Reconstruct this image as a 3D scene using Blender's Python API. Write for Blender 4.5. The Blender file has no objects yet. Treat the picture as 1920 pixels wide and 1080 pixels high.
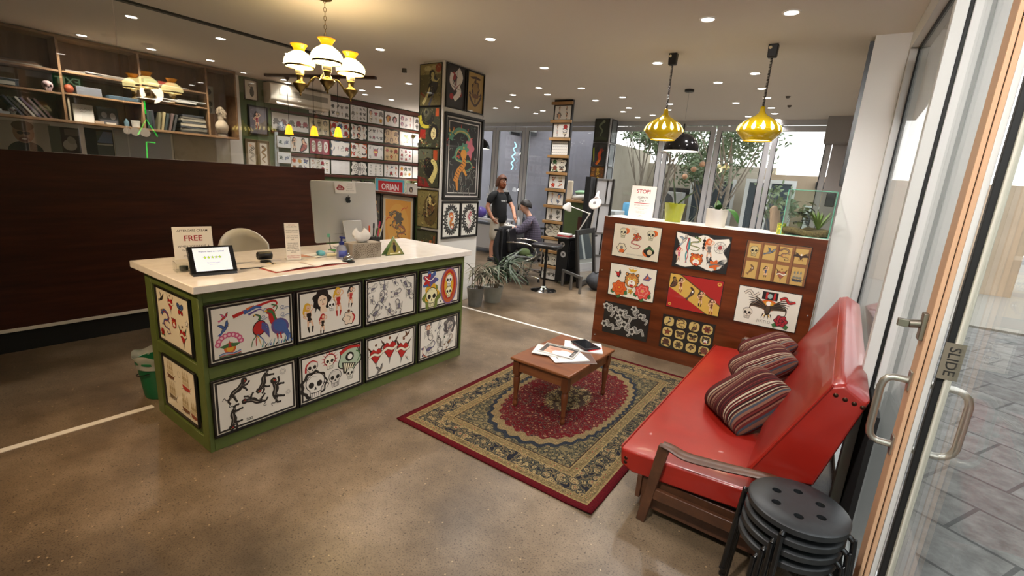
import bpy, bmesh, random
from math import *
from mathutils import Vector, Matrix, Euler
random.seed(7)
SC = bpy.context.scene
COL = SC.collection

# ------------------------------------------------------------------ camera, sky, exposure
cam_d = bpy.data.cameras.new('camera'); cam = bpy.data.objects.new('camera', cam_d); COL.objects.link(cam)
cam_d.sensor_width = 36.0; cam_d.lens = 879.0/1920*36.0; cam_d.clip_start = 0.02; cam_d.clip_end = 200
_yaw, _pit, _rol = 0.60113, 0.22984, 0.06917
_f = Vector((-sin(_yaw)*cos(_pit), cos(_yaw)*cos(_pit), -sin(_pit)))
_r = Vector((cos(_yaw), sin(_yaw), 0)); _u = _r.cross(_f)
_X = _r*cos(_rol)+_u*sin(_rol); _Y = _u*cos(_rol)-_r*sin(_rol)
_m = Matrix((_X, _Y, -_f)).transposed().to_4x4(); _m.translation = (0, 0, 1.75)
cam.matrix_world = _m
SC.camera = cam
SC.view_settings.view_transform = 'Standard'; SC.view_settings.look = 'None'
SC.view_settings.gamma = 1.0; SC.view_settings.exposure = 0.46
SC.view_settings.use_curve_mapping = False
world = bpy.data.worlds.new('world'); SC.world = world; world.use_nodes = True
_n = world.node_tree.nodes; _l = world.node_tree.links
_bg = _n['Background']; _tc = _n.new('ShaderNodeTexCoord'); _sx = _n.new('ShaderNodeSeparateXYZ'); _cr = _n.new('ShaderNodeValToRGB')
_l.new(_tc.outputs['Generated'], _sx.inputs[0]); _l.new(_sx.outputs['Z'], _cr.inputs[0]); _l.new(_cr.outputs[0], _bg.inputs[0])
_cr.color_ramp.elements[0].position = 0.0; _cr.color_ramp.elements[0].color = (1.0, .97, .93, 1)
_cr.color_ramp.elements[1].position = .5; _cr.color_ramp.elements[1].color = (.90, .94, 1.0, 1)
_bg.inputs[1].default_value = 2.2

# ------------------------------------------------------------------ helpers
def s2l(c):
    return tuple((x/12.92 if x <= .04045 else ((x+.055)/1.055)**2.4) for x in c[:3])
def hx(h):
    h = h.lstrip('#'); return s2l(tuple(int(h[i:i+2], 16)/255 for i in (0, 2, 4)))
MATS = {}
def M(name, col='#888888', rough=.5, metal=0.0, emit=0.0, spec=.5, ecol=None, coat=0.0, trans=0.0):
    if name in MATS: return MATS[name]
    m = bpy.data.materials.new(name); m.use_nodes = True
    b = m.node_tree.nodes['Principled BSDF']
    c = hx(col) if isinstance(col, str) else col
    b.inputs['Base Color'].default_value = (*c, 1); b.inputs['Roughness'].default_value = rough
    b.inputs['Metallic'].default_value = metal; b.inputs['Specular IOR Level'].default_value = spec
    b.inputs['Coat Weight'].default_value = coat
    b.inputs['Transmission Weight'].default_value = trans
    if emit:
        e = hx(ecol) if ecol else c
        b.inputs['Emission Color'].default_value = (*e, 1); b.inputs['Emission Strength'].default_value = emit
    MATS[name] = m
    return m
def nodes(m): return m.node_tree.nodes, m.node_tree.links, m.node_tree.nodes['Principled BSDF']
def ramp(n, stops, interp='LINEAR'):
    r = n.new('ShaderNodeValToRGB'); r.color_ramp.interpolation = interp
    e = r.color_ramp.elements
    while len(e) < len(stops): e.new(.5)
    for i, (p, c) in enumerate(stops):
        e[i].position = p; e[i].color = (*(hx(c) if isinstance(c, str) else c), 1)
    return r
def math_(n, l, op, a, b=None, c=None):
    x = n.new('ShaderNodeMath'); x.operation = op
    for i, v in enumerate((a, b, c)):
        if v is None: continue
        if isinstance(v, (int, float)): x.inputs[i].default_value = v
        else: l.new(v, x.inputs[i])
    return x.outputs[0]
def mixc(n, l, f, a, b, mode='MIX'):
    x = n.new('ShaderNodeMix'); x.data_type = 'RGBA'; x.blend_type = mode
    for i, v in ((0, f), (6, a), (7, b)):
        if isinstance(v, (int, float)): x.inputs[i].default_value = v
        elif isinstance(v, str): x.inputs[i].default_value = (*hx(v), 1)
        else: l.new(v, x.inputs[i])
    return x.outputs[2]
def objco(n, l, scale=(1, 1, 1), rot=(0, 0, 0)):
    t = n.new('ShaderNodeTexCoord'); mp = n.new('ShaderNodeMapping')
    mp.inputs['Scale'].default_value = scale; mp.inputs['Rotation'].default_value = rot
    l.new(t.outputs['Object'], mp.inputs[0]); return mp.outputs[0]
def noise(n, l, v, scale, detail=4, rough=.55):
    x = n.new('ShaderNodeTexNoise'); x.inputs['Scale'].default_value = scale; x.inputs['Detail'].default_value = detail
    x.inputs['Roughness'].default_value = rough; l.new(v, x.inputs['Vector']); return x.outputs['Fac']
def bump(n, l, b, h, strength, dist=.01):
    x = n.new('ShaderNodeBump'); x.inputs['Strength'].default_value = strength; x.inputs['Distance'].default_value = dist
    l.new(h, x.inputs['Height']); l.new(x.outputs[0], b.inputs['Normal'])
def wood(name, stops, scale=(1, 1, 8), rough=.35, nscale=3.0, coat=0.0, spec=.5):
    m = M(name, '#553322', rough, coat=coat, spec=spec); n, l, b = nodes(m)
    v = objco(n, l, scale); f = noise(n, l, v, nscale, 6, .6); r = ramp(n, stops); l.new(f, r.inputs[0])
    l.new(r.outputs[0], b.inputs['Base Color']); bump(n, l, b, f, .05); return m
def mottled(name, stops, nscale=6, rough=.5, bumps=0.0, **k):
    m = M(name, '#888888', rough, **k); n, l, b = nodes(m)
    f = noise(n, l, objco(n, l), nscale, 6, .6); r = ramp(n, stops); l.new(f, r.inputs[0]); l.new(r.outputs[0], b.inputs['Base Color'])
    if bumps: bump(n, l, b, f, bumps)
    return m
def glassmat(name, tint='#fafcfb', refl=.9, boost=.04):
    if name in MATS: return MATS[name]
    m = bpy.data.materials.new(name); m.use_nodes = True; n = m.node_tree.nodes; l = m.node_tree.links; n.clear()
    o = n.new('ShaderNodeOutputMaterial'); mx = n.new('ShaderNodeMixShader'); t = n.new('ShaderNodeBsdfTransparent'); g = n.new('ShaderNodeBsdfGlossy')
    t.inputs[0].default_value = (*hx(tint), 1); g.inputs['Roughness'].default_value = .0
    ge = n.new('ShaderNodeNewGeometry'); dt = n.new('ShaderNodeVectorMath'); dt.operation = 'DOT_PRODUCT'; l.new(ge.outputs['Normal'], dt.inputs[0]); l.new(ge.outputs['Incoming'], dt.inputs[1])
    q = math_(n, l, 'POWER', math_(n, l, 'SUBTRACT', 1.0, math_(n, l, 'ABSOLUTE', dt.outputs['Value'])), 5.0)
    f = math_(n, l, 'MULTIPLY_ADD', q, refl, boost)
    l.new(f, mx.inputs[0]); l.new(t.outputs[0], mx.inputs[1]); l.new(g.outputs[0], mx.inputs[2]); l.new(mx.outputs[0], o.inputs[0])
    MATS[name] = m; return m

def euler(e): return Euler(e).to_matrix().to_4x4() if not isinstance(e, Matrix) else e
def T(*v): return Matrix.Translation(Vector(v))
def RX(a): return Matrix.Rotation(a, 4, 'X')
def RY(a): return Matrix.Rotation(a, 4, 'Y')
def RZ(a): return Matrix.Rotation(a, 4, 'Z')

class MB:
    """collects shapes into one mesh"""
    def __init__(s, mat=None): s.bm = bmesh.new(); s.mat = mat or Matrix.Identity(4)
    def _pt(s, p): return s.mat @ Vector(p)
    def faces(s, vs, fs, mi=0):
        bv = [s.bm.verts.new(s._pt(v)) for v in vs]; out = []
        for f in fs:
            try:
                x = s.bm.faces.new([bv[i] for i in f]); x.material_index = mi; out.append(x)
            except ValueError: pass
        return s
    def box(s, c, d, rot=None, mi=0, taper=None):
        r = euler(rot) if rot is not None else Matrix.Identity(4)
        vs = []
        for z in (-.5, .5):
            k = taper if (taper and z > 0) else (1, 1)
            for x, y in ((-.5, -.5), (.5, -.5), (.5, .5), (-.5, .5)):
                vs.append(Vector(c)+(r @ Vector((x*d[0]*k[0], y*d[1]*k[1], z*d[2]))))
        return s.faces(vs, [(3, 2, 1, 0), (4, 5, 6, 7), (0, 1, 5, 4), (1, 2, 6, 5), (2, 3, 7, 6), (3, 0, 4, 7)], mi)
    def b2(s, lo, hi, mi=0):
        return s.box([(a+b)/2 for a, b in zip(lo, hi)], [abs(b-a) for a, b in zip(lo, hi)], mi=mi)
    def tube(s, pts, r, n=8, mi=0, closed=False, caps=True, flat=1.0):
        pts = [Vector(p) for p in pts]; N = len(pts)
        rs = r if isinstance(r, (list, tuple)) else [r]*N
        rings = []; up = None
        for i, p in enumerate(pts):
            if closed: t = pts[(i+1) % N]-pts[i-1]
            else: t = pts[min(i+1, N-1)]-pts[max(i-1, 0)]
            t = t.normalized() if t.length > 1e-9 else Vector((0, 0, 1))
            if up is None:
                up = Vector((0, 0, 1)) if abs(t.z) < .9 else Vector((1, 0, 0))
            a = t.cross(up).normalized() if t.cross(up).length > 1e-6 else t.orthogonal().normalized()
            b = a.cross(t).normalized(); up = b
            rings.append([p+a*cos(2*pi*k/n)*rs[i]+b*sin(2*pi*k/n)*rs[i]*flat for k in range(n)])
        vs = [v for g in rings for v in g]; fs = []
        for i in range(N if closed else N-1):
            j = (i+1) % N
            for k in range(n): fs.append((i*n+k, i*n+(k+1) % n, j*n+(k+1) % n, j*n+k))
        if caps and not closed:
            fs.append(tuple(range(n-1, -1, -1))); fs.append(tuple((N-1)*n+k for k in range(n)))
        return s.faces(vs, fs, mi)
    def cyl(s, p0, p1, r0, r1=None, n=20, mi=0): return s.tube([p0, p1], [r0, r0 if r1 is None else r1], n, mi)
    def lathe(s, prof, c=(0, 0, 0), n=28, mi=0, mat=None, a0=0, a1=2*pi):
        full = abs(a1-a0-2*pi) < 1e-6; m = mat or Matrix.Identity(4); vs = []; fs = []; K = n if full else n+1
        for r, z in prof:
            for k in range(K):
                a = a0+(a1-a0)*k/n
                vs.append(Vector(c)+(m @ Vector((max(r, 1e-5)*cos(a), max(r, 1e-5)*sin(a), z))))
        for i in range(len(prof)-1):
            for k in range(n): fs.append((i*K+k, i*K+(k+1) % K, (i+1)*K+(k+1) % K, (i+1)*K+k))
        return s.faces(vs, fs, mi)
    def ball(s, c, r, n=16, mi=0, rot=None):
        r = (r, r, r) if isinstance(r, (int, float)) else r
        m = (euler(rot) if rot is not None else Matrix.Identity(4)) @ Matrix.Diagonal((*r, 1))
        h = n//2
        return s.lathe([(sin(pi*i/h), -cos(pi*i/h)) for i in range(h+1)], c, n, mi, m)
    def prism(s, out, mat, t, mi=0):
        n = len(out); vs = [mat @ Vector((x, y, 0)) for x, y in out]+[mat @ Vector((x, y, t)) for x, y in out]
        fs = [tuple(range(n-1, -1, -1)), tuple(range(n, 2*n))]+[(i, (i+1) % n, n+(i+1) % n, n+i) for i in range(n)]
        return s.faces(vs, fs, mi)
    def grid(s, fn, nu, nv, mi=0, cu=False):
        vs = [fn(i/(nu if cu else nu-1), j/(nv-1)) for j in range(nv) for i in range(nu)]; fs = []
        for j in range(nv-1):
            for i in range(nu if cu else nu-1):
                fs.append((j*nu+i, j*nu+(i+1) % nu, (j+1)*nu+(i+1) % nu, (j+1)*nu+i))
        return s.faces(vs, fs, mi)
    def build(s, name, mats, parent=None, bevel=0, smooth=True, ang=40, subd=0, solid=0, label=None, bseg=2, weld=True):
        if weld: bmesh.ops.remove_doubles(s.bm, verts=s.bm.verts, dist=1e-5)
        bmesh.ops.recalc_face_normals(s.bm, faces=s.bm.faces)
        me = bpy.data.meshes.new(name); s.bm.to_mesh(me); s.bm.free()
        for m in (mats if isinstance(mats, (list, tuple)) else [mats]): me.materials.append(m)
        if smooth:
            for p in me.polygons: p.use_smooth = True
            me.set_sharp_from_angle(angle=radians(ang))
        o = bpy.data.objects.new(name, me); COL.objects.link(o)
        if parent is not None: o.parent = parent
        if solid:
            q = o.modifiers.new('solid', 'SOLIDIFY'); q.thickness = solid; q.offset = 0
        if bevel:
            q = o.modifiers.new('bevel', 'BEVEL'); q.width = bevel; q.segments = bseg; q.limit_method = 'ANGLE'; q.angle_limit = radians(40)
        if subd:
            q = o.modifiers.new('subd', 'SUBSURF'); q.levels = subd; q.render_levels = subd
        if label: o['label'] = label
        return o
def thing(name, label, cat, loc=(0, 0, 0), rot=(0, 0, 0), group=None):
    o = bpy.data.objects.new(name, None); COL.objects.link(o); o.empty_display_size = .1
    if isinstance(rot, Matrix): o.matrix_world = T(*loc) @ rot.to_4x4()
    else: o.location = loc; o.rotation_euler = rot
    o['label'] = label; o['category'] = cat
    if group: o['group'] = group
    return o
def tag(o, label, cat, group=None):
    o['label'] = label; o['category'] = cat
    if group: o['group'] = group
    return o
def struct(o): o['kind'] = 'structure'; return o
def copy_tree(o, label=None, loc=None, rot=None, parent=None):
    c = o.copy(); COL.objects.link(c)
    if parent is not None: c.parent = parent
    for ch in list(o.children): copy_tree(ch, parent=c)
    if label: c['label'] = label
    if loc is not None: c.location = loc
    if rot is not None: c.rotation_euler = rot
    return c
def arc(c, r, a0, a1, n=10, plane='xz'):
    out = []
    for i in range(n+1):
        a = a0+(a1-a0)*i/n; p = list(c)
        x, y = {'xy': (0, 1), 'xz': (0, 2), 'yz': (1, 2)}[plane]; p[x] += r*cos(a); p[y] += r*sin(a); out.append(tuple(p))
    return out
def bez(pts, n=24):
    pts = [Vector(p) for p in pts]; out = []
    P = [pts[0]]+pts+[pts[-1]]
    seg = len(pts)-1
    for i in range(seg):
        a, b, c, d = P[i], P[i+1], P[i+2], P[i+3]
        k = max(2, n//seg)
        for j in range(k):
            t = j/k
            out.append(.5*((2*b)+(c-a)*t+(2*a-5*b+4*c-d)*t*t+(3*b-a-3*c+d)*t**3))
    out.append(pts[-1]); return out
def face_mat(n, at):
    """local x = right as seen, y = up, z = outward normal"""
    z = Vector(n).normalized(); x = Vector((0, 0, 1)).cross(z).normalized(); y = z.cross(x)
    m = Matrix((x, y, z)).transposed().to_4x4(); m.translation = Vector(at); return m
def point_light(name, loc, power, col, r=.04, parent=None):
    d = bpy.data.lights.new(name, 'POINT'); d.energy = power; d.color = col; d.shadow_soft_size = r
    o = bpy.data.objects.new(name, d); COL.objects.link(o); o.location = loc
    if parent is not None: o.parent = parent
    return o
def spot_light(name, loc, power, col, ang=120, blend=.8, r=.04, parent=None, rot=(0, 0, 0)):
    d = bpy.data.lights.new(name, 'SPOT'); d.energy = power; d.color = col; d.spot_size = radians(ang); d.spot_blend = blend; d.shadow_soft_size = r
    o = bpy.data.objects.new(name, d); COL.objects.link(o); o.location = loc; o.rotation_euler = rot
    if parent is not None: o.parent = parent
    return o
# ------------------------------------------------------------------ ink drawings (coloured polygons lying on the paper)
INK = M('ink_and_paper', '#ffffff', .55)
def _ink():
    n, l, b = nodes(INK); a = n.new('ShaderNodeVertexColor'); a.layer_name = 'ink'; l.new(a.outputs[0], b.inputs['Base Color'])
_ink()
INKG = M('ink_behind_glass', '#ffffff', .5, coat=.7)
def _ink2():
    n, l, b = nodes(INKG); a = n.new('ShaderNodeVertexColor'); a.layer_name = 'ink'; l.new(a.outputs[0], b.inputs['Base Color']); b.inputs['Coat Roughness'].default_value = .04
_ink2()
_TXT = {}
def text_polys(s, bold=0.0):
    """flat outlines of a line of text, 1 unit tall, centred"""
    key = (s, bold)
    if key in _TXT: return _TXT[key]
    c = bpy.data.curves.new('t', 'FONT'); c.body = s; c.size = 1.0; c.align_x = 'CENTER'; c.align_y = 'CENTER'; c.resolution_u = 3; c.offset = bold
    o = bpy.data.objects.new('t', c); COL.objects.link(o)
    me = bpy.data.meshes.new_from_object(o)
    out = [[tuple(me.vertices[i].co[:2]) for i in p.vertices] for p in me.polygons]
    bpy.data.objects.remove(o); bpy.data.curves.remove(c); bpy.data.meshes.remove(me)
    _TXT[key] = out; return out
class Art:
    def __init__(s, dz=2.2e-5): s.V = []; s.F = []; s.C = []; s.k = 0; s.dz = dz; s.st = (0, 0, 1, 0, 1); s.gs = 1.0
    def at(s, cx, cy, sc=1, rot=0, flip=1): s.st = (cx, cy, sc*s.gs if sc != 1 else 1, rot, flip); return s
    def _p(s, p):
        cx, cy, sc, r, fl = s.st; x, y = p[0]*sc*fl, p[1]*sc
        return (cx+x*cos(r)-y*sin(r), cy+x*sin(r)+y*cos(r))
    def raw(s, polys, col):
        c = hx(col); z = s.k*s.dz; s.k += 1
        for pts in polys:
            b = len(s.V); s.V += [(*s._p(p), z) for p in pts]; s.F.append(tuple(range(b, b+len(pts)))); s.C.append(c)
        return s
    def poly(s, pts, col): return s.raw([pts], col)
    def rect(s, x0, y0, x1, y1, col): return s.poly([(x0, y0), (x1, y0), (x1, y1), (x0, y1)], col)
    def ell(s, x, y, rx, ry, col, rot=0, n=18):
        return s.poly([(x+rx*cos(2*pi*i/n)*cos(rot)-ry*sin(2*pi*i/n)*sin(rot), y+rx*cos(2*pi*i/n)*sin(rot)+ry*sin(2*pi*i/n)*cos(rot)) for i in range(n)], col)
    def disc(s, x, y, r, col, n=18): return s.ell(x, y, r, r, col, 0, n)
    def blob(s, x, y, r, col, k=5, amp=.15, ry=None, ph=0, n=40):
        ry = ry or r
        return s.poly([(x+r*(1+amp*cos(k*2*pi*i/n+ph))*cos(2*pi*i/n), y+ry*(1+amp*cos(k*2*pi*i/n+ph))*sin(2*pi*i/n)) for i in range(n)], col)
    def stroke(s, pts, w, col, w1=None, smooth=True, w2=None):
        P = [(p[0], p[1]) for p in (bez([(a, b, 0) for a, b in pts], max(10, 5*(len(pts)-1))) if smooth and len(pts) > 2 else [Vector((a, b)) for a, b in pts])]
        n = len(P); q = []; L = []; R = []
        for i in range(n):
            a = P[max(0, i-1)]; b = P[min(n-1, i+1)]; dx, dy = b[0]-a[0], b[1]-a[1]; d = hypot(dx, dy) or 1
            t = i/(n-1); ww = w if w1 is None else (w+(w1-w)*t)
            if w2 is not None: ww = (w+(w2-w)*t*2) if t < .5 else (w2+((w1 or 0)-w2)*(t-.5)*2)
            ww *= .5; L.append((P[i][0]-dy/d*ww, P[i][1]+dx/d*ww)); R.append((P[i][0]+dy/d*ww, P[i][1]-dx/d*ww))
        return s.raw([[L[i], R[i], R[i+1], L[i+1]] for i in range(n-1)], col)
    def ring(s, x, y, r, w, col, ry=None, n=24):
        ry = ry or r; o = [(x+(r+w)*cos(2*pi*i/n), y+(ry+w)*sin(2*pi*i/n)) for i in range(n)]; q = [(x+r*cos(2*pi*i/n), y+ry*sin(2*pi*i/n)) for i in range(n)]
        return s.raw([[o[i], o[(i+1) % n], q[(i+1) % n], q[i]] for i in range(n)], col)
    def frame(s, x0, y0, x1, y1, w, col):
        return s.raw([[(x0, y0), (x1, y0), (x1, y0+w), (x0, y0+w)], [(x0, y1-w), (x1, y1-w), (x1, y1), (x0, y1)], [(x0, y0+w), (x0+w, y0+w), (x0+w, y1-w), (x0, y1-w)], [(x1-w, y0+w), (x1, y0+w), (x1, y1-w), (x1-w, y1-w)]], col)
    def text(s, t, x, y, h, col, bold=0.0, wx=1.0):
        return s.raw([[(x+a*h*wx, y+b*h) for a, b in p] for p in text_polys(t, bold)], col)
    def mesh(s, name, parent=None, mat=None, z=0.0):
        me = bpy.data.meshes.new(name); me.from_pydata([(x, y, zz+z) for x, y, zz in s.V], [], s.F)
        a = me.color_attributes.new('ink', 'FLOAT_COLOR', 'CORNER')
        i = 0; buf = []
        for f, c in zip(s.F, s.C): buf += [*c, 1]*len(f)
        a.data.foreach_set('color', buf)
        me.materials.append(mat or INK)
        o = bpy.data.objects.new(name, me); COL.objects.link(o)
        if parent is not None: o.parent = parent
        return o
K = '#15120f'; RD = '#b3201e'; GN = '#3f6b3a'; BL = '#3d5a94'; YE = '#d8a52c'; OR = '#d2601f'; PK = '#c9567a'; PU = '#5d4a80'; SK = '#dfb492'; GY = '#76706a'; WH = '#eee8dc'; TL = '#3c8a8c'; BRN = '#6b3f22'
def m_rose(A, c=RD, leaf=GN, o=K):
    A.poly([(-1, -.5), (-.55, -.2), (-.3, -.75), (-.75, -.95)], leaf).poly([(1, -.45), (.5, -.2), (.35, -.8), (.8, -.95)], leaf)
    A.blob(0, .1, .78, o, 6, .1).blob(0, .1, .70, c, 6, .1)
    for i in range(6):
        a = i*pi/3+.3; A.stroke([(.62*cos(a), .1+.62*sin(a)), (.45*cos(a+.6), .1+.45*sin(a+.6)), (.25*cos(a+.9), .1+.25*sin(a+.9))], .08, o, .02)
    A.blob(.02, .14, .28, o, 3, .15).blob(.02, .15, .2, c, 3, .15).stroke([(-.12, .12), (.05, .24), (.12, .1)], .06, o)
def m_peony(A, c=OR, c2=RD, leaf=GN):
    for a in (-2.6, -.5, -1.6): A.poly([(.4*cos(a), .4*sin(a)), (1.15*cos(a-.25), 1.15*sin(a-.25)), (1.3*cos(a), 1.3*sin(a)), (1.1*cos(a+.3), 1.1*sin(a+.3))], leaf)
    A.blob(0, 0, .95, K, 7, .12).blob(0, 0, .89, c, 7, .12).blob(0, .05, .62, c2, 6, .15, ph=.5).blob(0, .08, .5, c, 6, .15, ph=.5).blob(0, .1, .26, c2, 5, .2).disc(0, .1, .12, YE)
def m_skull(A, c='#efe6d2', eye=K, flames=None):
    if flames:
        for i in range(11):
            a = -.5+i*(pi+1)/10; A.poly([(.6*cos(a-.14), .2+.6*sin(a-.14)), (1.15*cos(a+.05), .2+1.15*sin(a+.05)), (.6*cos(a+.16), .2+.6*sin(a+.16))], flames)
        A.ring(0, .2, .66, .12, flames)
    A.ell(0, .2, .72, .68, K).poly([(-.45, -.3), (.45, -.3), (.38, -.95), (-.38, -.95)], K)
    A.ell(0, .2, .66, .62, c).poly([(-.4, -.3), (.4, -.3), (.33, -.9), (-.33, -.9)], c)
    A.ell(-.3, .05, .2, .22, eye, .3).ell(.3, .05, .2, .22, eye, -.3).poly([(-.1, -.35), (.1, -.35), (0, -.08)], K)
    for x in (-.22, -.08, .08, .22): A.stroke([(x, -.52), (x, -.85)], .04, K)
    A.stroke([(-.36, -.5), (0, -.56), (.36, -.5)], .05, K).stroke([(-.5, .5), (-.2, .68), (.1, .6)], .05, GY, .01)
def m_dagger(A, c='#9aa2a4', h=RD):
    A.poly([(-.13, .25), (.13, .25), (.1, -.7), (0, -1), (-.1, -.7)], K).poly([(-.08, .25), (.08, .25), (.06, -.68), (0, -.88), (-.06, -.68)], c).stroke([(0, .2), (0, -.7)], .03, K)
    A.stroke([(-.38, .3), (0, .24), (.38, .3)], .14, K).stroke([(-.34, .3), (0, .25), (.34, .3)], .08, YE).rect(-.1, .3, .1, .8, K).rect(-.06, .34, .06, .78, h).disc(0, .88, .12, K)
def m_heart(A, c=RD, wing=BRN, dag=True):
    for f in (-1, 1):
        for i in range(4): A.poly([(f*.25, .25), (f*(.95-.12*i), 1.0-.28*i), (f*(.7-.1*i), .55-.2*i), (f*.25, .0)], wing if i % 2 == 0 else K)
    h = [(0, -.85)]+[(.62*cos(a), .12+.42*sin(a)) for a in (-.4, 0, .5, 1.1)]+[(.3, .52), (.1, .4), (0, .25), (-.1, .4), (-.3, .52)]+[(-.62*cos(a), .12+.42*sin(a)) for a in (1.1, .5, 0, -.4)]
    A.poly([(x*1.1, y*1.1-.01) for x, y in h], K).poly(h, c)
    A.stroke([(-.75, -.15), (-.2, .05), (.3, -.12), (.8, .1)], .26, K).stroke([(-.73, -.15), (-.2, .05), (.3, -.12), (.78, .1)], .2, '#e8ddc4')
    if dag: A.poly([(-.1, -.75), (.1, -.75), (0, -1.35)], GY).disc(0, .85, .12, BRN)
def m_bird(A, c=BL, c2=RD):
    A.poly([(-.1, .1), (-.35, .95), (.05, .75), (.3, .2)], K).poly([(-.07, .12), (-.3, .85), (.03, .68), (.25, .2)], c)
    A.poly([(.0, .05), (.65, .75), (.95, .85), (.75, .3), (.3, -.05)], K).poly([(.05, .06), (.66, .68), (.86, .76), (.7, .32), (.3, 0)], c2)
    A.ell(0, 0, .5, .2, K, .35).ell(0, 0, .44, .15, c2, .35).poly([(-.4, -.08), (-1, -.15), (-.85, -.35), (-1, -.55), (-.35, -.28)], c).disc(.45, .18, .17, K).disc(.45, .18, .12, c).poly([(.6, .22), (.82, .2), (.6, .12)], YE)
def m_snake(A, c=GN, belly='#dcc37a'):
    p = [(.1, .95), (.6, .7), (.35, .35), (-.45, .2), (-.6, -.2), (.1, -.35), (.65, -.5), (.3, -.9), (-.5, -.85), (-.85, -.6)]
    A.stroke(p, .3, K, .05).stroke(p, .22, c, .02).stroke(p, .07, belly, .01)
    A.ell(.0, .93, .24, .16, K, -.2).ell(0, .93, .19, .11, c, -.2).disc(-.02, .98, .035, '#f5e9c0').stroke([(-.2, .9), (-.42, .84)], .03, RD)
def m_scorp(A, c=GY, c2=None):
    c2 = c2 or c; d = '#2a2a30'
    for f in (-1, 1):
        for i in range(4): A.stroke([(0, .12-.16*i), (f*.35, .2-.18*i), (f*.55, -.02-.2*i)], .035, d)
        A.stroke([(f*.1, .3), (f*.45, .45), (f*.42, .75)], .06, d).ell(f*.36, .86, .12, .2, d, -f*.4).ell(f*.36, .86, .08, .15, c, -f*.4)
    A.ell(0, 0, .2, .38, d).ell(0, 0, .15, .32, c2)
    for i in range(4): A.stroke([(-.14, .2-.14*i), (.14, .2-.14*i)], .02, d)
    A.stroke([(0, -.35), (.05, -.7), (.4, -.95), (.7, -.7), (.62, -.4)], .13, d, .05).stroke([(0, -.35), (.05, -.7), (.4, -.95), (.7, -.7)], .07, c, .03).poly([(.66, -.45), (.56, -.42), (.52, -.2)], d)
def m_panther(A, hi='#cfc6b6', tongue=RD):
    b = [(-.55, -.55), (-.3, -.1), (.1, .1), (.35, .5), (.5, .75)]
    A.stroke(b, .40, K, .36, w2=.50)
    A.stroke([(-.55, -.5), (-.9, -.75), (-1.1, -.5), (-1.25, -.75)], .09, K, .05)
    for p in ([(-.5, -.5), (-.75, -.85), (-.6, -1.1)], [(-.35, -.35), (-.15, -.8), (-.05, -1.0)], [(.35, .45), (.75, .4), (.95, .65)], [(.3, .35), (.65, .1), (.8, -.1)]): A.stroke(p, .28, K, .13)
    for e in ((-.6, -1.1), (-.02, -1.02), (.97, .67), (.82, -.12)): A.disc(*e, .11, K)
    A.disc(.52, .85, .28, K).poly([(.36, .95), (.38, 1.15), (.52, 1.04)], K).poly([(.62, 1.02), (.74, 1.12), (.72, .9)], K)
    A.ell(.62, .78, .09, .06, tongue, .3).disc(.55, .92, .03, YE)
    A.stroke([(-.4, -.2), (-.1, .05), (.2, .3), (.36, .62)], .04, hi, .01).stroke([(-.5, -.55), (-.66, -.8)], .035, hi, .01).stroke([(-.28, -.3), (-.14, -.65)], .035, hi, .01).stroke([(.42, .42), (.7, .42)], .035, hi, .01)
def m_lady(A, hair=K, suit=K, boots=K):
    A.ell(-.05, .72, .24, .3, hair).stroke([(-.2, .75), (-.35, .4), (-.25, .1)], .22, hair, .04)
    A.ell(0, .7, .13, .17, SK).poly([(-.16, .45), (.16, .45), (.2, .2), (.12, 0), (.2, -.2), (-.2, -.2), (-.12, 0), (-.2, .2)], SK)
    A.stroke([(-.16, .42), (-.38, .15), (-.15, -.05)], .09, SK).stroke([(.16, .42), (.4, .62), (.2, .85)], .09, SK)
    A.poly([(-.15, .33), (.15, .33), (.16, .15), (.1, 0), (.18, -.22), (0, -.34), (-.18, -.22), (-.1, 0), (-.16, .15)], suit)
    A.stroke([(-.1, -.2), (-.16, -.6), (-.12, -1)], .16, SK, .07).stroke([(.1, -.2), (.18, -.6), (.1, -1)], .16, SK, .07)
    A.stroke([(-.15, -.6), (-.12, -1)], .13, boots, .08).stroke([(.17, -.6), (.1, -1)], .13, boots, .08).stroke([(-.05, .64), (.05, .64)], .03, RD)
def m_head(A, hair=K, c=SK, deco=RD):
    A.blob(0, .1, .8, hair, 7, .1, .85).ell(.05, 0, .42, .52, c).poly([(-.2, -.45), (.25, -.45), (.35, -.95), (-.3, -.95)], c)
    A.stroke([(-.18, .12), (0, .14)], .06, K).stroke([(.14, .14), (.32, .12)], .06, K).stroke([(-.02, -.25), (.15, -.25)], .08, RD).stroke([(.06, .08), (.02, -.1), (.1, -.12)], .025, K)
    A.stroke([(-.4, .4), (0, .62), (.42, .35)], .2, hair, .1).blob(-.45, .5, .2, deco, 5, .2).stroke([(-.5, 0), (-.6, -.5), (-.75, -.8)], .2, hair, .03)
def m_ship(A, hull=BRN, sail='#cbb995'):
    A.poly([(-.8, -.45), (.9, -.55), (.65, -.9), (-.6, -.9)], hull).stroke([(.8, -.5), (1.15, -.25)], .04, K)
    for x in (-.45, 0, .45):
        A.stroke([(x, -.5), (x, .95)], .035, K)
        for k, w in ((0, .24), (1, .2), (2, .14)): A.poly([(x-w, -.38+.42*k), (x+w, -.4+.42*k), (x+w*.8, -.03+.42*k), (x-w*.8, -.03+.42*k)], sail if k != 1 else '#b3a078')
    A.stroke([(-1, -.95), (-.5, -.85), (0, -.97), (.5, -.85), (1, -.95)], .05, GY)
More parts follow.
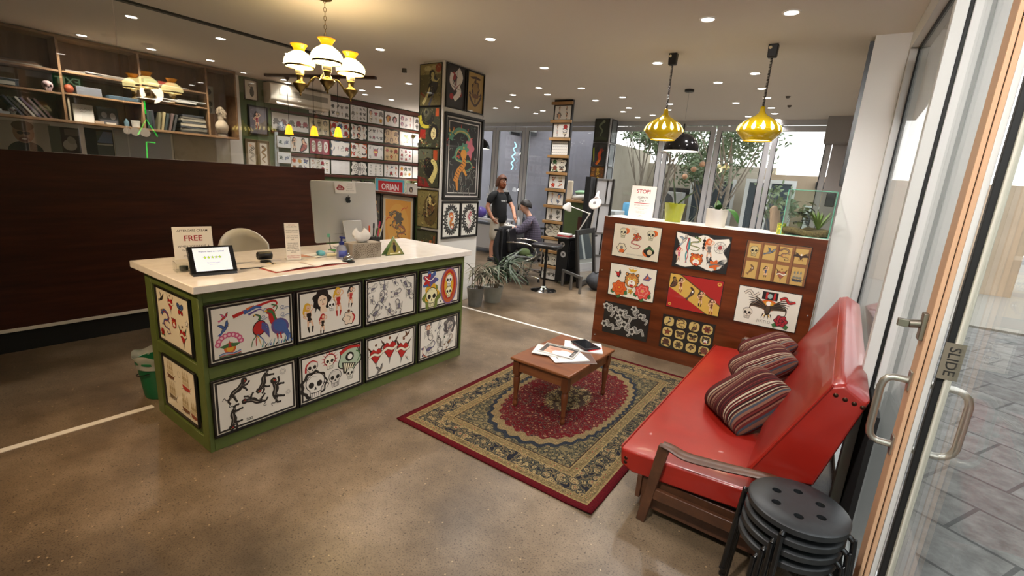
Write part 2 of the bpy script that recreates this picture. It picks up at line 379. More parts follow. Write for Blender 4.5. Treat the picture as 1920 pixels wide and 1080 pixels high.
def m_butter(A, c=OR, c2=YE):
    for f in (-1, 1):
        A.ell(f*.48, .35, .5, .36, K, f*.5).ell(f*.48, .35, .42, .28, c, f*.5).ell(f*.36, -.38, .36, .3, K, -f*.5).ell(f*.36, -.38, .29, .23, c2, -f*.5).disc(f*.55, .4, .1, K)
        A.stroke([(0, .4), (f*.2, .8), (f*.3, .95)], .03, K)
    A.ell(0, 0, .09, .5, K)
def m_eagle(A, c='#3a3026', sun=YE):
    if sun: A.ell(0, .15, .55, .4, OR).ell(0, .12, .46, .32, sun)
    for f in (-1, 1):
        for i in range(7): A.stroke([(f*.12, .0-.02*i), (f*(.7+.06*i), .55-.1*i), (f*(1.35-.05*i), .72-.2*i)], .15, K if i % 2 else c, .02)
    A.ell(0, -.15, .2, .4, K).ell(0, -.12, .14, .32, c).disc(0, .28, .16, WH).poly([(.1, .3), (.32, .22), (.1, .18)], YE)
    for x in (-.22, -.08, .08, .22): A.poly([(x-.05, -.45), (x+.05, -.45), (x*1.6, -.85)], c)
    A.stroke([(-.1, -.5), (-.2, -.7)], .05, YE).stroke([(.1, -.5), (.2, -.7)], .05, YE)
def m_tiger(A, c=OR):
    A.blob(0, 0, .82, K, 9, .06).blob(0, 0, .76, c, 9, .06).ell(0, -.3, .42, .36, WH)
    for f in (-1, 1):
        A.disc(f*.6, .65, .2, K).disc(f*.6, .65, .13, c).ell(f*.3, .15, .15, .1, '#f0e070', f*.3).disc(f*.3, .15, .05, K)
        for i in range(3): A.stroke([(f*.8, .25-.22*i), (f*.5, .2-.2*i)], .08, K, .01)
        A.stroke([(f*.12, .75), (f*.16, .45)], .07, K, .01)
    A.stroke([(0, .72), (0, .4)], .07, K, .01).poly([(-.12, -.12), (.12, -.12), (0, -.28)], '#a5553f').poly([(-.25, -.4), (.25, -.4), (.15, -.68), (-.15, -.68)], RD).stroke([(-.2, -.42), (.2, -.42)], .05, WH)
def m_dragon(A, c=TL, belly='#c9b068'):
    p = [(-.7, .75), (-.2, .95), (.35, .8), (.55, .45), (.2, .2), (-.35, .1), (-.55, -.3), (-.1, -.5), (.45, -.55), (.6, -.85), (.1, -1)]
    A.stroke(p, .34, K, .06).stroke(p, .27, c, .03).stroke([(x+.05, y-.05) for x, y in p], .08, belly, .01)
    q = bez([(a, b, 0) for a, b in p], 40)
    for i in range(2, len(q)-3, 3):
        d = (q[i+1]-q[i]).normalized(); nn = Vector((-d.y, d.x, 0)); A.poly([(q[i]+nn*.1)[:2], (q[i]+d*.08+nn*.1)[:2], (q[i]+d*.02+nn*.3)[:2]], '#b5432c')
    A.blob(-.75, .72, .24, K, 5, .2).blob(-.75, .72, .19, c, 5, .2).disc(-.8, .78, .04, YE).stroke([(-.9, .65), (-1.1, .45), (-1, .3)], .04, RD, .01).stroke([(-.65, .85), (-.5, 1.1)], .07, YE, .01).stroke([(-.8, .9), (-.85, 1.15)], .07, YE, .01)
    for e in ((.7, .2), (-.85, -.2), (.1, -.75)): A.stroke([(e[0]*.6, e[1]), (e[0], e[1]-.12)], .12, c, .06).disc(e[0], e[1]-.12, .08, K)
def m_phoenix(A, c=RD, w=BL, t=GN):
    A.stroke([(.15, .55), (.2, .8), (-.05, .95), (-.2, .85)], .16, K, .07).stroke([(.15, .55), (.2, .8), (-.05, .95)], .1, t, .05)
    A.ell(.15, .05, .42, .52, K, -.4).ell(.15, .05, .36, .46, c, -.4)
    for i in range(5): A.stroke([(.3, .35-.08*i), (.65, .15-.16*i), (.75, -.35-.09*i)], .14, (w if i % 2 else PU), .03)
    for i in range(4): A.stroke([(0, -.35), (-.3+.2*i, -.7), (-.4+.3*i, -1.1)], .08, (t, c, YE, w)[i], .03)
    A.disc(-.1, .93, .06, YE)
def m_flower(A, c=YE, c2=RD, n=6):
    for i in range(n):
        a = 2*pi*i/n; A.ell(.5*cos(a), .5*sin(a), .38, .25, K, a).ell(.5*cos(a), .5*sin(a), .31, .19, c, a)
    A.disc(0, 0, .22, c2)
def m_star(A, c=YE):
    p = [((1 if i % 2 == 0 else .42)*cos(pi/2+i*pi/5), (1 if i % 2 == 0 else .42)*sin(pi/2+i*pi/5)) for i in range(10)]
    A.poly(p, K).poly([(x*.82, y*.82) for x, y in p], c)
def m_cloud(A, c=BL):
    A.stroke([(1, -.1), (.4, 0), (-.2, -.2), (-.7, 0), (-.5, .4), (-.1, .35), (-.15, .05), (-.4, .1)], .1, c, .05).stroke([(-.9, -.35), (0, -.35), (.9, -.3)], .06, c, .01)
def m_lines(A, c=GY):
    for i in range(4): A.stroke([(-1, .6-.4*i), (-.3, .65-.4*i), (.3, .55-.4*i), (.9, .62-.4*i)], .05, c)
def m_blobs(A, c=K, c2=GY):
    r = random.Random(int(abs(A.st[0]*9973+A.st[1]*7919)*1000)); p = [(r.uniform(-.8, .8), r.uniform(-.9, .9)) for _ in range(7)]
    A.stroke(p[:4], .3, c, .1).stroke(p[2:6], .2, c2, .05).blob(0, 0, .45, c, r.randint(4, 7), .25).blob(0, .05, .3, c2, r.randint(3, 6), .25).stroke(p[3:7], .08, c, .02)
def m_koi(A, c=OR):
    A.stroke([(-.1, .9), (.25, .4), (0, -.2), (-.35, -.6)], .2, K, .1, w2=.5).stroke([(-.1, .88), (.25, .4), (0, -.2), (-.3, -.55)], .14, c, .06, w2=.42).poly([(-.25, -.5), (-.8, -.75), (-.5, -.8), (-.35, -1.05), (-.2, -.65)], c).ell(.2, .3, .1, .14, WH).disc(-.02, .75, .04, K)
def m_figure(A, robe=RD, skin='#cdbb86'):
    A.stroke([(0, .5), (.25, 0), (-.1, -.6), (-.5, -.95)], .5, K, .3, w2=1.0).stroke([(0, .45), (.3, 0), (0, -.5), (-.4, -.85)], .3, robe, .2, w2=.7)
    A.ell(.02, .68, .3, .27, K, .3).ell(.08, .58, .17, .22, skin, .3).poly([(-.1, .4), (.2, .42), (.3, .1), (.0, .15)], skin).stroke([(.1, .3), (.5, .1), (.75, .3)], .14, skin, .06).stroke([(.0, .62), (.1, .64)], .03, K).stroke([(-.2, -.2), (.2, -.35), (.4, -.8)], .06, K)
def scatter(A, x0, y0, x1, y1, nx, ny, fns, s=.9, jit=.1, seed=1, rot=.3):
    r = random.Random(seed); w = (x1-x0)/nx; h = (y1-y0)/ny; k = 0
    for j in range(ny):
        for i in range(nx):
            A.at(x0+w*(i+.5+r.uniform(-jit, jit)), y1-h*(j+.5+r.uniform(-jit, jit)), min(w, h)*.5*s*r.uniform(.85, 1.05), r.uniform(-rot, rot), r.choice((-1, 1)))
            f = fns[k % len(fns)]; k += 1
            f[0](A, *f[1:]) if isinstance(f, tuple) else f(A)
    A.at(0, 0)
def cutout(A, w, h, col='#e9e2d2', seed=3):
    r = random.Random(seed); A.at(0, 0); pts = []
    n = 40
    for i in range(n):
        a = 2*pi*i/n; k = 1+.10*cos(7*a+seed)+r.uniform(-.03, .03); ca, sa = cos(a), sin(a)
        m = max(abs(ca), abs(sa)); pts.append((w/2*ca/m*.9*k, h/2*sa/m*.9*k))
    A.poly([(x*1.02, y*1.02) for x, y in pts], '#9c9488').poly(pts, col)

def framed(name, label, cat, W, H, at, n, art, fw=.014, fd=.018, fcol='frame_black', group=None, rot=None, glossy=True, frame=True):
    """a picture: frame ring and print; art is drawn centred on the origin"""
    o = thing(name, label, cat, at, group=group); o.matrix_world = face_mat(n, at) @ (rot or Matrix.Identity(4))
    if frame:
        b = MB()
        b.b2((-W/2, -H/2, 0), (W/2, -H/2+fw, fd)).b2((-W/2, H/2-fw, 0), (W/2, H/2, fd)).b2((-W/2, -H/2+fw, 0), (-W/2+fw, H/2-fw, fd)).b2((W/2-fw, -H/2+fw, 0), (W/2, H/2-fw, fd))
        b.b2((-W/2+fw/2, -H/2+fw/2, .001), (W/2-fw/2, H/2-fw/2, .004))
        b.build('frame', MATS[fcol], o, bevel=.002, bseg=1)
        art.mesh('print', o, INKG if glossy else INK, z=.006)
    else:
        MB().b2((-W/2, -H/2, 0), (W/2, H/2, .0045)).build('backing', MATS[fcol], o)
        art.mesh('print', o, INKG if glossy else INK, z=.006)
    return o
M('frame_black', '#14110f', .3); M('frame_brown', '#3a2416', .4); M('frame_gold', '#8a7440', .4); M('frame_white', '#d8d4cc', .4); M('frame_tan', '#7d6a48', .45)
def paper(W, H, col='#e4dccb', mat=None, line=None, b=.0):
    A = Art()
    if mat:
        A.rect(-W/2, -H/2, W/2, H/2, mat)
        if line: A.frame(-W/2+b*.45, -H/2+b*.45, W/2-b*.45, H/2-b*.45, b*.18, line)
        A.rect(-W/2+b, -H/2+b, W/2-b, H/2-b, col)
    else: A.rect(-W/2, -H/2, W/2, H/2, col)
    return A
# ------------------------------------------------------------------ materials of the setting
def floor_mat():
    m = M('polished_concrete', '#7d7060', .33); n, l, b = nodes(m); v = objco(n, l)
    a = noise(n, l, v, 1.3, 7, .68); r = ramp(n, [(.30, '#473a2c'), (.5, '#6c5b47'), (.69, '#8a7761')]); l.new(a, r.inputs[0])
    f = noise(n, l, v, 120, 3, .7); r2 = ramp(n, [(.34, '#4b4036'), (.46, '#f0f0f0'), (.62, '#ffffff'), (.72, '#e6dac8')]); l.new(f, r2.inputs[0])
    c = mixc(n, l, .75, r.outputs[0], r2.outputs[0], 'MULTIPLY')
    vo = n.new('ShaderNodeTexVoronoi'); vo.inputs['Scale'].default_value = 44; l.new(v, vo.inputs['Vector'])
    rr = ramp(n, [(0, '#ffffff'), (.17, '#ffffff'), (.25, '#000000')]); l.new(vo.outputs['Distance'], rr.inputs[0])
    wn = n.new('ShaderNodeTexWhiteNoise'); l.new(vo.outputs['Position'], wn.inputs['Vector'])
    g = math_(n, l, 'GREATER_THAN', wn.outputs['Value'], .68); k = math_(n, l, 'MULTIPLY', g, rr.outputs[0]); k = math_(n, l, 'MULTIPLY', k, .85)
    pc = ramp(n, [(.62, '#3d3022'), (.88, '#544432'), (.95, '#a08a6a')], 'CONSTANT'); l.new(wn.outputs['Value'], pc.inputs[0])
    c = mixc(n, l, k, c, pc.outputs[0]); l.new(c, b.inputs['Base Color'])
    st = noise(n, l, v, 2.3, 4, .6); rs = n.new('ShaderNodeMapRange'); l.new(st, rs.inputs[0]); rs.inputs[3].default_value = .22; rs.inputs[4].default_value = .46; l.new(rs.outputs[0], b.inputs['Roughness'])
    return m
FLOOR = floor_mat()
CEIL = M('ceiling_paint', '#d6cfc6', .9, spec=.2); WALLW = M('white_wall_paint', '#e6e2dc', .75); GREENW = M('green_wall_paint', '#4b5a33', .6)
GREY = M('grey_window_paint', '#b3b2b4', .45); WPAINT = M('white_aluminium', '#d2d0cb', .35); BLK = M('black_gasket', '#0c0b0b', .6)
TAN = M('warm_lit_door_edge', '#c99f7c', .45); PANELWOOD = wood('dark_brown_panel', [(.3, '#2c120a'), (.5, '#3b1a0f'), (.7, '#4a2415')], (.6, .6, 7), .42, 2.5, spec=.3)  # door edge beige carries the warm lamp light falling on white metal
GLASS = glassmat('clear_glass', '#fafcfb', .8, .035); GLASS2 = glassmat('reflective_glass', '#f6f7f6', .9, .05)
CREAM = M('cream_metal', '#d8d0c4', .4); DKWOOD = wood('dark_rail_wood', [(.3, '#38190f'), (.55, '#54281a'), (.75, '#6a3624')], (6, .5, 6), .4, 3)
OAK = wood('shelf_timber', [(.3, '#76583c'), (.55, '#8d6c4b'), (.75, '#a07e5a')], (6, .6, 6), .5, 2); OAKD = wood('shelf_back_timber', [(.3, '#5d432c'), (.55, '#70533a'), (.75, '#836446')], (1, 5, .7), .5, 2.5)
PLASTER = mottled('stained_plaster', [(.35, '#a59a86'), (.6, '#b5aa97'), (.8, '#8d8473')], 2.2, .8)
ZC = 3.07
def sbox(name, lo, hi, m, **k): return struct(MB().b2(lo, hi).build(name, m, smooth=False, **k))
# floor, ceiling and walls
sbox('floor', (-8.6, -2.6, -.12), (.62, 10.1, 0), FLOOR)
sbox('ceiling', (-8.6, -2.6, ZC), (.62, 10.1, ZC+.15), CEIL)
wl = struct(MB().b2((-8.6, -2.6, 0), (-8.45, 4.06, ZC), 0).b2((-8.6, 4.06, 0), (-8.45, 10.1, ZC), 1).build('wall_left', [WALLW, GREENW], smooth=False))
sbox('wall_front', (-8.6, -2.75, 0), (.62, -2.6, ZC), WALLW)
sbox('wall_right', (-.07, 5.05, 0), (.175, 9.84, ZC), WALLW)
sbox('trim_1', (-.52, 9.45, 2.66), (-.07, 9.84, ZC), M('grey_bulkhead', '#8f8a88', .7))
sbox('wall_back', (-.40, 9.84, 0), (.175, 10.0, ZC), M('grey_wall', '#aaa5a4', .7))
struct(MB().b2((-3.785, -2.6, 0), (-3.735, 1.08, .004)).b2((-4.3, 4.69, 0), (-2.125, 4.73, .004)).build('trim_2', CREAM, smooth=False))
# dark glazed screen in front of the back office: panel, plinth, glass
struct(MB().b2((-5.66, -2.6, .215), (-5.6, 3.70, 1.70)).build('wall_screen', PANELWOOD, bevel=.003))
sbox('baseboard_screen', (-5.68, -2.6, 0), (-5.625, 3.70, .185), M('black_plinth', '#0b0908', .6))
struct(MB().b2((-5.675, -2.6, .185), (-5.595, 3.70, .215)).build('trim_3', CREAM, bevel=.002))
gp = MB()
for a, b in ((-2.6, .30), (.31, 1.66), (1.67, 3.70)): gp.b2((-5.636, a, 1.70), (-5.626, b, ZC-.02))
w3 = struct(gp.build('window_3', GLASS2, smooth=False))
sbox('trim_4', (-5.66, -2.6, ZC-.02), (-5.60, 3.74, ZC), M('dark_channel', '#1c1a18', .5))
# far wall of folding glass doors
def far_windows():
    y0, y1 = 9.84, 9.90
    w = struct(MB().b2((-8.45, 9.82, 2.985), (-.40, 9.95, ZC)).b2((-8.45, 9.82, 0), (-.40, 9.95, .04)).build('window_4', GREY, smooth=False))
    stiles = [-8.45, -7.56, -6.66, -5.56, -4.42, -3.28, -2.30, -1.34, -.40]
    for i in range(8):
        a, b = stiles[i]+.012, stiles[i+1]-.012; zt = 2.965
        f = MB(); sw = .085
        f.b2((a, y0, .045), (a+sw, y1, zt)).b2((b-sw, y0, .045), (b, y1, zt)).b2((a+sw, y0, zt-.09), (b-sw, y1, zt)).b2((a+sw, y0, .045), (b-sw, y1, .19))
        o = struct(f.build('door_%d' % (i+3), GREY, bevel=.003, bseg=1))
        MB().b2((a+sw, y0+.024, .19), (b-sw, y0+.032, zt-.09)).build('glass_pane', GLASS, o, smooth=False)
        g = MB(); g.b2((a+sw, y0-.003, .18), (a+sw+.012, y0+.001, zt-.08)).b2((b-sw-.012, y0-.003, .18), (b-sw, y0+.001, zt-.08))
        g.build('gasket', BLK, o, smooth=False)
        if i in (1, 4, 6):
            MB().b2((b-.05, y0-.02, .98), (b-.03, y0, 1.12)).build('pull_handle', M('dark_handle', '#33312f', .4, .6), o, bevel=.003)
far_windows()
# right wall: fixed window, post, sliding door leaf, side pane (all along one line, slightly off square)
WR = T(.176, 5.05, 0) @ RZ(atan(.042))      # local -y runs along the glass towards the camera, +x outdoors
def wr(lo, hi, mb=None, mi=0):
    mb = mb or MB(); m = mb.mat; mb.mat = WR; mb.b2(lo, hi, mi); mb.mat = m; return mb
b = MB(WR)
b.b2((-.012, -2.36, 2.93), (.13, 0.0, ZC)).b2((-.012, -.10, 0), (.07, 0, 2.93)).b2((.008, -2.36, 0), (.13, -.1, .05))
win1 = struct(b.build('window_1', WPAINT, bevel=.003, bseg=1))
b = MB(WR); b.b2((.046, -2.30, .05), (.052, -.1, 2.93)); b.build('glass_pane', GLASS, win1, smooth=False)
b = MB(WR); b.b2((.036, -.118, .05), (.046, -.10, 2.93)).b2((.036, -2.3, 2.91), (.046, -.1, 2.932)); b.build('gasket', BLK, win1, smooth=False)
b = MB(WR); b.b2((-.074, -2.36, 0), (-.031, -2.30, 2.95)).b2((-.015, -2.36, 0), (.022, -2.30, 2.95), 0).b2((-.031, -2.345, 0), (-.015, -2.31, 2.95), 1).b2((.022, -2.34, 0), (.1, -2.30, 2.95), 0)
struct(b.build('trim_5', [WPAINT, BLK], bevel=.002, bseg=1))
b = MB(WR); b.b2((-.03, -7.6, 2.97), (.17, -2.36, ZC)).b2((.0, -7.6, 0), (.17, -2.36, .012)); struct(b.build('window_2', WPAINT, bevel=.003, bseg=1))
# sliding leaf standing open
b = MB(WR)
b.b2((-.010, -3.02, .02), (.003, -2.93, 2.95), 0).b2((.003, -3.012, .02), (.006, -2.94, 2.95), 1).b2((.006, -3.02, .02), (.020, -2.93, 2.95), 0).b2((.020, -3.022, .02), (.037, -2.93, 2.95), 2)
b.b2((-.005, -2.93, .02), (.032, -2.37, .14), 2).b2((-.005, -2.93, 2.86), (.032, -2.37, 2.95), 2)
dl = struct(b.build('door_1', [TAN, BLK, WPAINT], bevel=.0015, bseg=1))
b = MB(WR); b.b2((.010, -2.93, .14), (.018, -2.37, 2.86)); b.build('glass_pane', GLASS2, dl, smooth=False)
ALU = M('brushed_aluminium', '#b9b3a8', .3, .9)
def door_handle(sx, x0, label=None):
    b = MB(WR); d = .075*sx if sx < 0 else .118; z0, z1 = .905, 1.155; y = -2.975
    pts = [(x0, y, z1), (x0+d*.6, y, z1)]+[(x0+d*(.6+.4*sin(a)), y, z1-.045*(1-cos(a))) for a in (.5, 1.0, 1.57)]+[(x0+d, y, 1.03)]+[(x0+d*(.6+.4*cos(a)), y, z0+.045*(1-sin(a))) for a in (0, .57, 1.07)]+[(x0+d*.6, y, z0), (x0, y, z0)]
    b.tube(pts, .0125, 12)
    h = b.build('pull_handle', ALU, dl, ang=60)
    b = MB(WR)
    for z in (z0, z1): b.b2((x0-.002*sx, y-.02, z-.035), (x0+.006*sx, y+.02, z+.035))
    b.build('mounting_plate', ALU, h, bevel=.002)
door_handle(-1, -.010); door_handle(1, .037)
b = MB(WR); b.b2((-.024, -2.995, 1.305), (-.010, -2.955, 1.40)).cyl((-.022, -2.975, 1.36), (-.054, -2.975, 1.355), .014, .014, 14).b2((-.086, -2.985, 1.342), (-.054, -2.965, 1.368)); b.build('key_lock', M('worn_steel', '#8d8478', .35, .9), dl, bevel=.002)
# side pane beyond the leaf
b = MB(WR); b.b2((.039, -3.05, .012), (.058, -3.028, 2.97), 1).b2((.058, -3.06, .012), (.076, -3.028, 2.97), 0).b2((.050, -7.4, .012), (.11, -3.06, .09), 0).b2((.050, -7.4, 2.88), (.11, -3.06, 2.97), 0)
d2 = struct(b.build('door_2', [M('pale_aluminium', '#c9c3b4', .35), BLK], bevel=.002, bseg=1))
b = MB(WR); b.b2((.064, -7.4, .09), (.072, -3.06, 2.88)); b.build('glass_pane', glassmat('side_glass', '#fafcfb', .38, .03), d2, smooth=False)
A = Art(); A.rect(-.026, -.062, .026, .062, '#6f6656'); A.at(0, 0, 1, -pi/2).text('SLIDE', 0, 0, .040, '#1c1813', .012); A.at(0, 0)
sp = A.mesh('slide_plate', d2, INK); sp.matrix_world = WR @ T(.060, -3.0615, 1.27) @ RX(pi/2)
sp['label'] = 'small metal plate lettered SLIDE'
# outdoors: paving, courtyard walls
def paver_mat():
    m = M('stone_paving', '#8c8a86', .7); n, l, b = nodes(m); v = objco(n, l)
    br = n.new('ShaderNodeTexBrick'); br.inputs['Scale'].default_value = 1.0; br.inputs['Mortar Size'].default_value = .012; br.inputs['Brick Width'].default_value = .62; br.inputs['Row Height'].default_value = .42
    br.inputs['Color1'].default_value = (*hx('#86837e'), 1); br.inputs['Color2'].default_value = (*hx('#74716c'), 1); br.inputs['Mortar'].default_value = (*hx('#4a4844'), 1)
    mp = n.new('ShaderNodeMapping'); l.new(v, mp.inputs[0]); mp.inputs['Rotation'].default_value = (0, 0, .5); l.new(mp.outputs[0], br.inputs['Vector'])
    f = noise(n, l, v, 9, 5, .65); r = ramp(n, [(.3, '#a9a5a0'), (.7, '#ffffff')]); l.new(f, r.inputs[0])
    l.new(mixc(n, l, 1.0, br.outputs['Color'], r.outputs[0], 'MULTIPLY'), b.inputs['Base Color']); return m
PAVE = paver_mat()
sbox('ground', (-16, -9, -.2), (14, 30, -.125), PAVE)
sbox('ground', (.62, -9, -.125), (9, 9.9, -.03), PAVE)
sbox('ground', (-14, 10.1, -.125), (9, 24, -.03), M('courtyard_gravel', '#8e877c', .9))
REND = mottled('grey_render', [(.3, '#757177'), (.7, '#86828a')], 1.5, .85); REND2 = mottled('beige_render', [(.3, '#a59a88'), (.7, '#b7ac9a')], 1.2, .85)
sbox('wall_courtyard_left', (-13, 11.9, -.1), (-5.7, 12.1, 3.9), REND)
sbox('wall_courtyard_back', (-5.7, 15.9, -.1), (-1.9, 16.1, 2.55), REND2)
sbox('wall_courtyard_side', (-5.9, 12.1, -.1), (-5.7, 16.0, 2.9), REND2)
sbox('wall_courtyard_right', (-1.9, 14.2, -.1), (3.2, 16.1, 2.3), mottled('tan_render', [(.3, '#a38f78'), (.7, '#b59f87')], 1.2, .85))
sbox('wall_street_raised', (4.5, -9, -.1), (4.7, 9, 4.4), mottled('street_hedge', [(.35, '#23261a'), (.55, '#3d4228'), (.72, '#5d5f3c')], 5, .9))  # unseen wall, raised and darkened to keep sky out of the office glass reflection
# ------------------------------------------------------------------ lamps
LENS = M('lamp_lens', '#ffffff', .5, emit=14.0, ecol='#fff6ea'); RIM = M('lamp_rim', '#e6e2dc', .4)
WARM = (1.0, .80, .60); NEUT = (1.0, .95, .88)
def downlight():
    o = thing('recessed_downlight', 'x', 'ceiling light')
    b = MB(); b.lathe([(.046, -.001), (.050, -.006), (.062, -.006), (.066, 0), (.046, 0)], n=20); b.build('trim_ring', RIM, o)
    b = MB(); b.lathe([(.0, -.003), (.047, -.003)], n=20); b.build('lens', LENS, o)
    return o
_dl = downlight(); _first = [True]
def dl(x, y, label, power=26, col=NEUT, group='downlights in the ceiling', ang=125):
    if _first[0]: o = _dl; _first[0] = False
    else:
        o = _dl.copy(); COL.objects.link(o)
        for ch_ in _dl.children:
            if ch_.type == 'MESH': c_ = ch_.copy(); COL.objects.link(c_); c_.parent = o
    o.location = (x, y, ZC); o['label'] = label; o['group'] = group
    spot_light('lamp_beam', (0, 0, -.012), power, col, ang, .9, .045, o)
    return o
B = 'round recessed downlight '
FR = 'downlights over the front room'
for x, y, t in ((-1.17, 4.17, 'just before the left yellow pendant, left of the nearest pair'), (-.60, 4.25, 'nearest the white wall end, just before the right yellow pendant'), (-3.18, 3.96, 'alone between chandelier and picture pillar, right of the desk'),
                (-3.29, 5.16, 'right of the picture pillar top, nearest it'), (-1.97, 5.36, 'just left of the left yellow pendant cord box'), (-4.65, 3.81, 'right of the brass chandelier shades, before the pillar')):
    dl(x, y, B+t, 95, (1, .98, .96), FR)
OF = 'downlights over the office behind the glass'
for x, y, t in ((-6.22, 1.98, 'behind the glass screen, leftmost of its front row'), (-7.88, 1.99, 'behind the glass screen over the timber shelves, far left'), (-6.16, 2.79, 'behind the glass screen, second of its front row'),
                (-7.78, 2.66, 'behind the glass over the second shelf bay'), (-7.65, 3.31, 'behind the glass over the bust bay of the shelves'), (-6.03, 3.53, 'behind the left shade of the brass chandelier')):
    dl(x, y, B+t, 95, (1, .90, .78), OF)
FW = 'downlights before the flash sheet wall'
for x, y, t in ((-7.92, 4.53, 'above the left end of the air conditioner'), (-8.15, 4.72, 'close to the wall above the air conditioner'), (-7.67, 5.12, 'above the right end of the air conditioner'), (-6.71, 5.46, 'right of the chandelier, middle of the flash wall ceiling'),
                (-5.91, 5.40, 'left of the picture pillar top'), (-7.65, 5.93, 'over the flash sheet wall, just right of the chandelier finial'), (-7.31, 5.6, 'over the flash sheet wall, partly behind the chandelier finial'), (-7.59, 6.49, 'over the right part of the flash sheet wall')):
    dl(x, y, B+t, 34, NEUT, FW)
ST = 'downlights over the studio'
for x, y, t in ((-4.03, 6.21, 'behind the pillar, nearest of the pair before the flash sheet column'), (-4.18, 6.71, 'behind the pillar, farther of the pair before the flash sheet column'), (-4.78, 6.61, 'right of the anchor picture on the pillar, upper of two'),
                (-5.22, 7.10, 'right of the anchor picture on the pillar, lower of two'), (-6.01, 7.76, 'above the standing man, farthest left beside the pillar'), (-5.51, 7.77, 'above the standing man, a step right of the pillar'), (-5.55, 8.52, 'near the far windows left of the flash column, left of two'),
                (-5.20, 8.22, 'near the far windows left of the flash column, right of two'), (-3.42, 6.39, 'right of the flash column top, nearest'), (-3.66, 7.36, 'right of the flash column top, second'), (-3.12, 7.18, 'over the second column of dark pictures, brightest'),
                (-3.41, 8.17, 'over the second column of dark pictures, middle of three'), (-3.67, 8.55, 'over the second column of dark pictures, lower left of three'), (-3.67, 9.28, 'just right of the second picture column by the windows'),
                (-3.28, 9.02, 'left of the left yellow shade near the windows'), (-2.62, 7.91, 'right beside the left yellow pendant cord, upper'), (-2.81, 8.46, 'right beside the left yellow shade neck, lower'),
                (-1.12, 6.13, 'left of the right yellow pendant cord, topmost'), (-1.59, 6.50, 'right of the black dome pendant canopy'), (-1.17, 7.00, 'second down beside the right yellow pendant cord'), (-1.19, 7.64, 'half hidden by the right yellow pendant cord'),
                (-1.65, 7.98, 'between the black dome canopy and the right yellow shade'), (-1.24, 8.51, 'right of the right yellow shade neck, upper of three'), (-1.26, 9.09, 'right of the right yellow shade neck, middle of three'),
                (-1.70, 9.36, 'left of the right yellow shade near the window head'), (-1.29, 9.80, 'right of the right yellow shade, lowest of three')):
    dl(x, y, B+t, 42, (1, .98, .96), ST)
# unseen lamps added over the entrance to fill floor, desk and white wall end
for x, y, p, c, ang, rot in ((-1.9, .6, 62, (1, .70, .44), 110, 0), (-1.5, 2.2, 80, (1, .97, .94), 118, 0), (-.45, .2, 360, (1, .96, .92), 105, radians(52)), (-2.9, -.6, 300, (1, .70, .40), 60, radians(36))):
    o = dl(x, y, B+'added unseen over the entrance, '+('nearest the desk end' if x < -2.5 else 'left of the entrance door' if x > -1 else 'above the rug corner' if y > 2 else 'before the desk front'), p, c, 'added entrance fill lamps', ang)
    for q in o.children:
        if q.type == 'LIGHT': q.rotation_euler = (rot, 0, (.15 if x < -1 else 0) if rot else 0)

BRASS = M('antique_brass', '#75633c', .28, .95); BRASSD = M('dark_brass', '#6b5830', .35, .9)
AMBERG = M('amber_glass_collar', '#e08a10', .2, emit=.9, ecol='#f09418'); MILK = M('lit_milk_glass', '#fff2cc', .3, emit=7.0, ecol='#ffe79c'); RUBY = M('crystal_collar', '#b8b0a0', .15, .5)
MILKRIM = M('lit_amber_glass', '#ffcf60', .3, emit=2.2, ecol='#ffc040')
def chandelier(loc, lab, rz=0):
    o = thing('chandelier', lab, 'chandelier', loc, (0, 0, rz))
    c = MB()
    z = 0.02; top = ZC-loc[2]-.03; k = 0
    while z < top:
        pts = [(.010*cos(a), 0, z+.02+.019*sin(a)) if k % 2 else (0, .010*cos(a), z+.02+.019*sin(a)) for a in [2*pi*i/10 for i in range(10)]]
        c.tube(pts, .0022, 6, closed=True); z += .032; k += 1
    c.build('chain', BRASS, o)
    MB().lathe([(0, top+.03), (.06, top+.03), (.055, top+.012), (.02, top), (0, top)], n=24).build('ceiling_rose', BRASSD, o)
    MB().lathe([(0, .03), (.012, .03), (.02, .01), (.045, -.02), (.05, -.05), (.03, -.08), (.018, -.11), (.012, -.13), (0, -.14)], n=24).build('hub', BRASS, o)
    for i in range(3):
        a = 2*pi*i/3; d = Vector((cos(a), sin(a), 0)); R = .235
        pts = bez([d*.04+Vector((0, 0, -.05)), d*.10+Vector((0, 0, -.03)), d*.15+Vector((0, 0, -.07)), d*(R-.06)+Vector((0, 0, -.105)), d*(R-.02)+Vector((0, 0, -.10))], 20)
        arm = MB().tube(pts, .0075, 10).build('arm', BRASS, o)
        q = d*R+Vector((0, 0, -.10))
        MB().lathe([(0, -.085), (.006, -.08), (.009, -.07), (.004, -.062), (.012, -.055), (.012, -.05), (.03, -.035), (.056, 0), (.06, .012), (.056, .02), (.03, .034), (.024, .044), (.026, .07), (.034, .082), (.03, .09), (0, .092)], q, 28).build('font', BRASS, arm)
        b = MB(); b.lathe([(.032, .09), (.036, .095), (.036, .125), (.032, .13)], q, 24); b.build('gallery', RUBY, arm)
        sh = MB(); sh.lathe([(.108, .148), (.118, .162), (.121, .182), (.114, .206), (.096, .230), (.070, .250), (.050, .262), (.046, .266)], q, 32); s = sh.build('lamp_shade', MILK, o, solid=.003)
        MB().lathe([(.046, .264), (.041, .276), (.044, .290), (.060, .312), (.067, .32)], q, 32).build('shade_collar', AMBERG, s, solid=.003)
        MB().lathe([(.109, .142), (.115, .142), (.116, .158), (.110, .158), (.109, .142)], q, 32).build('shade_band', BRASSD, s)
        MB().lathe([(0, .13), (.014, .14), (.026, .17), (.022, .21), (0, .235)], q, 16).build('bulb', M('lit_bulb', '#fff4d8', .3, emit=14, ecol='#ffe3a8'), o)
    return o
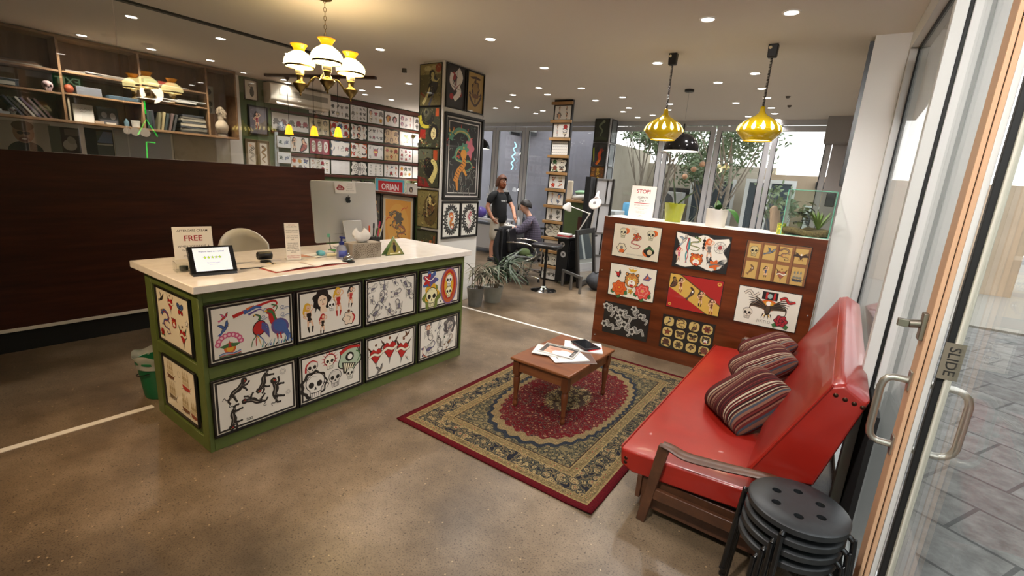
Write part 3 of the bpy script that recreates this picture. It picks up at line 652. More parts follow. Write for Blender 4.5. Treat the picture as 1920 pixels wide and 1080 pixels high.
ch = chandelier((-3.76, 2.52, 2.49), 'three-arm brass chandelier with lit amber and milk glass shades hanging over the desk', radians(-32))
point_light('chandelier_glow', (0, 0, .0), 9, (1, .76, .52), .12, ch)

YEL = M('yellow_enamel', '#c7a50a', .12, coat=.6); YLIT = M('lit_opening', '#fff0a0', .4, emit=3.0, ecol='#ffe98a'); BLKP = M('black_plastic', '#121112', .35)
def yellow_pendant(x, y, lab):
    o = thing('pendant_lamp', lab, 'pendant lamp', (x, y, ZC), group='yellow teardrop pendants')
    b = MB(); b.box((0, 0, -.055), (.075, .06, .11), taper=(1.12, 1.1)); rc = b.build('cord_reel', BLKP, o, bevel=.008)
    MB().cyl((-.02, -.033, -.03), (-.02, -.037, -.03), .013, n=16).build('reel_button', M('cream_button', '#d9c9a0', .4), rc)
    pts = []; turns = 34; L0 = -.11; L1 = -.53
    for i in range(turns*8+1):
        a = 2*pi*i/8; t = i/(turns*8); pts.append((.009*cos(a), .009*sin(a), L0+(L1-L0)*t))
    MB().tube(pts, .0035, 5).build('coiled_cord', BLKP, o)
    z = -.83
    prof = [(.015, .305), (.020, .30), (.022, .27), (.032, .245), (.06, .222), (.11, .195), (.16, .155), (.188, .115), (.192, .09), (.18, .062), (.15, .03), (.125, .005), (.125, 0)]
    s = MB(); s.lathe([(r, z+h) for r, h in prof], n=48); sh = s.build('lamp_shade', YEL, o, solid=.002, ang=60)
    for k in range(15):
        a = 2*pi*k/15; b = MB()
        vs = []
        P = [(-.003, .062), (.003, .062), (-.012, .040), (.012, .040), (-.021, .015), (.021, .015), (-.023, -.008), (.023, -.008), (-.016, -.026), (.016, -.026), (-.005, -.033), (.005, -.033)]
        for u, w in P:
            u, w = u*.8, w*.85; h = .112+w; r = None
            for i in range(len(prof)-1):
                if prof[i+1][1] <= h <= prof[i][1]:
                    t = (h-prof[i+1][1])/(prof[i][1]-prof[i+1][1]+1e-9); r = prof[i+1][0]+t*(prof[i][0]-prof[i+1][0]); break
            r = (r or .19)+.004; aa = a+u/r; vs.append((r*cos(aa), r*sin(aa), z+h))
        b.faces(vs, [(2*i, 2*i+1, 2*i+3, 2*i+2) for i in range(5)]); b.build('teardrop_opening', YLIT, sh)
    MB().lathe([(0, z+.012), (.12, z+.012)], n=32).build('diffuser', YLIT, o)
    spot_light('pendant_glow', (0, 0, z-.01), 9, (1, .88, .66), 150, .9, .1, o)
    return o
yellow_pendant(-1.70, 5.05, 'glossy yellow onion pendant with teardrop holes, left one, before the black dome lamp')
yellow_pendant(-.805, 5.05, 'glossy yellow onion pendant with teardrop holes, right one, nearer the white wall')
def dome_pendant(loc, lab, r=.24, drop=.48, cord=True):
    o = thing('dome_pendant', lab, 'pendant lamp', (loc[0], loc[1], ZC))
    MB().cyl((0, 0, 0), (0, 0, -.028), .06, n=24).build('canopy', BLKP, o)
    z = loc[2]-ZC
    MB().cyl((0, 0, -.028), (0, 0, z+r+.12), .0025, n=6).build('cord', M('grey_flex', '#9a958f', .5), o)
    MB().cyl((0, 0, z+r-.012), (0, 0, z+r+.12), .012, n=12).build('stem', BLKP, o)
    P = [(r*cos(a), z+r*sin(a)) for a in [pi/2*i/12 for i in range(13)]]
    s = MB(); s.lathe(P, n=40); sh = s.build('lamp_shade', M('black_gloss', '#131214', .15), o)
    s = MB(); s.lathe([(p[0]*.985, p[1]-.002 if i else p[1]) for i, p in enumerate(P)], n=40); s.build('shade_lining', M('white_lining', '#efece6', .5, emit=.35), o)
    MB().ball((0, 0, z+.08), .045, 16).build('bulb', M('lit_white_bulb', '#ffffff', .3, emit=12, ecol='#fff3e0'), o)
    spot_light('dome_glow', (0, 0, z+.02), 18, (1, .92, .8), 150, .9, .06, o)
    return o
dome_pendant((-2.03, 6.86, 2.27), 'black hemispherical dome pendant with white lining hung behind the left yellow lamp')
dome_pendant((-7.15, 8.7, 2.36), 'black dome pendant half hidden behind the picture pillar by the far windows')
# three amber bell pendants on a dark ceiling bar
def amber_bar():
    o = thing('ceiling_bar', 'dark timber ceiling bar carrying three amber bell pendants behind the chandelier', 'light bar', (-6.9, 4.5, ZC))
    a = atan2(.70, 1.75); L = 1.9
    MB().box((0, 0, -.02), (L, .07, .04), (0, 0, a)).build('bar', M('dark_timber_bar', '#3a1f16', .5), o, bevel=.004)
    for k, t in enumerate((-.56, -.11, .31)):
        x, y = cos(a)*t, sin(a)*t
        MB().lathe([(.045, -.04), (.03, -.06), (.012, -.09), (0, -.1)], (x, y, 0), 16).build('cup', M('dark_timber_bar'), o)
        MB().cyl((x, y, -.09), (x, y, -.735), .004, n=6).build('cord', BLKP, o)
        s = MB(); s.lathe([(.012, -.735), (.022, -.745), (.035, -.76), (.045, -.80), (.058, -.87), (.064, -.885)], (x, y, 0), 24)
        p = s.build('bell_shade', M('lit_amber_bell', '#f09018', .3, emit=2.4, ecol='#ff9a1c'), o, solid=.002)
        MB().lathe([(0, -.72), (.014, -.722), (.02, -.745), (0, -.745)], (x, y, 0), 14).build('cap', BRASSD, p)
        MB().ball((x, y, -.85), .03, 12).build('bulb', M('lit_bulb'), o)
    return o
amber_bar()
# two small bright crystal wall lights by the pillar
def wall_light(loc, lab):
    o = thing('wall_light', lab, 'wall light', loc, group='bright wall lights')
    MB().cyl((0, 0, .06), (.04, 0, .06), .04, n=18).build('back_plate', BRASS, o)
    MB().tube(bez([(.04, 0, .06), (.10, 0, .08), (.13, 0, .06)], 10), .008, 8).build('arm', BRASS, o)
    MB().lathe([(.02, .06), (.05, .03), (.065, -.03), (.055, -.06)], (.13, 0, 0), 20).build('shade', M('clear_lit_shade', '#ffffff', .2, emit=3), o, solid=.003)
    MB().ball((.13, 0, -.02), .03, 12).build('bulb', M('lit_bulb_white', '#ffffff', .3, emit=30, ecol='#fff4e6'), o)
    point_light('wall_light_glow', (.3, 0, 0), 8, (1, .9, .8), .05, o)
wall_light((-8.44, 7.86, 2.46), 'small glaring crystal wall light over the upper flash sheets beside the pillar')
wall_light((-8.44, 7.86, 1.42), 'small glaring crystal wall light low beside the pillar under the flash sheets')
# small ceiling fittings
tag(MB().cyl((-5.15, 4.62, ZC), (-5.15, 4.62, ZC-.05), .03, .035, 16).build('smoke_sensor', M('dark_sensor', '#5c5650', .5)), 'small dark round sensor on the ceiling left of the picture pillar', 'sensor')
tag(MB().lathe([(0, ZC-.03), (.09, ZC-.028), (.11, ZC-.01), (.115, ZC)], (-3.75, 2.19, 0), 28).build('smoke_alarm', CEIL), 'flat white round smoke alarm on the ceiling above the chandelier', 'smoke alarm')
for x, y, t in ((-.93, 7.6, 'upper one'), (-.98, 8.35, 'lower one')):
    tag(MB().lathe([(0, ZC-.03), (.018, ZC-.025), (.03, ZC-.008), (.03, ZC)], (x, y, 0), 14).build('sprinkler_head', M('dark_sensor')), 'tiny dark sprinkler head on the ceiling near the right wall, '+t, 'sprinkler', 'sprinkler heads')
# ------------------------------------------------------------------ reception desk
DGREEN = mottled('desk_green_paint', [(.3, '#535f2c'), (.7, '#5c6834')], 5, .42); STONE = mottled('white_stone_top', [(.3, '#e2dad0'), (.7, '#efe8df')], 14, .18)
o = thing('reception_desk', 'long green painted reception desk hung with framed flash sheets, white stone top on it', 'desk', (0, 0, 0))
X0, X1, Y0, Y1 = -3.66, -2.89, 1.10, 3.36
b = MB(); b.b2((X0, Y0, 0), (X1, Y1, 1.005)); b.build('carcass', DGREEN, o, bevel=.004)
b = MB()
for z0, z1 in ((0, .078), (.472, .548), (.94, 1.005)): b.b2((X1, Y0+.0102, z0), (X1+.014, Y1-.0202, z1)).b2((X0+.1002, Y0-.014, z0), (X1-.0752, Y0, z1))
b.build('rail', DGREEN, o, bevel=.002, bseg=1)
for lo, hi in (((X1, Y0-.0145, .0), (X1+.0145, Y0+.010, 1.005)), ((X1, Y1-.02, 0), (X1+.0145, Y1, 1.005)), ((X0, Y0-.0145, 0), (X0+.10, Y0, 1.005)), ((X1-.075, Y0-.0145, 0), (X1-.0002, Y0, 1.005))): MB().b2(lo, hi).build('stile', DGREEN, o, bevel=.0015, bseg=1)
tag(MB().b2((-3.80, 1.055, 1.005), (-2.845, 3.43, 1.05)).build('worktop', STONE, bevel=.004), 'white stone worktop covering the whole green reception desk', 'worktop')
W, H = .535, .375; BD = .034; PAP = '#e3dbcd'
def bsheet():
    A = paper(W, H, PAP, '#14110f', '#cfc5b2', BD); A.gs = 1.25; return A
def s_birds():
    A = bsheet(); A.gs = 1.0
    A.at(-.17, .09, .035, .2).blob(0, 0, .01, PAP); m_bird(A, PK, RD); A.at(-.17, .02, .05, .5); m_bird(A, BL, BL)
    A.at(-.145, -.09, .07)
    for i in range(9): a = .15+i*(pi-.3)/8; A.disc(.95*cos(a), .2+.85*sin(a), .24, PK).disc(.95*cos(a), .2+.85*sin(a), .12, '#e9b8c0')
    A.disc(0, -.15, .5, OR).disc(0, -.2, .3, YE)
    for i in range(5): A.stroke([(-.9, -.6-.07*i), (-.3, -.5-.1*i), (.3, -.65-.07*i), (.9, -.5-.1*i)], .07, (BL, '#9fb6c4', RD, GN, K)[i])
    A.poly([(0, .3), (-.85, .1), (-.5, -.1), (0, -.05), (.5, -.1), (.9, .15)], GN).poly([(-.15, -.1), (0, .55), (.15, -.1)], RD)
    A.at(0, .115, .09)
    A.stroke([(-1.3, -.3), (-.3, 0), (.3, .15), (1.4, .35), (1.7, .1), (1.4, -.15)], .25, RD, .08).stroke([(-.6, -.15), (.2, .1), (.6, .0)], .3, BL, .1).stroke([(-.4, .05), (.1, .25)], .2, OR, .03).stroke([(-.3, -.35), (.4, -.1), (.7, -.25)], .16, PU, .04).stroke([(1.3, .1), (1.7, -.1), (1.5, -.45), (1.2, -.3)], .1, GN, .04)
    A.at(.02, -.02, .10); m_phoenix(A, RD, BL, GN)
    for p in ((.09, .09), (.20, .09), (.2, .04), (.075, .045)): A.at(*p, .035); m_cloud(A)
    A.at(.145, -.01, .11); A.stroke([(-.55, .85), (-.3, .8), (-.2, .3), (.1, -.2)], .3, RD, .5).stroke([(-.5, .9), (-.2, .7), (-.05, .2)], .2, GN, .12).ell(.2, -.2, .55, .5, PU, -.6).ell(.2, -.15, .42, .36, BL, -.6).poly([(-.55, .95), (-.75, .85), (-.5, .82)], YE)
    A.stroke([(.45, -.4), (.7, -.9), (.6, -1.2)], .35, BL, .15).stroke([(0, -.6), (.05, -.95)], .09, RD).stroke([(.2, -.6), (.25, -.95)], .09, RD)
    for i in range(12): a = -.9+i*.16; A.stroke([(a, -1.25), (a*.9+.1*(i % 3), -.85-.2*(i % 2))], .09, (TL, K, '#aab6b8', BL)[i % 4], .02)
    return A
def s_pin():
    A = bsheet()
    A.at(-.17, -.02, .085, .1); m_lady(A, YE, K, K); A.at(-.07, .08, .07, .1); m_head(A, K, '#e9cdb0', K); A.at(-.07, -.085, .06, -.1); m_lady(A, RD, K, K)
    A.at(.06, .055, .085); m_lady(A, YE, RD, RD); A.at(.005, .04, .035); m_skull(A, WH); A.at(.165, .075, .065, -.1); m_lady(A, K, RD, K)
    A.at(.145, -.085, .05); A.blob(0, 0, .8, K, 6, .15).blob(0, 0, .72, '#e5cdb4', 6, .15).stroke([(.5, .5), (.8, 0), (.5, -.6)], .2, RD).disc(0, .9, .18, BRN).stroke([(-.3, .3), (.2, .1), (0, -.4)], .05, K)
    return A
def s_scorp():
    A = bsheet()
    for i, (x, y, s, r) in enumerate([(-.19, .1, .04, 1.8), (-.08, .1, .055, 3.1), (.03, .12, .03, .5), (.14, .1, .05, .6), (-.2, .01, .03, .2), (-.1, .0, .055, 2.6), (.04, .03, .045, 1.57), (.18, .02, .055, .1), (-.17, -.1, .06, 2.2), (-.03, -.1, .045, .4), (.07, -.08, .05, 3.0)]):
        A.at(x, y, s, r); m_scorp(A, '#9a9496', '#7e7884')
    return A
def s_skulls4():
    A = bsheet(); A.at(-.13, .08, .065); A.blob(0, 0, 1, BL, 7, .25).blob(-.3, .1, .6, RD, 5, .3).blob(.35, 0, .5, PU, 5, .3).stroke([(-.8, .5), (0, 0), (.8, .5)], .1, WH)
    A.at(-.11, -.07, .08); A.blob(0, 0, 1.05, '#6d7a35', 6, .15).blob(0, .3, .8, YE, 5, .2); m_skull(A, '#e8dfae')
    A.at(.11, .0, .08); A.ell(0, 0, 1.15, 1.75, '#7a5a84').ell(0, 0, 1.0, 1.6, '#b5562c').ell(0, .1, .8, 1.35, RD).ell(0, .1, .62, 1.15, YE)
    A.at(.11, .055, .05); m_skull(A, WH); A.at(.11, -.055, .048); m_skull(A, '#ece3b8'); A.at(.0, -.13, .012); m_blobs(A, GN, K); return A
def s_panther():
    A = bsheet(); A.gs = .95
    for x, y, s, r, f in [(-.12, .08, .072, -.1, 1), (.045, .09, .07, 2.0, -1), (-.02, -.02, .068, 1.9, 1), (.12, .0, .078, .75, 1), (-.15, -.09, .07, 2.3, -1)]:
        A.at(x, y, s, r, f); m_panther(A)
    A.at(.17, .12, .025).ring(0, 0, .8, .08, GY).ring(0, 0, .5, .08, GY); A.at(.2, -.04, .018).ring(0, 0, .8, .1, GY).ring(0, 0, .4, .1, GY)
    A.at(-.06, .01, .03); m_lines(A); A.at(0, 0).text('500', -.06, -.135, .028, K); return A
def s_skulls():
    A = bsheet(); A.at(-.16, .075, .05); m_skull(A, '#e0d6c8'); A.stroke([(-.8, -.4), (-.7, .4), (0, .85), (.7, .5)], .25, RD, .1).stroke([(-.7, -.6), (0, -.95), (.6, -.6)], .18, OR, .05)
    A.at(-.02, .085, .05); m_skull(A, '#efe6d2', K, RD)
    A.at(.15, .06, .085, -.25); A.blob(0, 0, .95, K, 5, .1).blob(0, .0, .87, '#aebda2', 5, .1).disc(-.05, .15, .35, K).disc(-.02, .15, .2, WH).stroke([(-.9, .35), (-.3, .8), (.7, .95)], .3, RD, .15).poly([(-.6, -.3), (.6, -.3), (.3, -1.1), (-.3, -1.1)], K)
    for x in (-.4, -.2, 0, .2, .4): A.stroke([(x, -.35), (x*.7, -.95)], .12, '#e8e2c0', .04)
    A.stroke([(.4, .6), (.8, .4), (.7, -.2)], .12, GN, .05)
    A.at(-.14, -.06, .085); A.blob(-.1, .05, .98, K, 9, .07).blob(-.05, .05, .8, '#d8d0c4', 9, .08); m_skull(A, '#e8e0d4'); A.stroke([(.6, 0), (1, -.2), (.8, -.5)], .08, K, .02)
    A.at(.02, -.055, .06); m_skull(A, '#d4ccc0'); A.at(.15, -.06, .04); m_skull(A, '#dcd8c8'); return A
def s_eagles():
    A = bsheet()
    for x, y, s, r in ((-.16, .02, .075, 0), (-.02, .04, .085, 0), (.12, .0, .08, -.15)): A.at(x, y, s, r); m_heart(A, RD, '#5a3626')
    A.at(.16, .11, .035); m_bird(A, BRN, BRN); A.at(-.13, -.13, .045, .3); m_bird(A, GY, GY); A.at(.17, -.1, .025, .6); m_dagger(A); return A
def s_scorp2():
    A = bsheet()
    A.at(-.14, .07, .07); m_scorp(A, GY, '#7a6c6c'); A.disc(0, .55, .3, '#b56a4a').ell(0, .5, .18, .22, SK); A.at(0, .09, .045, 2.4); m_scorp(A, '#857f86')
    A.at(.14, .07, .08); m_head(A, '#4f4a4c', '#c9c0b4', GY); A.at(.14, .06, .06, 2); m_scorp(A, '#8a8a86')
    A.at(-.01, .0, .03); m_scorp(A); A.at(-.13, -.09, .07, 1.7); m_scorp(A, '#6b6488', '#6b6488'); A.stroke([(-.8, .3), (-.2, .9), (.6, .6)], .12, '#b5603e', .04)
    A.at(.02, -.08, .06, 3.1); m_scorp(A, GY); A.at(.14, -.08, .055, 2.2); m_scorp(A, '#9c7048', '#9c7048'); A.at(.07, -.02, .015); m_blobs(A, GN, K); return A
def s_end1():
    A = paper(.495, .36, '#eadfc6', '#191310', None, .012)
    L = [(-.17, .1, .05, m_bird, (GY, K)), (-.03, .1, .055, m_heart, (RD, BRN)), (.11, .09, .05, m_butter, (BL, RD)), (-.12, -.04, .075, m_dragon, (BL, RD)), (.0, -.02, .04, m_tiger, (RD,)), (.12, -.07, .065, m_heart, (RD, GN)), (.19, .02, .025, m_star, (WH,)), (-.19, -.12, .03, m_rose, (RD,))]
    for x, y, s, f, a in L: A.at(x, y, s); f(A, *a)
    return A
def s_end2():
    A = paper(.49, .365, '#eadfc6', '#191310', None, .012)
    for i, (x, y, s) in enumerate([(-.14, .09, .068), (.09, .08, .07), (-.13, -.05, .07), (.06, -.08, .068), (.18, -.09, .06)]): A.at(x, y, s); m_ship(A, (BRN, RD, '#6d5a3c', BRN, '#8a3a24')[i])
    A.at(0, .1, .025).ring(0, 0, .8, .08, GY); return A
G = 'flash sheets on the reception desk'; P = 'framed flash sheet on the desk front: '
yc = [1.378, 1.922, 2.478, 3.04]; XF = X1+.0152
for i, (fn, lab) in enumerate([(s_birds, 'colourful phoenixes and cranes, upper left'), (s_pin, 'pin-up ladies, upper row second'), (s_scorp, 'grey scorpions, upper row third'), (s_skulls4, 'skulls in orange and purple clouds, upper right'),
                               (s_panther, 'black crawling panthers, lower left'), (s_skulls, 'skulls with red flames, lower row second'), (s_eagles, 'eagles over red hearts with daggers, lower row third'), (s_scorp2, 'coloured scorpions, lower right')]):
    framed('framed_flash_sheet', P+lab, 'framed print', W, H, (XF, yc[i % 4], .743 if i < 4 else .275), (1, 0, 0), fn(), .010, .016, group=G)
framed('framed_flash_sheet', 'framed cream flash sheet on the short desk end, upper one with hearts and birds', 'framed print', .495, .36, (-3.222, Y0-.0155, .768), (0, -1, 0), s_end1(), .01, .014, group=G)
framed('framed_flash_sheet', 'framed cream flash sheet on the short desk end, lower one with sailing ships', 'framed print', .49, .365, (-3.228, Y0-.0155, .308), (0, -1, 0), s_end2(), .01, .014, group=G)

# ------------------------------------------------------------------ things standing on the desk
ZT = 1.05
ACR = glassmat('clear_acrylic', '#fbfcfb', .8, .04); PAPW = '#efeae2'
def facing(at, yaw): return T(*at) @ RZ(yaw)
# aftercare cream sign on an acrylic holder with small tubs
o = thing('sign_holder', 'clear acrylic stand with the white AFTERCARE CREAM sign on the left desk end', 'sign', (-3.31, 1.255, ZT), (0, 0, radians(80)))
MB().b2((-.115, -.09, 0), (.115, .02, .006)).b2((-.115, -.092, .006), (.115, -.088, .06)).b2((-.117, -.09, 0), (-.113, .02, .06)).b2((.113, -.09, 0), (.117, .02, .06)).b2((-.115, .0, .006), (.115, .004, .09)).build('tray', ACR, o, smooth=False)
A = Art(); A.rect(-.105, -.10, .105, .10, PAPW).text('AFTERCARE CREAM', 0, .075, .0185, '#2a2523', .008).text('FREE', 0, .027, .048, '#a02630', .02).text('WHEN YOU LEAVE A', 0, -.022, .018, '#2a2523', .008).text('Google REVIEW!', 0, -.045, .018, '#4a4543', .004).text('(ONLY ONE CREAM PER PERSON)', 0, -.08, .008, '#3a3533')
sg = A.mesh('sign_card', o, INK); sg.matrix_parent_inverse = Matrix(); sg.location = (0, -.002, .17); sg.rotation_euler = (radians(84), 0, 0)
MB().box((0, .0015, .17), (.21, .003, .20), (radians(-6), 0, 0)).build('card_back', M('paper_white', '#ece7df', .6), o)
for i, (x, y) in enumerate(((-.07, -.04), (-.02, -.055), (.03, -.04), (.08, -.055))):
    tag(MB().lathe([(0, .007), (.022, .007), (.024, .022), (.024, .034), (.0, .036)], (0, 0, 0), 16).build('cream_tub', M('dark_green_tub', '#26302a', .35)), 'small dark tub in the acrylic tray under the aftercare sign', 'tub', 'cream tubs in the tray').matrix_world = T(-3.31, 1.255, ZT) @ RZ(radians(80)) @ T(x, y, 0)
# tablet in black folding case
o = thing('tablet', 'tablet in a black folding case showing a blue-white rating page with green stars', 'tablet', (-3.085, 1.275, ZT), (0, 0, radians(81)))
tilt = radians(62)
m = T(0, .0, .012) @ RX(tilt)
b = MB(m); b.b2((-.125, 0, -.012), (.125, .175, .002)); b.build('case', BLKP, o, bevel=.006)
b = MB(); b.faces([(-.118, -.01, 0), (.118, -.01, 0), (.118, .085, 0), (-.118, .085, 0), (-.10, .075, .145), (.10, .075, .145)], [(0, 1, 2, 3), (0, 4, 5, 1), (3, 2, 5, 4), (0, 3, 4), (1, 5, 2)]); b.build('stand_flap', BLKP, o)
b = MB(m); b.b2((-.122, .002, .002), (.122, .173, .006)); b.build('bezel', M('tablet_black', '#0d0d0f', .15), o, bevel=.003)
A = Art(); A.rect(-.098, -.074, .098, .074, '#dce8f6').text('Want to leave us a review?', 0, .05, .0125, '#333a44', .01).text('Tap the stars to start', 0, -.022, .008, '#6a7480').text('and let us know', 0, -.034, .007, '#8a94a0')
for i in range(5): A.at(-.04+.02*i, .012, .011); m_star(A, '#a4cf2c')
A.at(0, 0); SCR = M('lit_screen', '#ffffff', .2)
n, l, bb = nodes(SCR); vc = n.new('ShaderNodeVertexColor'); vc.layer_name = 'ink'; l.new(vc.outputs[0], bb.inputs['Base Color']); l.new(vc.outputs[0], bb.inputs['Emission Color']); bb.inputs['Emission Strength'].default_value = .28
sc = A.mesh('screen', o, SCR); sc.matrix_parent_inverse = Matrix(); sc.matrix_basis = m @ T(0, .0875, .0065)
# white card clipped behind the tablet, payment reader and cable
o = thing('card_reader', 'small black payment reader on a round base beside the tablet', 'card reader', (-3.32, 1.70, ZT), (0, 0, radians(75)))
MB().box((0, 0, .045), (.105, .05, .05), (radians(25), 0, 0)).build('body', BLKP, o, bevel=.014)
MB().cyl((0, -.02, 0), (0, -.02, .012), .035, n=20).build('foot', BLKP, o)
tag(MB().tube(bez([(-3.24, 1.70, ZT+.006), (-3.16, 1.68, ZT+.006), (-3.12, 1.6, ZT+.006), (-3.08, 1.42, ZT+.02)], 20), .0035, 6).build('cable', BLKP), 'thin black cable from the payment reader to the tablet', 'cable')
tag(MB().lathe([(0, ZT+.001), (.03, ZT+.001), (.03, ZT+.004), (.022, ZT+.005), (0, ZT+.005)], (-3.235, 1.70, 0), 20).build('cable_grommet', M('beige_plastic', '#cdbb98', .5)), 'round beige cable grommet in the worktop by the payment reader', 'grommet')
# open appointment book
o = thing('appointment_book', 'open white appointment book with red edges lying on the desk', 'book', (-3.045, 1.86, ZT), (0, 0, radians(92)))
b = MB(); b.b2((-.30, -.105, 0), (.30, .105, .004)); b.build('cover', M('red_cover', '#a8463c', .5), o)
def page(sx):
    def fn(u, v): return (sx*(.005+.285*u), -.10+.2*v, .005+.012*sin(pi*min(1, u*1.3))*(1-u*.7)+.002)
    q = MB(); q.grid(fn, 12, 3); return q
page(-1).build('left_page', M('page_paper', '#ebe6dd', .7), o, solid=.003); page(1).build('right_page', M('page_paper'), o, solid=.003)
# slim leaning notice
o = thing('notice_stand', 'tall slim acrylic notice with small print standing behind the appointment book', 'sign', (-3.26, 1.885, ZT), (0, 0, radians(72)))
mm = T(0, 0, .002) @ RX(radians(80))
b = MB(mm); b.b2((-.052, 0, -.004), (.052, .275, -.001)); b.build('acrylic_back', ACR, o, smooth=False)
b = MB(); b.b2((-.05, 0, 0), (.05, .08, .004)); b.build('foot', ACR, o, smooth=False)
A = Art(); A.rect(-.05, -.135, .05, .135, '#efe9e0')
for i, (t, c) in enumerate([('DEPOSITS', '#b0383a'), ('AVAILABLE FOR', '#333'), ('', ''), ('STUDIO SERVICES', '#333'), ('AND GIFT CARDS', '#333'), ('', ''), ('CALL THE SHOP', '#333'), ('FOR YOUR NEXT', '#333'), ('VISIT', '#333'), ('', ''), ('PLEASE ARRIVE', '#333'), ('YOUR ARTIST IS', '#333'), ('AVAILABLE FOR', '#333'), ('FULL PAYMENTS', '#333'), ('WITH ALL OTHER', '#333'), ('ARTISTS', '#333'), ('', ''), ('NO CREDIT CARDS', '#b0383a'), ('CASH PREFERRED', '#b0383a')]):
    if t: A.text(t, 0, .12-.0133*i, .0105, c if len(c) == 7 else '#333333', .006)
q = A.mesh('notice_card', o, INK); q.matrix_parent_inverse = Matrix(); q.matrix_basis = mm @ T(0, .137, .001)
# computer seen from behind
o = thing('desktop_computer', 'large silver all-in-one computer seen from behind on the white worktop', 'computer', (-3.56, 2.575, ZT), (0, 0, radians(90)))
SIL = M('silver_metal', '#c4c2bf', .38, .35)
mm = T(0, 0, .06) @ RX(radians(90-6))
def rrect(w, h, r, n=6):
    P = []
    for cx, cy, a in ((w-r, h-r, 0), (-w+r, h-r, pi/2), (-w+r, -h+r, pi), (w-r, -h+r, 1.5*pi)): P += [(cx+r*cos(a+pi/2*i/n), cy+r*sin(a+pi/2*i/n)) for i in range(n+1)]
    return P
def bk(u, v): x = -.325+.65*u; y = .0+.516*v; d = .032*(1-(2*u-1)**2)*(1-(2*v-1)**2); return (x, y, .006+d)
b = MB(mm @ T(0, .258, -.006)); b.prism(rrect(.325, .258, .022), Matrix.Identity(4), .012); sh = b.build('housing', SIL, o, bevel=.003)
b = MB(mm); b.grid(lambda u, v: (lambda p: (p[0]*.985, .004+p[1]*.985, p[2]))(bk(u, v)), 24, 20); b.build('bulged_back', SIL, sh)
b = MB(mm @ T(0, .258, -.0072)); b.prism(rrect(.315, .248, .012), Matrix.Identity(4), .001); b.build('screen', M('dark_screen', '#0c0c10', .1), o)
b = MB(); b.faces([(-.095, -.052, .245), (.095, -.052, .245), (.095, -.115, .005), (-.095, -.115, .005), (-.095, -.045, .245), (.095, -.045, .245), (.095, -.107, .008), (-.095, -.107, .008)], [(0, 1, 2, 3), (4, 7, 6, 5), (0, 4, 5, 1), (3, 2, 6, 7), (0, 3, 7, 4), (1, 5, 6, 2)]); b.build('stand_neck', SIL, o, bevel=.003)
b = MB(); b.b2((-.1, -.115, 0), (.1, .09, .006)); b.build('stand_foot', SIL, o, bevel=.003)
b = MB(); b.lathe([(0, 0), (.022, 0)], (0, 0, 0), 20, 0, T(0, -.087, .12) @ RX(radians(75))); b.build('cable_hole', M('dark_grey_hole', '#4a4848', .6), o)
A = Art(); A.at(0, 0, .03)
A.poly([(0, .62), (.3, .75), (.6, .7), (.8, .5), (.62, .3), (.58, .02), (.68, -.22), (.85, -.35), (.7, -.72), (.45, -1), (.22, -1.0), (0, -.92), (-.22, -1), (-.45, -1), (-.72, -.7), (-.88, -.3), (-.9, .1), (-.78, .5), (-.55, .72), (-.28, .74)], '#161616').ell(.12, .98, .1, .24, '#161616', -.6)
q = A.mesh('rear_emblem', o, M('glossy_ink', '#161616', .1)); q.matrix_parent_inverse = Matrix(); q.matrix_basis = mm @ T(0, .36, .0375)
A = Art(); A.rect(-.105, -.047, .105, .047, '#eee9e3'); c = '#9c2630'
for x, y, r in ((-.075, -.006, .014), (-.058, .006, .02), (-.037, .0, .017), (-.022, -.007, .012)): A.disc(x, y, r, c)
A.rect(-.078, -.02, -.02, -.004, c).text('Free', -.056, .012, .012, '#f2eae6').text('Wi-Fi', -.049, -.008, .020, '#f2eae6', .015)
for i, t in enumerate(('WI-FI NAME:', 'STUDIO GUEST', 'PASSWORD:', 'ASK AT THE DESK')): A.text(t, .045, .024-.016*i, .010, '#3a3636')
q = A.mesh('wifi_sticker', o, INK); q.matrix_parent_inverse = Matrix(); q.matrix_basis = mm @ T(-.01, .46, .0245) @ RX(radians(-3)); q['label'] = 'white sticker with a dark red cloud lettered Wi-Fi'
A = Art()
for i in range(8): A.ell(-.09+.012*i, 0, .0035, .0022, '#2b2a2a')
q = A.mesh('port_row', o, INK); q.matrix_parent_inverse = Matrix(); q.matrix_basis = mm @ T(-.07, .068, .0265)
tag(MB().tube(bez([(-3.52, 2.36, ZT+.115), (-3.50, 2.345, ZT+.10), (-3.47, 2.33, ZT+.04), (-3.42, 2.32, ZT+.005), (-3.34, 2.30, ZT+.005)], 20), .003, 6).build('audio_cable', BLKP), 'thin dark cable hanging from the back of the computer', 'cable')
tag(MB().box((-3.526, 2.352, ZT+.125), (.02, .018, .03)).build('cable_plug', M('mint_plastic', '#6fb79c', .4), bevel=.003), 'small mint green plug in the back of the computer', 'plug')
# keyboard / paper tray beneath, loose leaflets
tag(MB().b2((-3.47, 2.20, ZT), (-3.40, 2.70, ZT+.012)).build('document_tray', M('white_tray', '#dedad4', .3), bevel=.004), 'long low white tray lying under the computer edge', 'tray')
for k, (x, y, r, c, t) in enumerate(((-3.30, 2.00, .4, '#d8cbb8', 'cream'), (-3.37, 2.03, .9, '#c88f74', 'orange edged'), (-3.33, 2.10, .1, '#e4e0d8', 'white'))):
    tag(MB().box((x, y, ZT+.002+.003*k), (.15, .10, .003), (0, 0, r)).build('leaflet', M('leaflet_'+t.split()[0], c, .6)), t+' leaflet lying behind the tall slim notice', 'leaflet', 'leaflets behind the notice')
tag(MB().ball((-3.30, 2.13, ZT+.028), (.045, .03, .022), 14).build('tape_dispenser', M('teal_plastic', '#5fb0c0', .35)), 'rounded teal and cream tape dispenser behind the slim notice', 'tape dispenser')
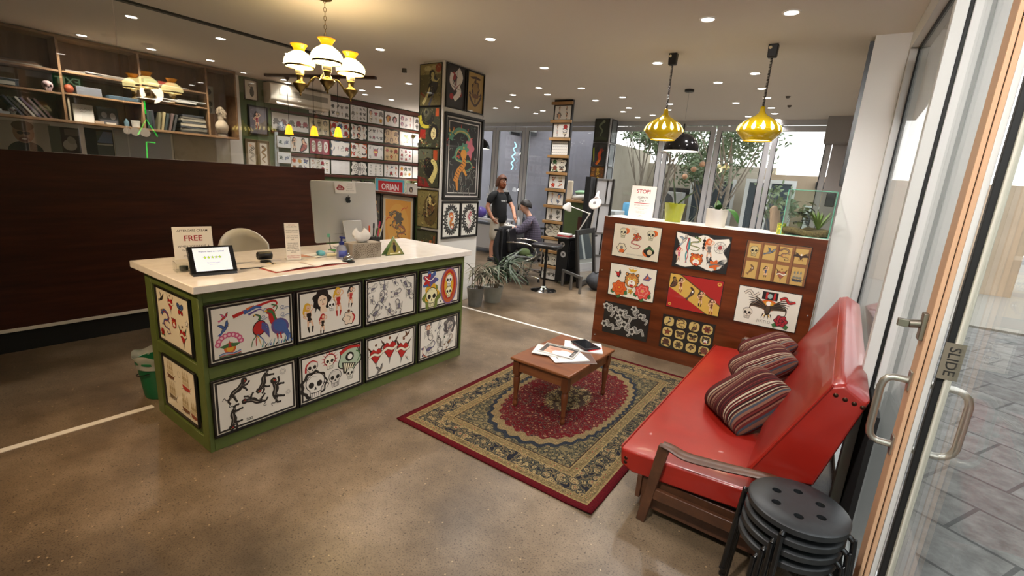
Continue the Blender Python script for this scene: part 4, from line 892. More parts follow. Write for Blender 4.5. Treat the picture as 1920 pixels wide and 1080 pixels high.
o = thing('hand_cream_tube', 'cream squeeze tube with pale nozzle lying before the computer', 'tube', (-3.24, 2.28, ZT))
MB().tube(bez([(-.03, -.12, .012), (.0, -.04, .02), (.02, .03, .05), (.03, .06, .085)], 12), [.016]*6+[.012]*4+[.009]*3 if False else .012, 10).build('tube_body', M('cream_plastic', '#e0d6b0', .4), o)
tag(MB().grid(lambda u, v: (-3.36+.09*u, 2.24+.06*(v-.5)*sin(pi*u), ZT+.03+.015*sin(pi*u)), 8, 4).build('plant_leaf', M('leaf_green', '#3f7a3a', .4), solid=.002), 'single green leaf lying by the cream tube', 'leaf')
# sanitiser pump bottle
o = thing('pump_bottle', 'clear hand sanitiser bottle with dark blue pump beside the tissue box', 'bottle', (-3.13, 2.20, ZT))
MB().lathe([(0, 0), (.036, 0), (.039, .008), (.039, .075), (.03, .10), (.014, .112), (.014, .125)], n=24).build('bottle_body', M('clear_gel', '#b9bdd0', .1, trans=.55), o)
MB().lathe([(.040, .02), (.0402, .07)], n=24, a0=-1.2, a1=1.2).build('bottle_label', M('blue_label', '#4b57a8', .4), o, solid=.0008)
b = MB(); b.lathe([(0, .112), (.02, .112), (.02, .135), (.008, .14), (.008, .165), (.0, .166)], n=16); b.box((.012, 0, .168), (.055, .018, .014)); b.build('pump_head', M('navy_plastic', '#1f2a6e', .3), o, bevel=.002)
# bell
o = thing('desk_bell', 'chrome desk bell on a dark base before the tissue box', 'bell', (-2.985, 2.155, ZT))
CHROME = M('chrome', '#d8d8d8', .08, 1.0)
MB().lathe([(0, 0), (.045, 0), (.045, .012), (.036, .018), (0, .018)], n=28).build('base', BLKP, o); MB().lathe([(.041, .02), (.04, .032), (.03, .046), (.012, .053), (0, .054)], n=28).build('dome', CHROME, o); MB().lathe([(0, .05), (.004, .054), (.004, .062), (.008, .066), (.006, .072), (0, .073)], n=14).build('button', CHROME, o)
# tissue box
o = thing('tissue_box', 'grey tissue box with round lace pattern and a white tissue sticking out', 'tissue box', (-3.12, 2.385, ZT), (0, 0, radians(88)))
MB().b2((-.135, -.065, 0), (.135, .065, .12)).build('carton', M('taupe_card', '#a39684', .6), o, bevel=.002)
A = Art()
for x, y, r in ((-.07, .07, .05), (.04, .05, .06), (.11, .09, .035), (-.115, .025, .04)):
    for k in range(4):
        for i in range(6+5*k):
            a = 2*pi*i/(6+5*k); px, py = x+r*(.2+.26*k)*cos(a), y+r*(.2+.26*k)*sin(a)
            if abs(px) < .132 and .004 < py < .117: A.disc(px, py, r*.085, '#6b5b48', 7)
q = A.mesh('lace_print', o, INK); q.matrix_parent_inverse = Matrix(); q.matrix_basis = T(0, -.0655, 0) @ RX(pi/2)
b = MB(); b.lathe([(0, .1202), (.045, .1202)], n=20); b.build('opening', M('dark_opening', '#3a342e', .7), o)
def tis(u, v):
    a = 2*pi*u; r = .014+.050*sin(pi*(.06+.86*v))**.9; k = 1+.16*cos(3*a+1+2*v)+.08*cos(7*a-3*v); return (r*k*cos(a)*1.15-.02*v, r*k*sin(a)*.5, .118+.10*v+.018*cos(2*a+.6)*v)
b = MB(); b.grid(tis, 28, 8, cu=True); b.build('tissue', M('tissue_white', '#efe9e0', .8), o, solid=.001)
# pens in a dark holder
o = thing('pen_holder', 'black pen holder full of coloured pens at the right of the computer', 'pen holder', (-3.46, 2.76, ZT))
MB().b2((-.045, -.045, 0), (.045, .045, .10)).build('cup', BLKP, o, bevel=.004)
for x, y, c, h, t, nm in ((-.02, -.02, '#e0522a', .19, (.1, -.1), 'orange'), (.015, .02, '#c0305c', .23, (-.05, .25), 'pink'), (.0, .0, '#1f2328', .21, (.0, .05), 'black'), (.02, -.01, '#2d5a34', .18, (.2, .1), 'green'), (-.01, .025, '#d6b53a', .17, (.1, .35), 'yellow'), (.025, .025, '#b5b2ac', .30, (-.1, .42), 'long grey')):
    p0 = Vector((-3.46+x, 2.76+y, ZT+.01)); d = Vector((t[0], t[1], 1)).normalized()
    b = MB(); b.cyl(p0, p0+d*h*.8, .006, n=10).cyl(p0+d*h*.8, p0+d*h, .0085, .007, 10); tag(b.build('marker_pen', M('pen_'+nm.split()[-1], c, .35)), nm+' pen standing in the black pen holder', 'pen', 'pens in the holder')
# triangular leaflet stand
o = thing('tent_card', 'small green triangular card with a dark figure photo beside the tissue box', 'card', (-3.04, 2.655, ZT), (0, 0, radians(84)))
b = MB(); b.faces([(-.095, 0, 0), (.095, 0, 0), (0, .03, .155), (-.095, .06, 0), (.095, .06, 0)], [(0, 1, 2), (4, 3, 2)]); b.build('card', M('green_card', '#5f7a3c', .5), o, solid=.002)
A = Art(); A.poly([(-.083, .006), (.083, .006), (0, .142)], '#8f8648').poly([(-.045, .006), (.045, .006), (.03, .065), (-.03, .065)], '#9a8a3c').ell(0, .06, .016, .035, '#241b16').disc(0, .098, .011, '#5a3b28').rect(-.05, .012, .04, .02, '#e8e0b0').disc(.045, .022, .009, '#ece6d6')
q = A.mesh('photo_print', o, INK); q.matrix_parent_inverse = Matrix(); q.matrix_basis = T(0, -.0015, 0) @ RX(pi/2-atan2(.03, .155))
# white chair behind the desk, bucket beside it
o = thing('desk_chair', 'white curved-back chair tucked behind the reception desk', 'chair', (-4.25, 2.02, 0), (0, 0, radians(75)))
WPL = M('white_plastic', '#dcd6cc', .35)
def shell(u, v):
    a = (u-.5)*2.2; return (.24*sin(a)*(1-.1*v), .26*(1-cos(a))-.22+.06*v*0, .62+.52*v*(1-.25*(2*u-1)**2))
MB().grid(lambda u, v: (shell(u, v)[0], -shell(u, v)[1], shell(u, v)[2]), 16, 8).build('backrest', WPL, o, solid=.02)
MB().lathe([(0, .64), (.2, .64), (.23, .62), (.22, .60), (0, .60)], n=28).build('seat', WPL, o)
for i in range(4):
    a = pi/4+i*pi/2; MB().cyl((.14*cos(a), .14*sin(a), .60), (.22*cos(a), .22*sin(a), 0), .013, .01, 10).build('leg', WPL, o)
o = thing('bucket', 'green plastic bucket with a clear bin liner beside the desk end', 'bucket', (-3.93, 1.20, 0))
BG = M('green_plastic', '#14603a', .4)
MB().lathe([(0, .004), (.105, .004), (.11, .02), (.138, .27), (.145, .275), (.145, .29), (.138, .29), (.105, .03), (0, .02)], n=32).build('body', BG, o)
MB().tube([(.142*cos(a), .142*sin(a), .255-.10*abs(sin(a/2))*1.0) for a in [pi*.75+pi*i/14 for i in range(15)]], .004, 6).build('bail_handle', M('black_plastic'), o)
def lin_(u, v): a = 2*pi*u; r = .148+.014*sin(9*a)*.5*(1-abs(2*v-1))+(.01 if v > .5 else -.006); return (r*cos(a), r*sin(a), .24+.10*v*(1+.12*sin(5*a)))
MB().grid(lin_, 48, 5, cu=True).build('bin_liner', M('clear_liner', '#b8b6ac', .25, trans=.4), o)
MB().lathe([(0, .2), (.12, .2)], n=20).build('rubbish', M('dark_rubbish', '#3a342e', .9), o)
# ------------------------------------------------------------------ rug
def rug():
    HW, HL = .775, 1.16; cx, cy = -1.595, 3.26
    m = M('persian_rug', '#7a5a40', .95, spec=.1); n, l, b = nodes(m)
    t = n.new('ShaderNodeTexCoord'); sp = n.new('ShaderNodeSeparateXYZ'); l.new(t.outputs['Object'], sp.inputs[0])
    ax = math_(n, l, 'ABSOLUTE', sp.outputs[0]); ay = math_(n, l, 'ABSOLUTE', sp.outputs[1])
    d = math_(n, l, 'MINIMUM', math_(n, l, 'SUBTRACT', HW, ax), math_(n, l, 'SUBTRACT', HL, ay))
    nz = n.new('ShaderNodeTexNoise'); nz.inputs['Scale'].default_value = 14; l.new(t.outputs['Object'], nz.inputs['Vector'])
    wv = mixc(n, l, .04, t.outputs['Object'], nz.outputs['Color'], 'ADD')
    def flowers(scale, stops, rnd=.9):
        v = n.new('ShaderNodeTexVoronoi'); v.inputs['Scale'].default_value = scale; v.inputs['Randomness'].default_value = rnd; l.new(wv, v.inputs['Vector'])
        pet = n.new('ShaderNodeTexNoise'); pet.inputs['Scale'].default_value = scale*4; l.new(t.outputs['Object'], pet.inputs['Vector'])
        q = math_(n, l, 'ADD', v.outputs['Distance'], math_(n, l, 'MULTIPLY', math_(n, l, 'SUBTRACT', pet.outputs['Fac'], .5), .42))
        r = ramp(n, stops, 'CONSTANT'); l.new(q, r.inputs[0]); return r.outputs[0]
    NAVY = '#232329'; TANC = '#85704f'; DT = '#6f5a38'; REDC = '#5e1519'
    border = flowers(19, [(0, '#6e2c24'), (.10, '#9c8660'), (.2, '#4a3d30'), (.28, '#94805a'), (.40, NAVY), (.50, '#5d5a44'), (.56, NAVY), (.62, '#7a6848'), (.70, NAVY)])
    guard = flowers(34, [(0, '#7a2e24'), (.16, '#93805a'), (.3, '#6a5a3c'), (.45, '#7f6c49'), (.58, '#5f5036')], .35)
    field = flowers(26, [(0, '#8c7458'), (.09, '#6e1c1e'), (.15, '#9c8668'), (.23, REDC), (.44, REDC), (.49, '#2c1c26'), (.56, '#7d6850'), (.60, REDC)])
    corner = flowers(24, [(0, '#6e342a'), (.1, '#94805a'), (.2, '#4a4a3a'), (.28, '#85734e'), (.40, '#26282c'), (.50, '#5c573f'), (.57, '#232529'), (.64, '#6d6044')])
    medal = flowers(20, [(0, '#6a1e20'), (.12, '#b39a6c'), (.24, '#3a3a38'), (.36, '#9a8458'), (.5, '#4a3a30')])
    ang = n.new('ShaderNodeMath'); ang.operation = 'ARCTAN2'; l.new(sp.outputs[1], ang.inputs[0]); l.new(sp.outputs[0], ang.inputs[1])
    sc = math_(n, l, 'MULTIPLY', math_(n, l, 'SINE', math_(n, l, 'MULTIPLY', ang.outputs[0], 44)), .018)
    ex = math_(n, l, 'POWER', math_(n, l, 'DIVIDE', ax, .47), 2.4); ey = math_(n, l, 'POWER', math_(n, l, 'DIVIDE', ay, .83), 2.4)
    e = math_(n, l, 'ADD', math_(n, l, 'POWER', math_(n, l, 'ADD', ex, ey), .4167), sc)
    f1 = mixc(n, l, math_(n, l, 'GREATER_THAN', e, .86), field, mixc(n, l, .55, TANC, guard))
    f1 = mixc(n, l, math_(n, l, 'GREATER_THAN', e, .95), f1, '#2a2d33')
    f1 = mixc(n, l, math_(n, l, 'GREATER_THAN', e, 1.0), f1, corner)
    ex2 = math_(n, l, 'POWER', math_(n, l, 'DIVIDE', ax, .17), 2); ey2 = math_(n, l, 'POWER', math_(n, l, 'DIVIDE', ay, .26), 2)
    e2 = math_(n, l, 'ADD', math_(n, l, 'SQRT', math_(n, l, 'ADD', ex2, ey2)), math_(n, l, 'MULTIPLY', sc, 4))
    f1 = mixc(n, l, math_(n, l, 'LESS_THAN', e2, 1.0), f1, medal)
    bands = [(0, '#4d0d13'), (.042, '#94764c'), (.052, '#5a3c26'), (.058, '#000000')]
    c = f1
    for lim, col in ((.30, '#3b2a20'), (.292, '#8d7850'), (.285, guard), (.235, '#8d7850'), (.228, border), (.105, '#8d7850'), (.098, guard), (.058, '#8d7850'), (.047, '#571016')):
        c = mixc(n, l, math_(n, l, 'LESS_THAN', d, lim), c, col)
    fz = noise(n, l, t.outputs['Object'], 160, 2); rr = ramp(n, [(.25, '#9a9a9a'), (.7, '#ffffff')]); l.new(fz, rr.inputs[0])
    l.new(mixc(n, l, 1.0, c, rr.outputs[0], 'MULTIPLY'), b.inputs['Base Color']); bump(n, l, b, fz, .5, .004)
    def fn(u, v):
        x, y = (2*u-1)*HW, (2*v-1)*HL; lift = .006+.012*max(0, 1-hypot(x-HW, y+HL)/.16)+.006*max(0, 1-hypot(x+HW, y-.75)/.2)
        return (x, y, lift)
    q = MB().grid(fn, 40, 60); o = q.build('rug', m, solid=.010); o.location = (cx, cy, 0)
    tag(o, 'dark red persian style rug with tan borders under the coffee table', 'rug')
rug()
# ------------------------------------------------------------------ coffee table
TW = wood('table_wood', [(.3, '#5c321c'), (.55, '#764526'), (.8, '#8a5732')], (1.2, 8, 8), .32, 2); TWD = wood('table_dark_wood', [(.3, '#43210f'), (.6, '#5c3018'), (.8, '#6f3f22')], (8, 8, 1), .35, 2)
o = thing('coffee_table', 'small wooden coffee table with turned legs standing on the rug', 'table', (-1.625, 3.18, .012), (0, 0, radians(-1)))
MB().b2((-.26, -.385, .385), (.26, .385, .408)).build('tabletop', TW, o, bevel=.006)
b = MB()
for s in (-1, 1): b.b2((-.2, s*.345-.009, .295), (.2, s*.345+.009, .385)).b2((s*.218-.009, -.33, .295), (s*.218+.009, .33, .385))
for nm, lo, hi in (('apron', (-.2, -.352, .295), (.2, -.334, .385)), ('apron', (-.2, .334, .295), (.2, .352, .385)), ('apron', (-.227, -.33, .295), (-.209, .33, .385)), ('apron', (.209, -.33, .295), (.227, .33, .385))): MB().b2(lo, hi).build(nm, TW, o, bevel=.002)
for sx in (-1, 1):
    for sy in (-1, 1):
        c = (sx*.215, sy*.34, 0); b = MB(); b.b2((c[0]-.026, c[1]-.026, .27), (c[0]+.026, c[1]+.026, .385))
        b.lathe([(0, 0), (.012, 0), (.019, .012), (.021, .03), (.014, .045), (.013, .055), (.02, .065), (.018, .075), (.016, .10), (.026, .20), (.027, .235), (.022, .248), (.027, .255), (.024, .27), (0, .272)], c, 20); b.build('leg', TWD, o, ang=50)
TZ = .42
def mag(name, label, x, y, w, h, t, rz, z, art=None, col='#e6e2dc', group='magazines on the coffee table'):
    o = thing(name, label, 'magazine', (x, y, z), (0, 0, rz), group)
    MB().b2((-w/2, -h/2, 0), (w/2, h/2, t)).build('pages', M('mag_'+col, col, .6), o, bevel=.001, bseg=1)
    if art: q = art.mesh('cover', o, INKG); q.location = (0, 0, t+.0004)
    return o
A = Art(); A.rect(-.10, -.14, .10, .14, '#4a3630').rect(-.1, -.02, .1, .14, '#5b443a')
mag('magazine', 'dark covered magazine lowest at the right of the front pile', -1.50, 3.13, .205, .285, .005, radians(-50), TZ, A, '#8a8078')
A = Art(); A.rect(-.105, -.14, .105, .14, '#e8e4de').ell(0, .03, .05, .03, '#c8c0b6').rect(-.06, -.1, .05, -.09, '#77706a')
mag('magazine', 'white magazine fanned out under the open photo magazine', -1.56, 3.10, .21, .285, .006, radians(-38), TZ+.0055, A)
A = Art(); A.rect(-.105, -.14, .105, .14, '#d9d4cd')
mag('magazine', 'plain white magazine lowest at the left of the front pile', -1.70, 3.10, .21, .28, .006, radians(-72), TZ+.012, A)
A = Art(); A.rect(-.105, -.145, .105, .145, '#ece7e0').rect(-.07, -.14, .10, .135, '#c59a80').ell(.06, .05, .06, .085, '#ede9e4').rect(-.07, .11, .1, .14, '#2a2522').rect(-.075, -.14, -.045, .14, '#26211e').rect(-.1, -.14, -.08, .14, '#6b6a58').ell(.0, -.03, .03, .05, '#b5806a').rect(-.06, -.135, .1, -.10, '#3a332e').text('TATTOO', .03, .125, .022, '#e0d6cc')
mag('magazine', 'magazine with a pale portrait photo cover, top of the front pile', -1.655, 3.14, .215, .29, .008, radians(-80), TZ+.019, A)
A = Art(); A.rect(-.11, -.15, .11, .15, '#dcdad6').ell(.03, .0, .05, .03, '#bfc3c4').text('FLASH', 0, .12, .03, '#8d9192')
mag('magazine', 'white clear covered folder lying under the tablet at the back of the table', -1.575, 3.40, .225, .31, .010, radians(-62), TZ, A)
tag(MB().box((-1.55, 3.42, TZ+.0145), (.20, .14, .006), (0, 0, radians(-20))).build('red_folder', M('red_plastic', '#c81e1e', .35), bevel=.002), 'bright red folder sticking out under the black tablet on the table', 'folder')
o = thing('tablet', 'black tablet lying face up on the red folder on the coffee table', 'tablet', (-1.565, 3.415, TZ+.0185), (0, 0, radians(-28)))
MB().b2((-.11, -.075, 0), (.11, .075, .012)).build('case', BLKP, o, bevel=.005); MB().b2((-.095, -.062, .012), (.095, .062, .0128)).build('screen', M('dark_glass_screen', '#1b1d20', .08), o)

# ------------------------------------------------------------------ red couch
RED = mottled('red_vinyl', [(.3, '#841810'), (.55, '#901d13'), (.8, '#992418')], 3.5, .30, .06, coat=.15)
CW = wood('couch_wood', [(.3, '#3f2516'), (.6, '#54331f'), (.8, '#65432b')], (5, .8, 5), .45, 2.5)
o = thing('couch', 'red vinyl couch with wooden arm standing against the right hand glass', 'couch', (0, 0, 0))
YN, YF = 2.29, 4.60
def slab(sec, y0, y1, ny, bulge):
    """rounded cushion: section in x,z swept along y, with slightly puffed faces"""
    b = MB(); N = len(sec); cx = sum(p[0] for p in sec)/N; cz = sum(p[1] for p in sec)/N
    dense = []
    for i in range(N):
        a, c = sec[i], sec[(i+1) % N]
        for k in range(6): t = k/6; dense.append((a[0]+(c[0]-a[0])*t, a[1]+(c[1]-a[1])*t, 4*t*(1-t)))
    rows = []
    ys = [y0]+[y0+.012]+[y0+.02+(y1-y0-.04)*i/ny for i in range(ny+1)]+[y1-.012, y1]
    K = len(dense)
    for j, y in enumerate(ys):
        e = 1 if 1 < j < len(ys)-2 else (.985 if j in (1, len(ys)-2) else .94)
        yy = min(1, (y-y0)/.2, (y1-y)/.2); rows.append([(cx+(x-cx)*e*(1+bulge*q*yy*.6), y, cz+(z-cz)*e*(1+bulge*q*yy)) for x, z, q in dense])
    vs = [v for r in rows for v in r]; fs = []
    for j in range(len(rows)-1):
        for k in range(K): fs.append((j*K+k, j*K+(k+1) % K, (j+1)*K+(k+1) % K, (j+1)*K+k))
    fs += [tuple(range(K-1, -1, -1)), tuple((len(rows)-1)*K+k for k in range(K))]
    return b.faces(vs, fs)
slab([(-.775, .345), (-.10, .385), (-.08, .27), (-.70, .225), (-.765, .25)], YN, YF, 22, .10).build('seat_cushion', RED, o, bevel=.012, ang=50)
slab([(.085, .985), (.135, 1.005), (.225, .955), (.105, .50), (-.145, .44), (-.165, .47)], YN+.03, YF, 22, .05).build('back_cushion', RED, o, bevel=.010, ang=50)
def piping(pts, nm='piping'): MB().tube(pts, .0045, 6).build(nm, RED, o)
piping([(.088, YN+.034, .985), (.088, YF-.01, .985)]); piping([(-.775, YN+.02, .348), (-.775, YF-.02, .348)])
piping(bez([(-.15, YN+.028, .47), (.088, YN+.026, .985)], 8))
for i, t in enumerate((.15, .42, .68, .92)):
    x, z = .088+(.215-.088)*t, .965+(.935-.965)*t; MB().lathe([(0, .004), (.008, .002), (.010, 0)], (x, YN+.028, z-.012), 10, 0, RX(pi/2)).build('stud', M('dark_bronze_stud', '#3d2418', .4, .8), o)
for z in (.30, .275): MB().lathe([(0, .004), (.008, .002), (.010, 0)], (-.735, YN-.002, z), 10, 0, RX(pi/2)).build('stud', M('dark_bronze_stud'), o)
# wooden frame: arms, legs, rails
def armrest(y):
    b = MB(); pts = bez([(-.545, y, .475), (-.50, y, .47), (-.42, y, .455), (-.25, y, .475), (-.05, y, .505), (.11, y, .50), (.17, y, .495)], 30); n_ = len(pts)
    b.tube(pts, [.020+.018*sin(pi*min(1, .15+i/n_)) for i in range(n_)], 12, flat=.42); return b
def pleg(x0, z0, x1, z1, y, w0, w1, t=.036):
    d = Vector((x1-x0, 0, z1-z0)).normalized(); p = Vector((d.z, 0, -d.x)); a = Vector((x0, y, z0)); c = Vector((x1, y, z1)); q = Vector((0, t/2, 0)); b = MB()
    b.faces([a-p*w0-q, a+p*w0-q, c+p*w1-q, c-p*w1-q, a-p*w0+q, a+p*w0+q, c+p*w1+q, c-p*w1+q], [(0, 1, 2, 3), (7, 6, 5, 4), (0, 4, 5, 1), (1, 5, 6, 2), (2, 6, 7, 3), (3, 7, 4, 0)]); return b
for y in (YN-.03, YF-.01):
    armrest(y).build('armrest', CW, o)
    pleg(-.535, .468, -.60, 0, y, .028, .024).build('leg', CW, o, bevel=.005); pleg(.10, .49, .17, 0, y, .028, .024).build('leg', CW, o, bevel=.005)
    MB().b2((-.57, y-.013, .155), (.13, y+.013, .215)).build('side_rail', CW, o, bevel=.004)
MB().b2((-.66, YN+.0, .10), (-.635, YF-.05, .235)).build('front_board', CW, o, bevel=.003); MB().b2((-.635, YN+.02, .05), (.1, YN+.045, .23)).build('end_board', CW, o, bevel=.003)
MB().b2((-.63, YN+.05, .18), (.12, YF-.06, .24)).build('base_frame', M('dark_underside', '#2a1a12', .8), o)
# black board behind the couch back
tag(pleg(.258, .90, .258, 0.0, 2.86, .010, .010, 1.08).build('back_board', M('black_board', '#0d0c0c', .7)), 'black board standing between the couch back and the glass', 'board')
# striped cushions
def stripes():
    m = M('striped_fabric', '#6a3a36', .9, spec=.15); n, l, b = nodes(m); t = n.new('ShaderNodeTexCoord'); sp = n.new('ShaderNodeSeparateXYZ'); l.new(t.outputs['UV'], sp.inputs[0])
    f = math_(n, l, 'FLOOR', math_(n, l, 'MULTIPLY', sp.outputs[0], 96)); w = n.new('ShaderNodeTexWhiteNoise'); w.noise_dimensions = '1D'; l.new(f, w.inputs['W'])
    r = ramp(n, [(0, '#3f1717'), (.18, '#57201e'), (.36, '#2a1c1c'), (.48, '#8a5e4c'), (.58, '#bfae94'), (.66, '#4b4f57'), (.74, '#6e2a26'), (.84, '#9a8468'), (.91, '#331414')], 'CONSTANT'); l.new(w.outputs['Value'], r.inputs[0])
    fz = noise(n, l, t.outputs['UV'], 300, 2); rr = ramp(n, [(.3, '#b0b0b0'), (.7, '#ffffff')]); l.new(fz, rr.inputs[0])
    l.new(mixc(n, l, 1.0, r.outputs[0], rr.outputs[0], 'MULTIPLY'), b.inputs['Base Color']); bump(n, l, b, fz, .3, .003); return m
STRIPE = stripes()
def cushion(lab, mat, w, h, t, bend=0.0, wr_=.02):
    N = 30; me = bpy.data.meshes.new('cushion'); vs = []; fs = []; uv = []
    for side in (1, -1):
        for j in range(N+1):
            for i in range(N+1):
                u, v = 2*i/N-1, 2*j/N-1; pin = 1-.10*(u*u*v*v)-.05*(1-u*u)*(v*v)*0; k = max(0, (1-u**4)*(1-v**4))**.55
                x = u*w/2*(1-.07*(1-v*v)*abs(u))*pin; y = v*h/2*(1-.07*(1-u*u)*abs(v))*pin
                z = side*t/2*k+wr_*sin(5*u+2*v)*k*.5+bend*(u*u); vs.append((x, y, z))
    K = (N+1)**2
    for s in (0, 1):
        for j in range(N):
            for i in range(N):
                q = [s*K+j*(N+1)+i, s*K+j*(N+1)+i+1, s*K+(j+1)*(N+1)+i+1, s*K+(j+1)*(N+1)+i]; fs.append(tuple(q if s == 0 else q[::-1]))
    me.from_pydata(vs, [], fs); ul = me.uv_layers.new(name='uv')
    for lp in me.loops: k = lp.vertex_index % K; ul.data[lp.index].uv = ((k % (N+1))/N, (k//(N+1))/N)
    bm = bmesh.new(); bm.from_mesh(me); bmesh.ops.remove_doubles(bm, verts=bm.verts, dist=1e-4); bm.to_mesh(me); bm.free()
    for p in me.polygons: p.use_smooth = True
    me.materials.append(STRIPE); o = bpy.data.objects.new('cushion', me); COL.objects.link(o); o.matrix_world = mat
    return tag(o, lab, 'cushion', 'striped cushions on the couch')
def cm(c, nrm, r):
    z = Vector(nrm).normalized(); y = Vector((1, 0, .6)); y = (y-z*y.dot(z)).normalized(); x = y.cross(z); m = Matrix((x, y, z)).transposed().to_4x4(); m.translation = Vector(c); return m @ RZ(r)
cushion('dark striped cushion farthest along the red couch, lowest in view of three', cm((-.33, 4.20, .545), (-.50, -.12, .86), .35), .46, .42, .15)
cushion('dark striped cushion in the middle of the red couch', cm((-.30, 3.68, .56), (-.56, -.15, .82), .30), .48, .46, .17)
cushion('dark striped cushion nearest the wooden armrest, curled forward on the seat', cm((-.31, 3.08, .545), (-.52, -.34, .80), .55), .50, .46, .18, -.06)

# ------------------------------------------------------------------ stack of black stools
SK_ = mottled('black_stool_plastic', [(.3, '#1a1b1c'), (.7, '#232527')], 30, .42); TUBE = M('black_tube', '#0e0e0f', .25)
def stool():
    o = thing('stool', 'x', 'stool', group='stacked black stools'); r = .172
    b = MB(); n = 48; rings = []
    holes = [(0.085*cos(a), 0.085*sin(a)) for a in [2*pi*i/6 for i in range(6)]]
    bm = b.bm
    # seat disc with round holes: fill between outer loop and hole loops
    def loop(cx, cy, rad, k, z): return [bm.verts.new((cx+rad*cos(2*pi*i/k), cy+rad*sin(2*pi*i/k), z)) for i in range(k)]
    def fill(z):
        out = loop(0, 0, r-.008, n, z); es = []; L = [out]
        for hx_, hy_ in holes: L.append(loop(hx_, hy_, .0165, 16, z))
        for g in L:
            for i in range(len(g)): es.append(bm.edges.new((g[i], g[(i+1) % len(g)])))
        bmesh.ops.triangle_fill(bm, edges=es, use_beauty=True); return L
    top = fill(0); bot = fill(-.018)
    for g, h in zip(top[1:], bot[1:]):
        for i in range(16): bm.faces.new((g[i], h[i], h[(i+1) % 16], g[(i+1) % 16]))
    g, h = top[0], bot[0]; m1 = loop(0, 0, r, n, -.006); m2 = loop(0, 0, r, n, -.026)
    for i in range(n):
        j = (i+1) % n; bm.faces.new((g[i], m1[i], m1[j], g[j])); bm.faces.new((m1[i], m2[i], m2[j], m1[j])); bm.faces.new((m2[i], h[i], h[j], m2[j]))
    b.build('seat', SK_, o, ang=50)
    for i in range(4):
        a = pi/4+i*pi/2; d = Vector((cos(a), sin(a), 0))
        MB().tube(bez([d*.05+Vector((0, 0, -.026)), d*.14+Vector((0, 0, -.028)), d*.182+Vector((0, 0, -.045)), d*.19+Vector((0, 0, -.08)), d*.215+Vector((0, 0, -.445))], 16), .0105, 10).build('leg', TUBE, o)
        MB().cyl(d*.215+Vector((0, 0, -.445)), d*.216+Vector((0, 0, -.455)), .0125, n=10).build('foot_cap', BLKP, o)
    return o
s0 = stool(); SP = (.045, 1.965)
for i, t in enumerate(('lowest of the stack beside the couch arm', 'second from the bottom of the stack beside the couch arm', 'third from the bottom, just under the top stool', 'with six round holes, topmost of the stack beside the couch arm')):
    q = s0 if i == 0 else copy_tree(s0)
    q.location = (SP[0]+.004*i, SP[1]-.004*i, .457+.052*i); q.rotation_euler = (0, 0, radians(17+6*i)); q['label'] = 'black round stool '+t

# ------------------------------------------------------------------ timber counter front with nine pictures
PW = wood('red_brown_panel', [(.25, '#3a190d'), (.45, '#59280f'), (.6, '#6b3216'), (.8, '#7d4020')], (.7, .8, 5), .28, 2.2, coat=.2)
o = thing('studio_counter', 'red-brown timber half wall hung with flash sheets between lounge and studio', 'counter', (0, 0, 0))
MB().b2((-2.115, 4.78, 0), (-.078, 5.22, 1.40)).build('body', M('white_counter_body', '#cfcac2', .6), o); MB().b2((-2.118, 4.766, 0), (-.078, 4.782, 1.42)).build('front_panel', PW, o, bevel=.002)
MB().b2((-2.13, 4.783, 1.40), (-.078, 5.25, 1.42)).build('top', M('pale_top', '#dfd8cd', .3), o, bevel=.002)
for i, (x, z) in enumerate(((-2.08, .83), (-2.08, .08), (-.9, .06), (-.11, .75), (-.11, .28))): MB().lathe([(0, .003), (.006, .002), (.008, 0)], (x, 4.765, z), 10, 0, RX(pi/2)).build('screw_cap', CHROME, o)
GP = 'flash sheets on the timber half wall'; Q = 'timber half wall picture: '; YP = 4.7655
SW, SH = .515, .355
def pnl(col, border=None):
    A = Art(); A.rect(-SW/2, -SH/2, SW/2, SH/2, '#15110e'); A.rect(-SW/2+.006, -SH/2+.006, SW/2-.006, SH/2-.006, col); A.gs = 1.15; return A
def p1():
    A = pnl('#d9cdb4'); A.at(0, .0, .065); m_snake(A, RD, '#d9b0a0'); A.at(.0, .055, .045); m_flower(A, '#b5602f', RD, 5)
    for x, y in ((-.15, .085), (.15, .09)): A.at(x+.02, y+.02, .03); A.disc(.5, 0, .9, OR); A.at(x, y, .05); m_skull(A, '#cfc6a4')
    A.at(-.15, -.08, .05); A.blob(0, 0, .9, K, 6, .1).blob(0, 0, .8, '#d6c8a6', 6, .1).ell(.1, -.5, .5, .35, OR).ell(0, .1, .3, .3, GY); A.at(.15, -.08, .06); A.disc(-.4, -.2, .6, OR).blob(0, 0, .75, K, 4, .15).ell(.1, -.1, .4, .4, '#cbb58c').stroke([(-.6, .3), (0, .6), (.7, .2)], .2, GN)
    A.at(-.03, .12, .03); m_lines(A); A.at(0, 0).text('LOS CUATRO MUERTOS', 0, -.135, .017, GY); return A
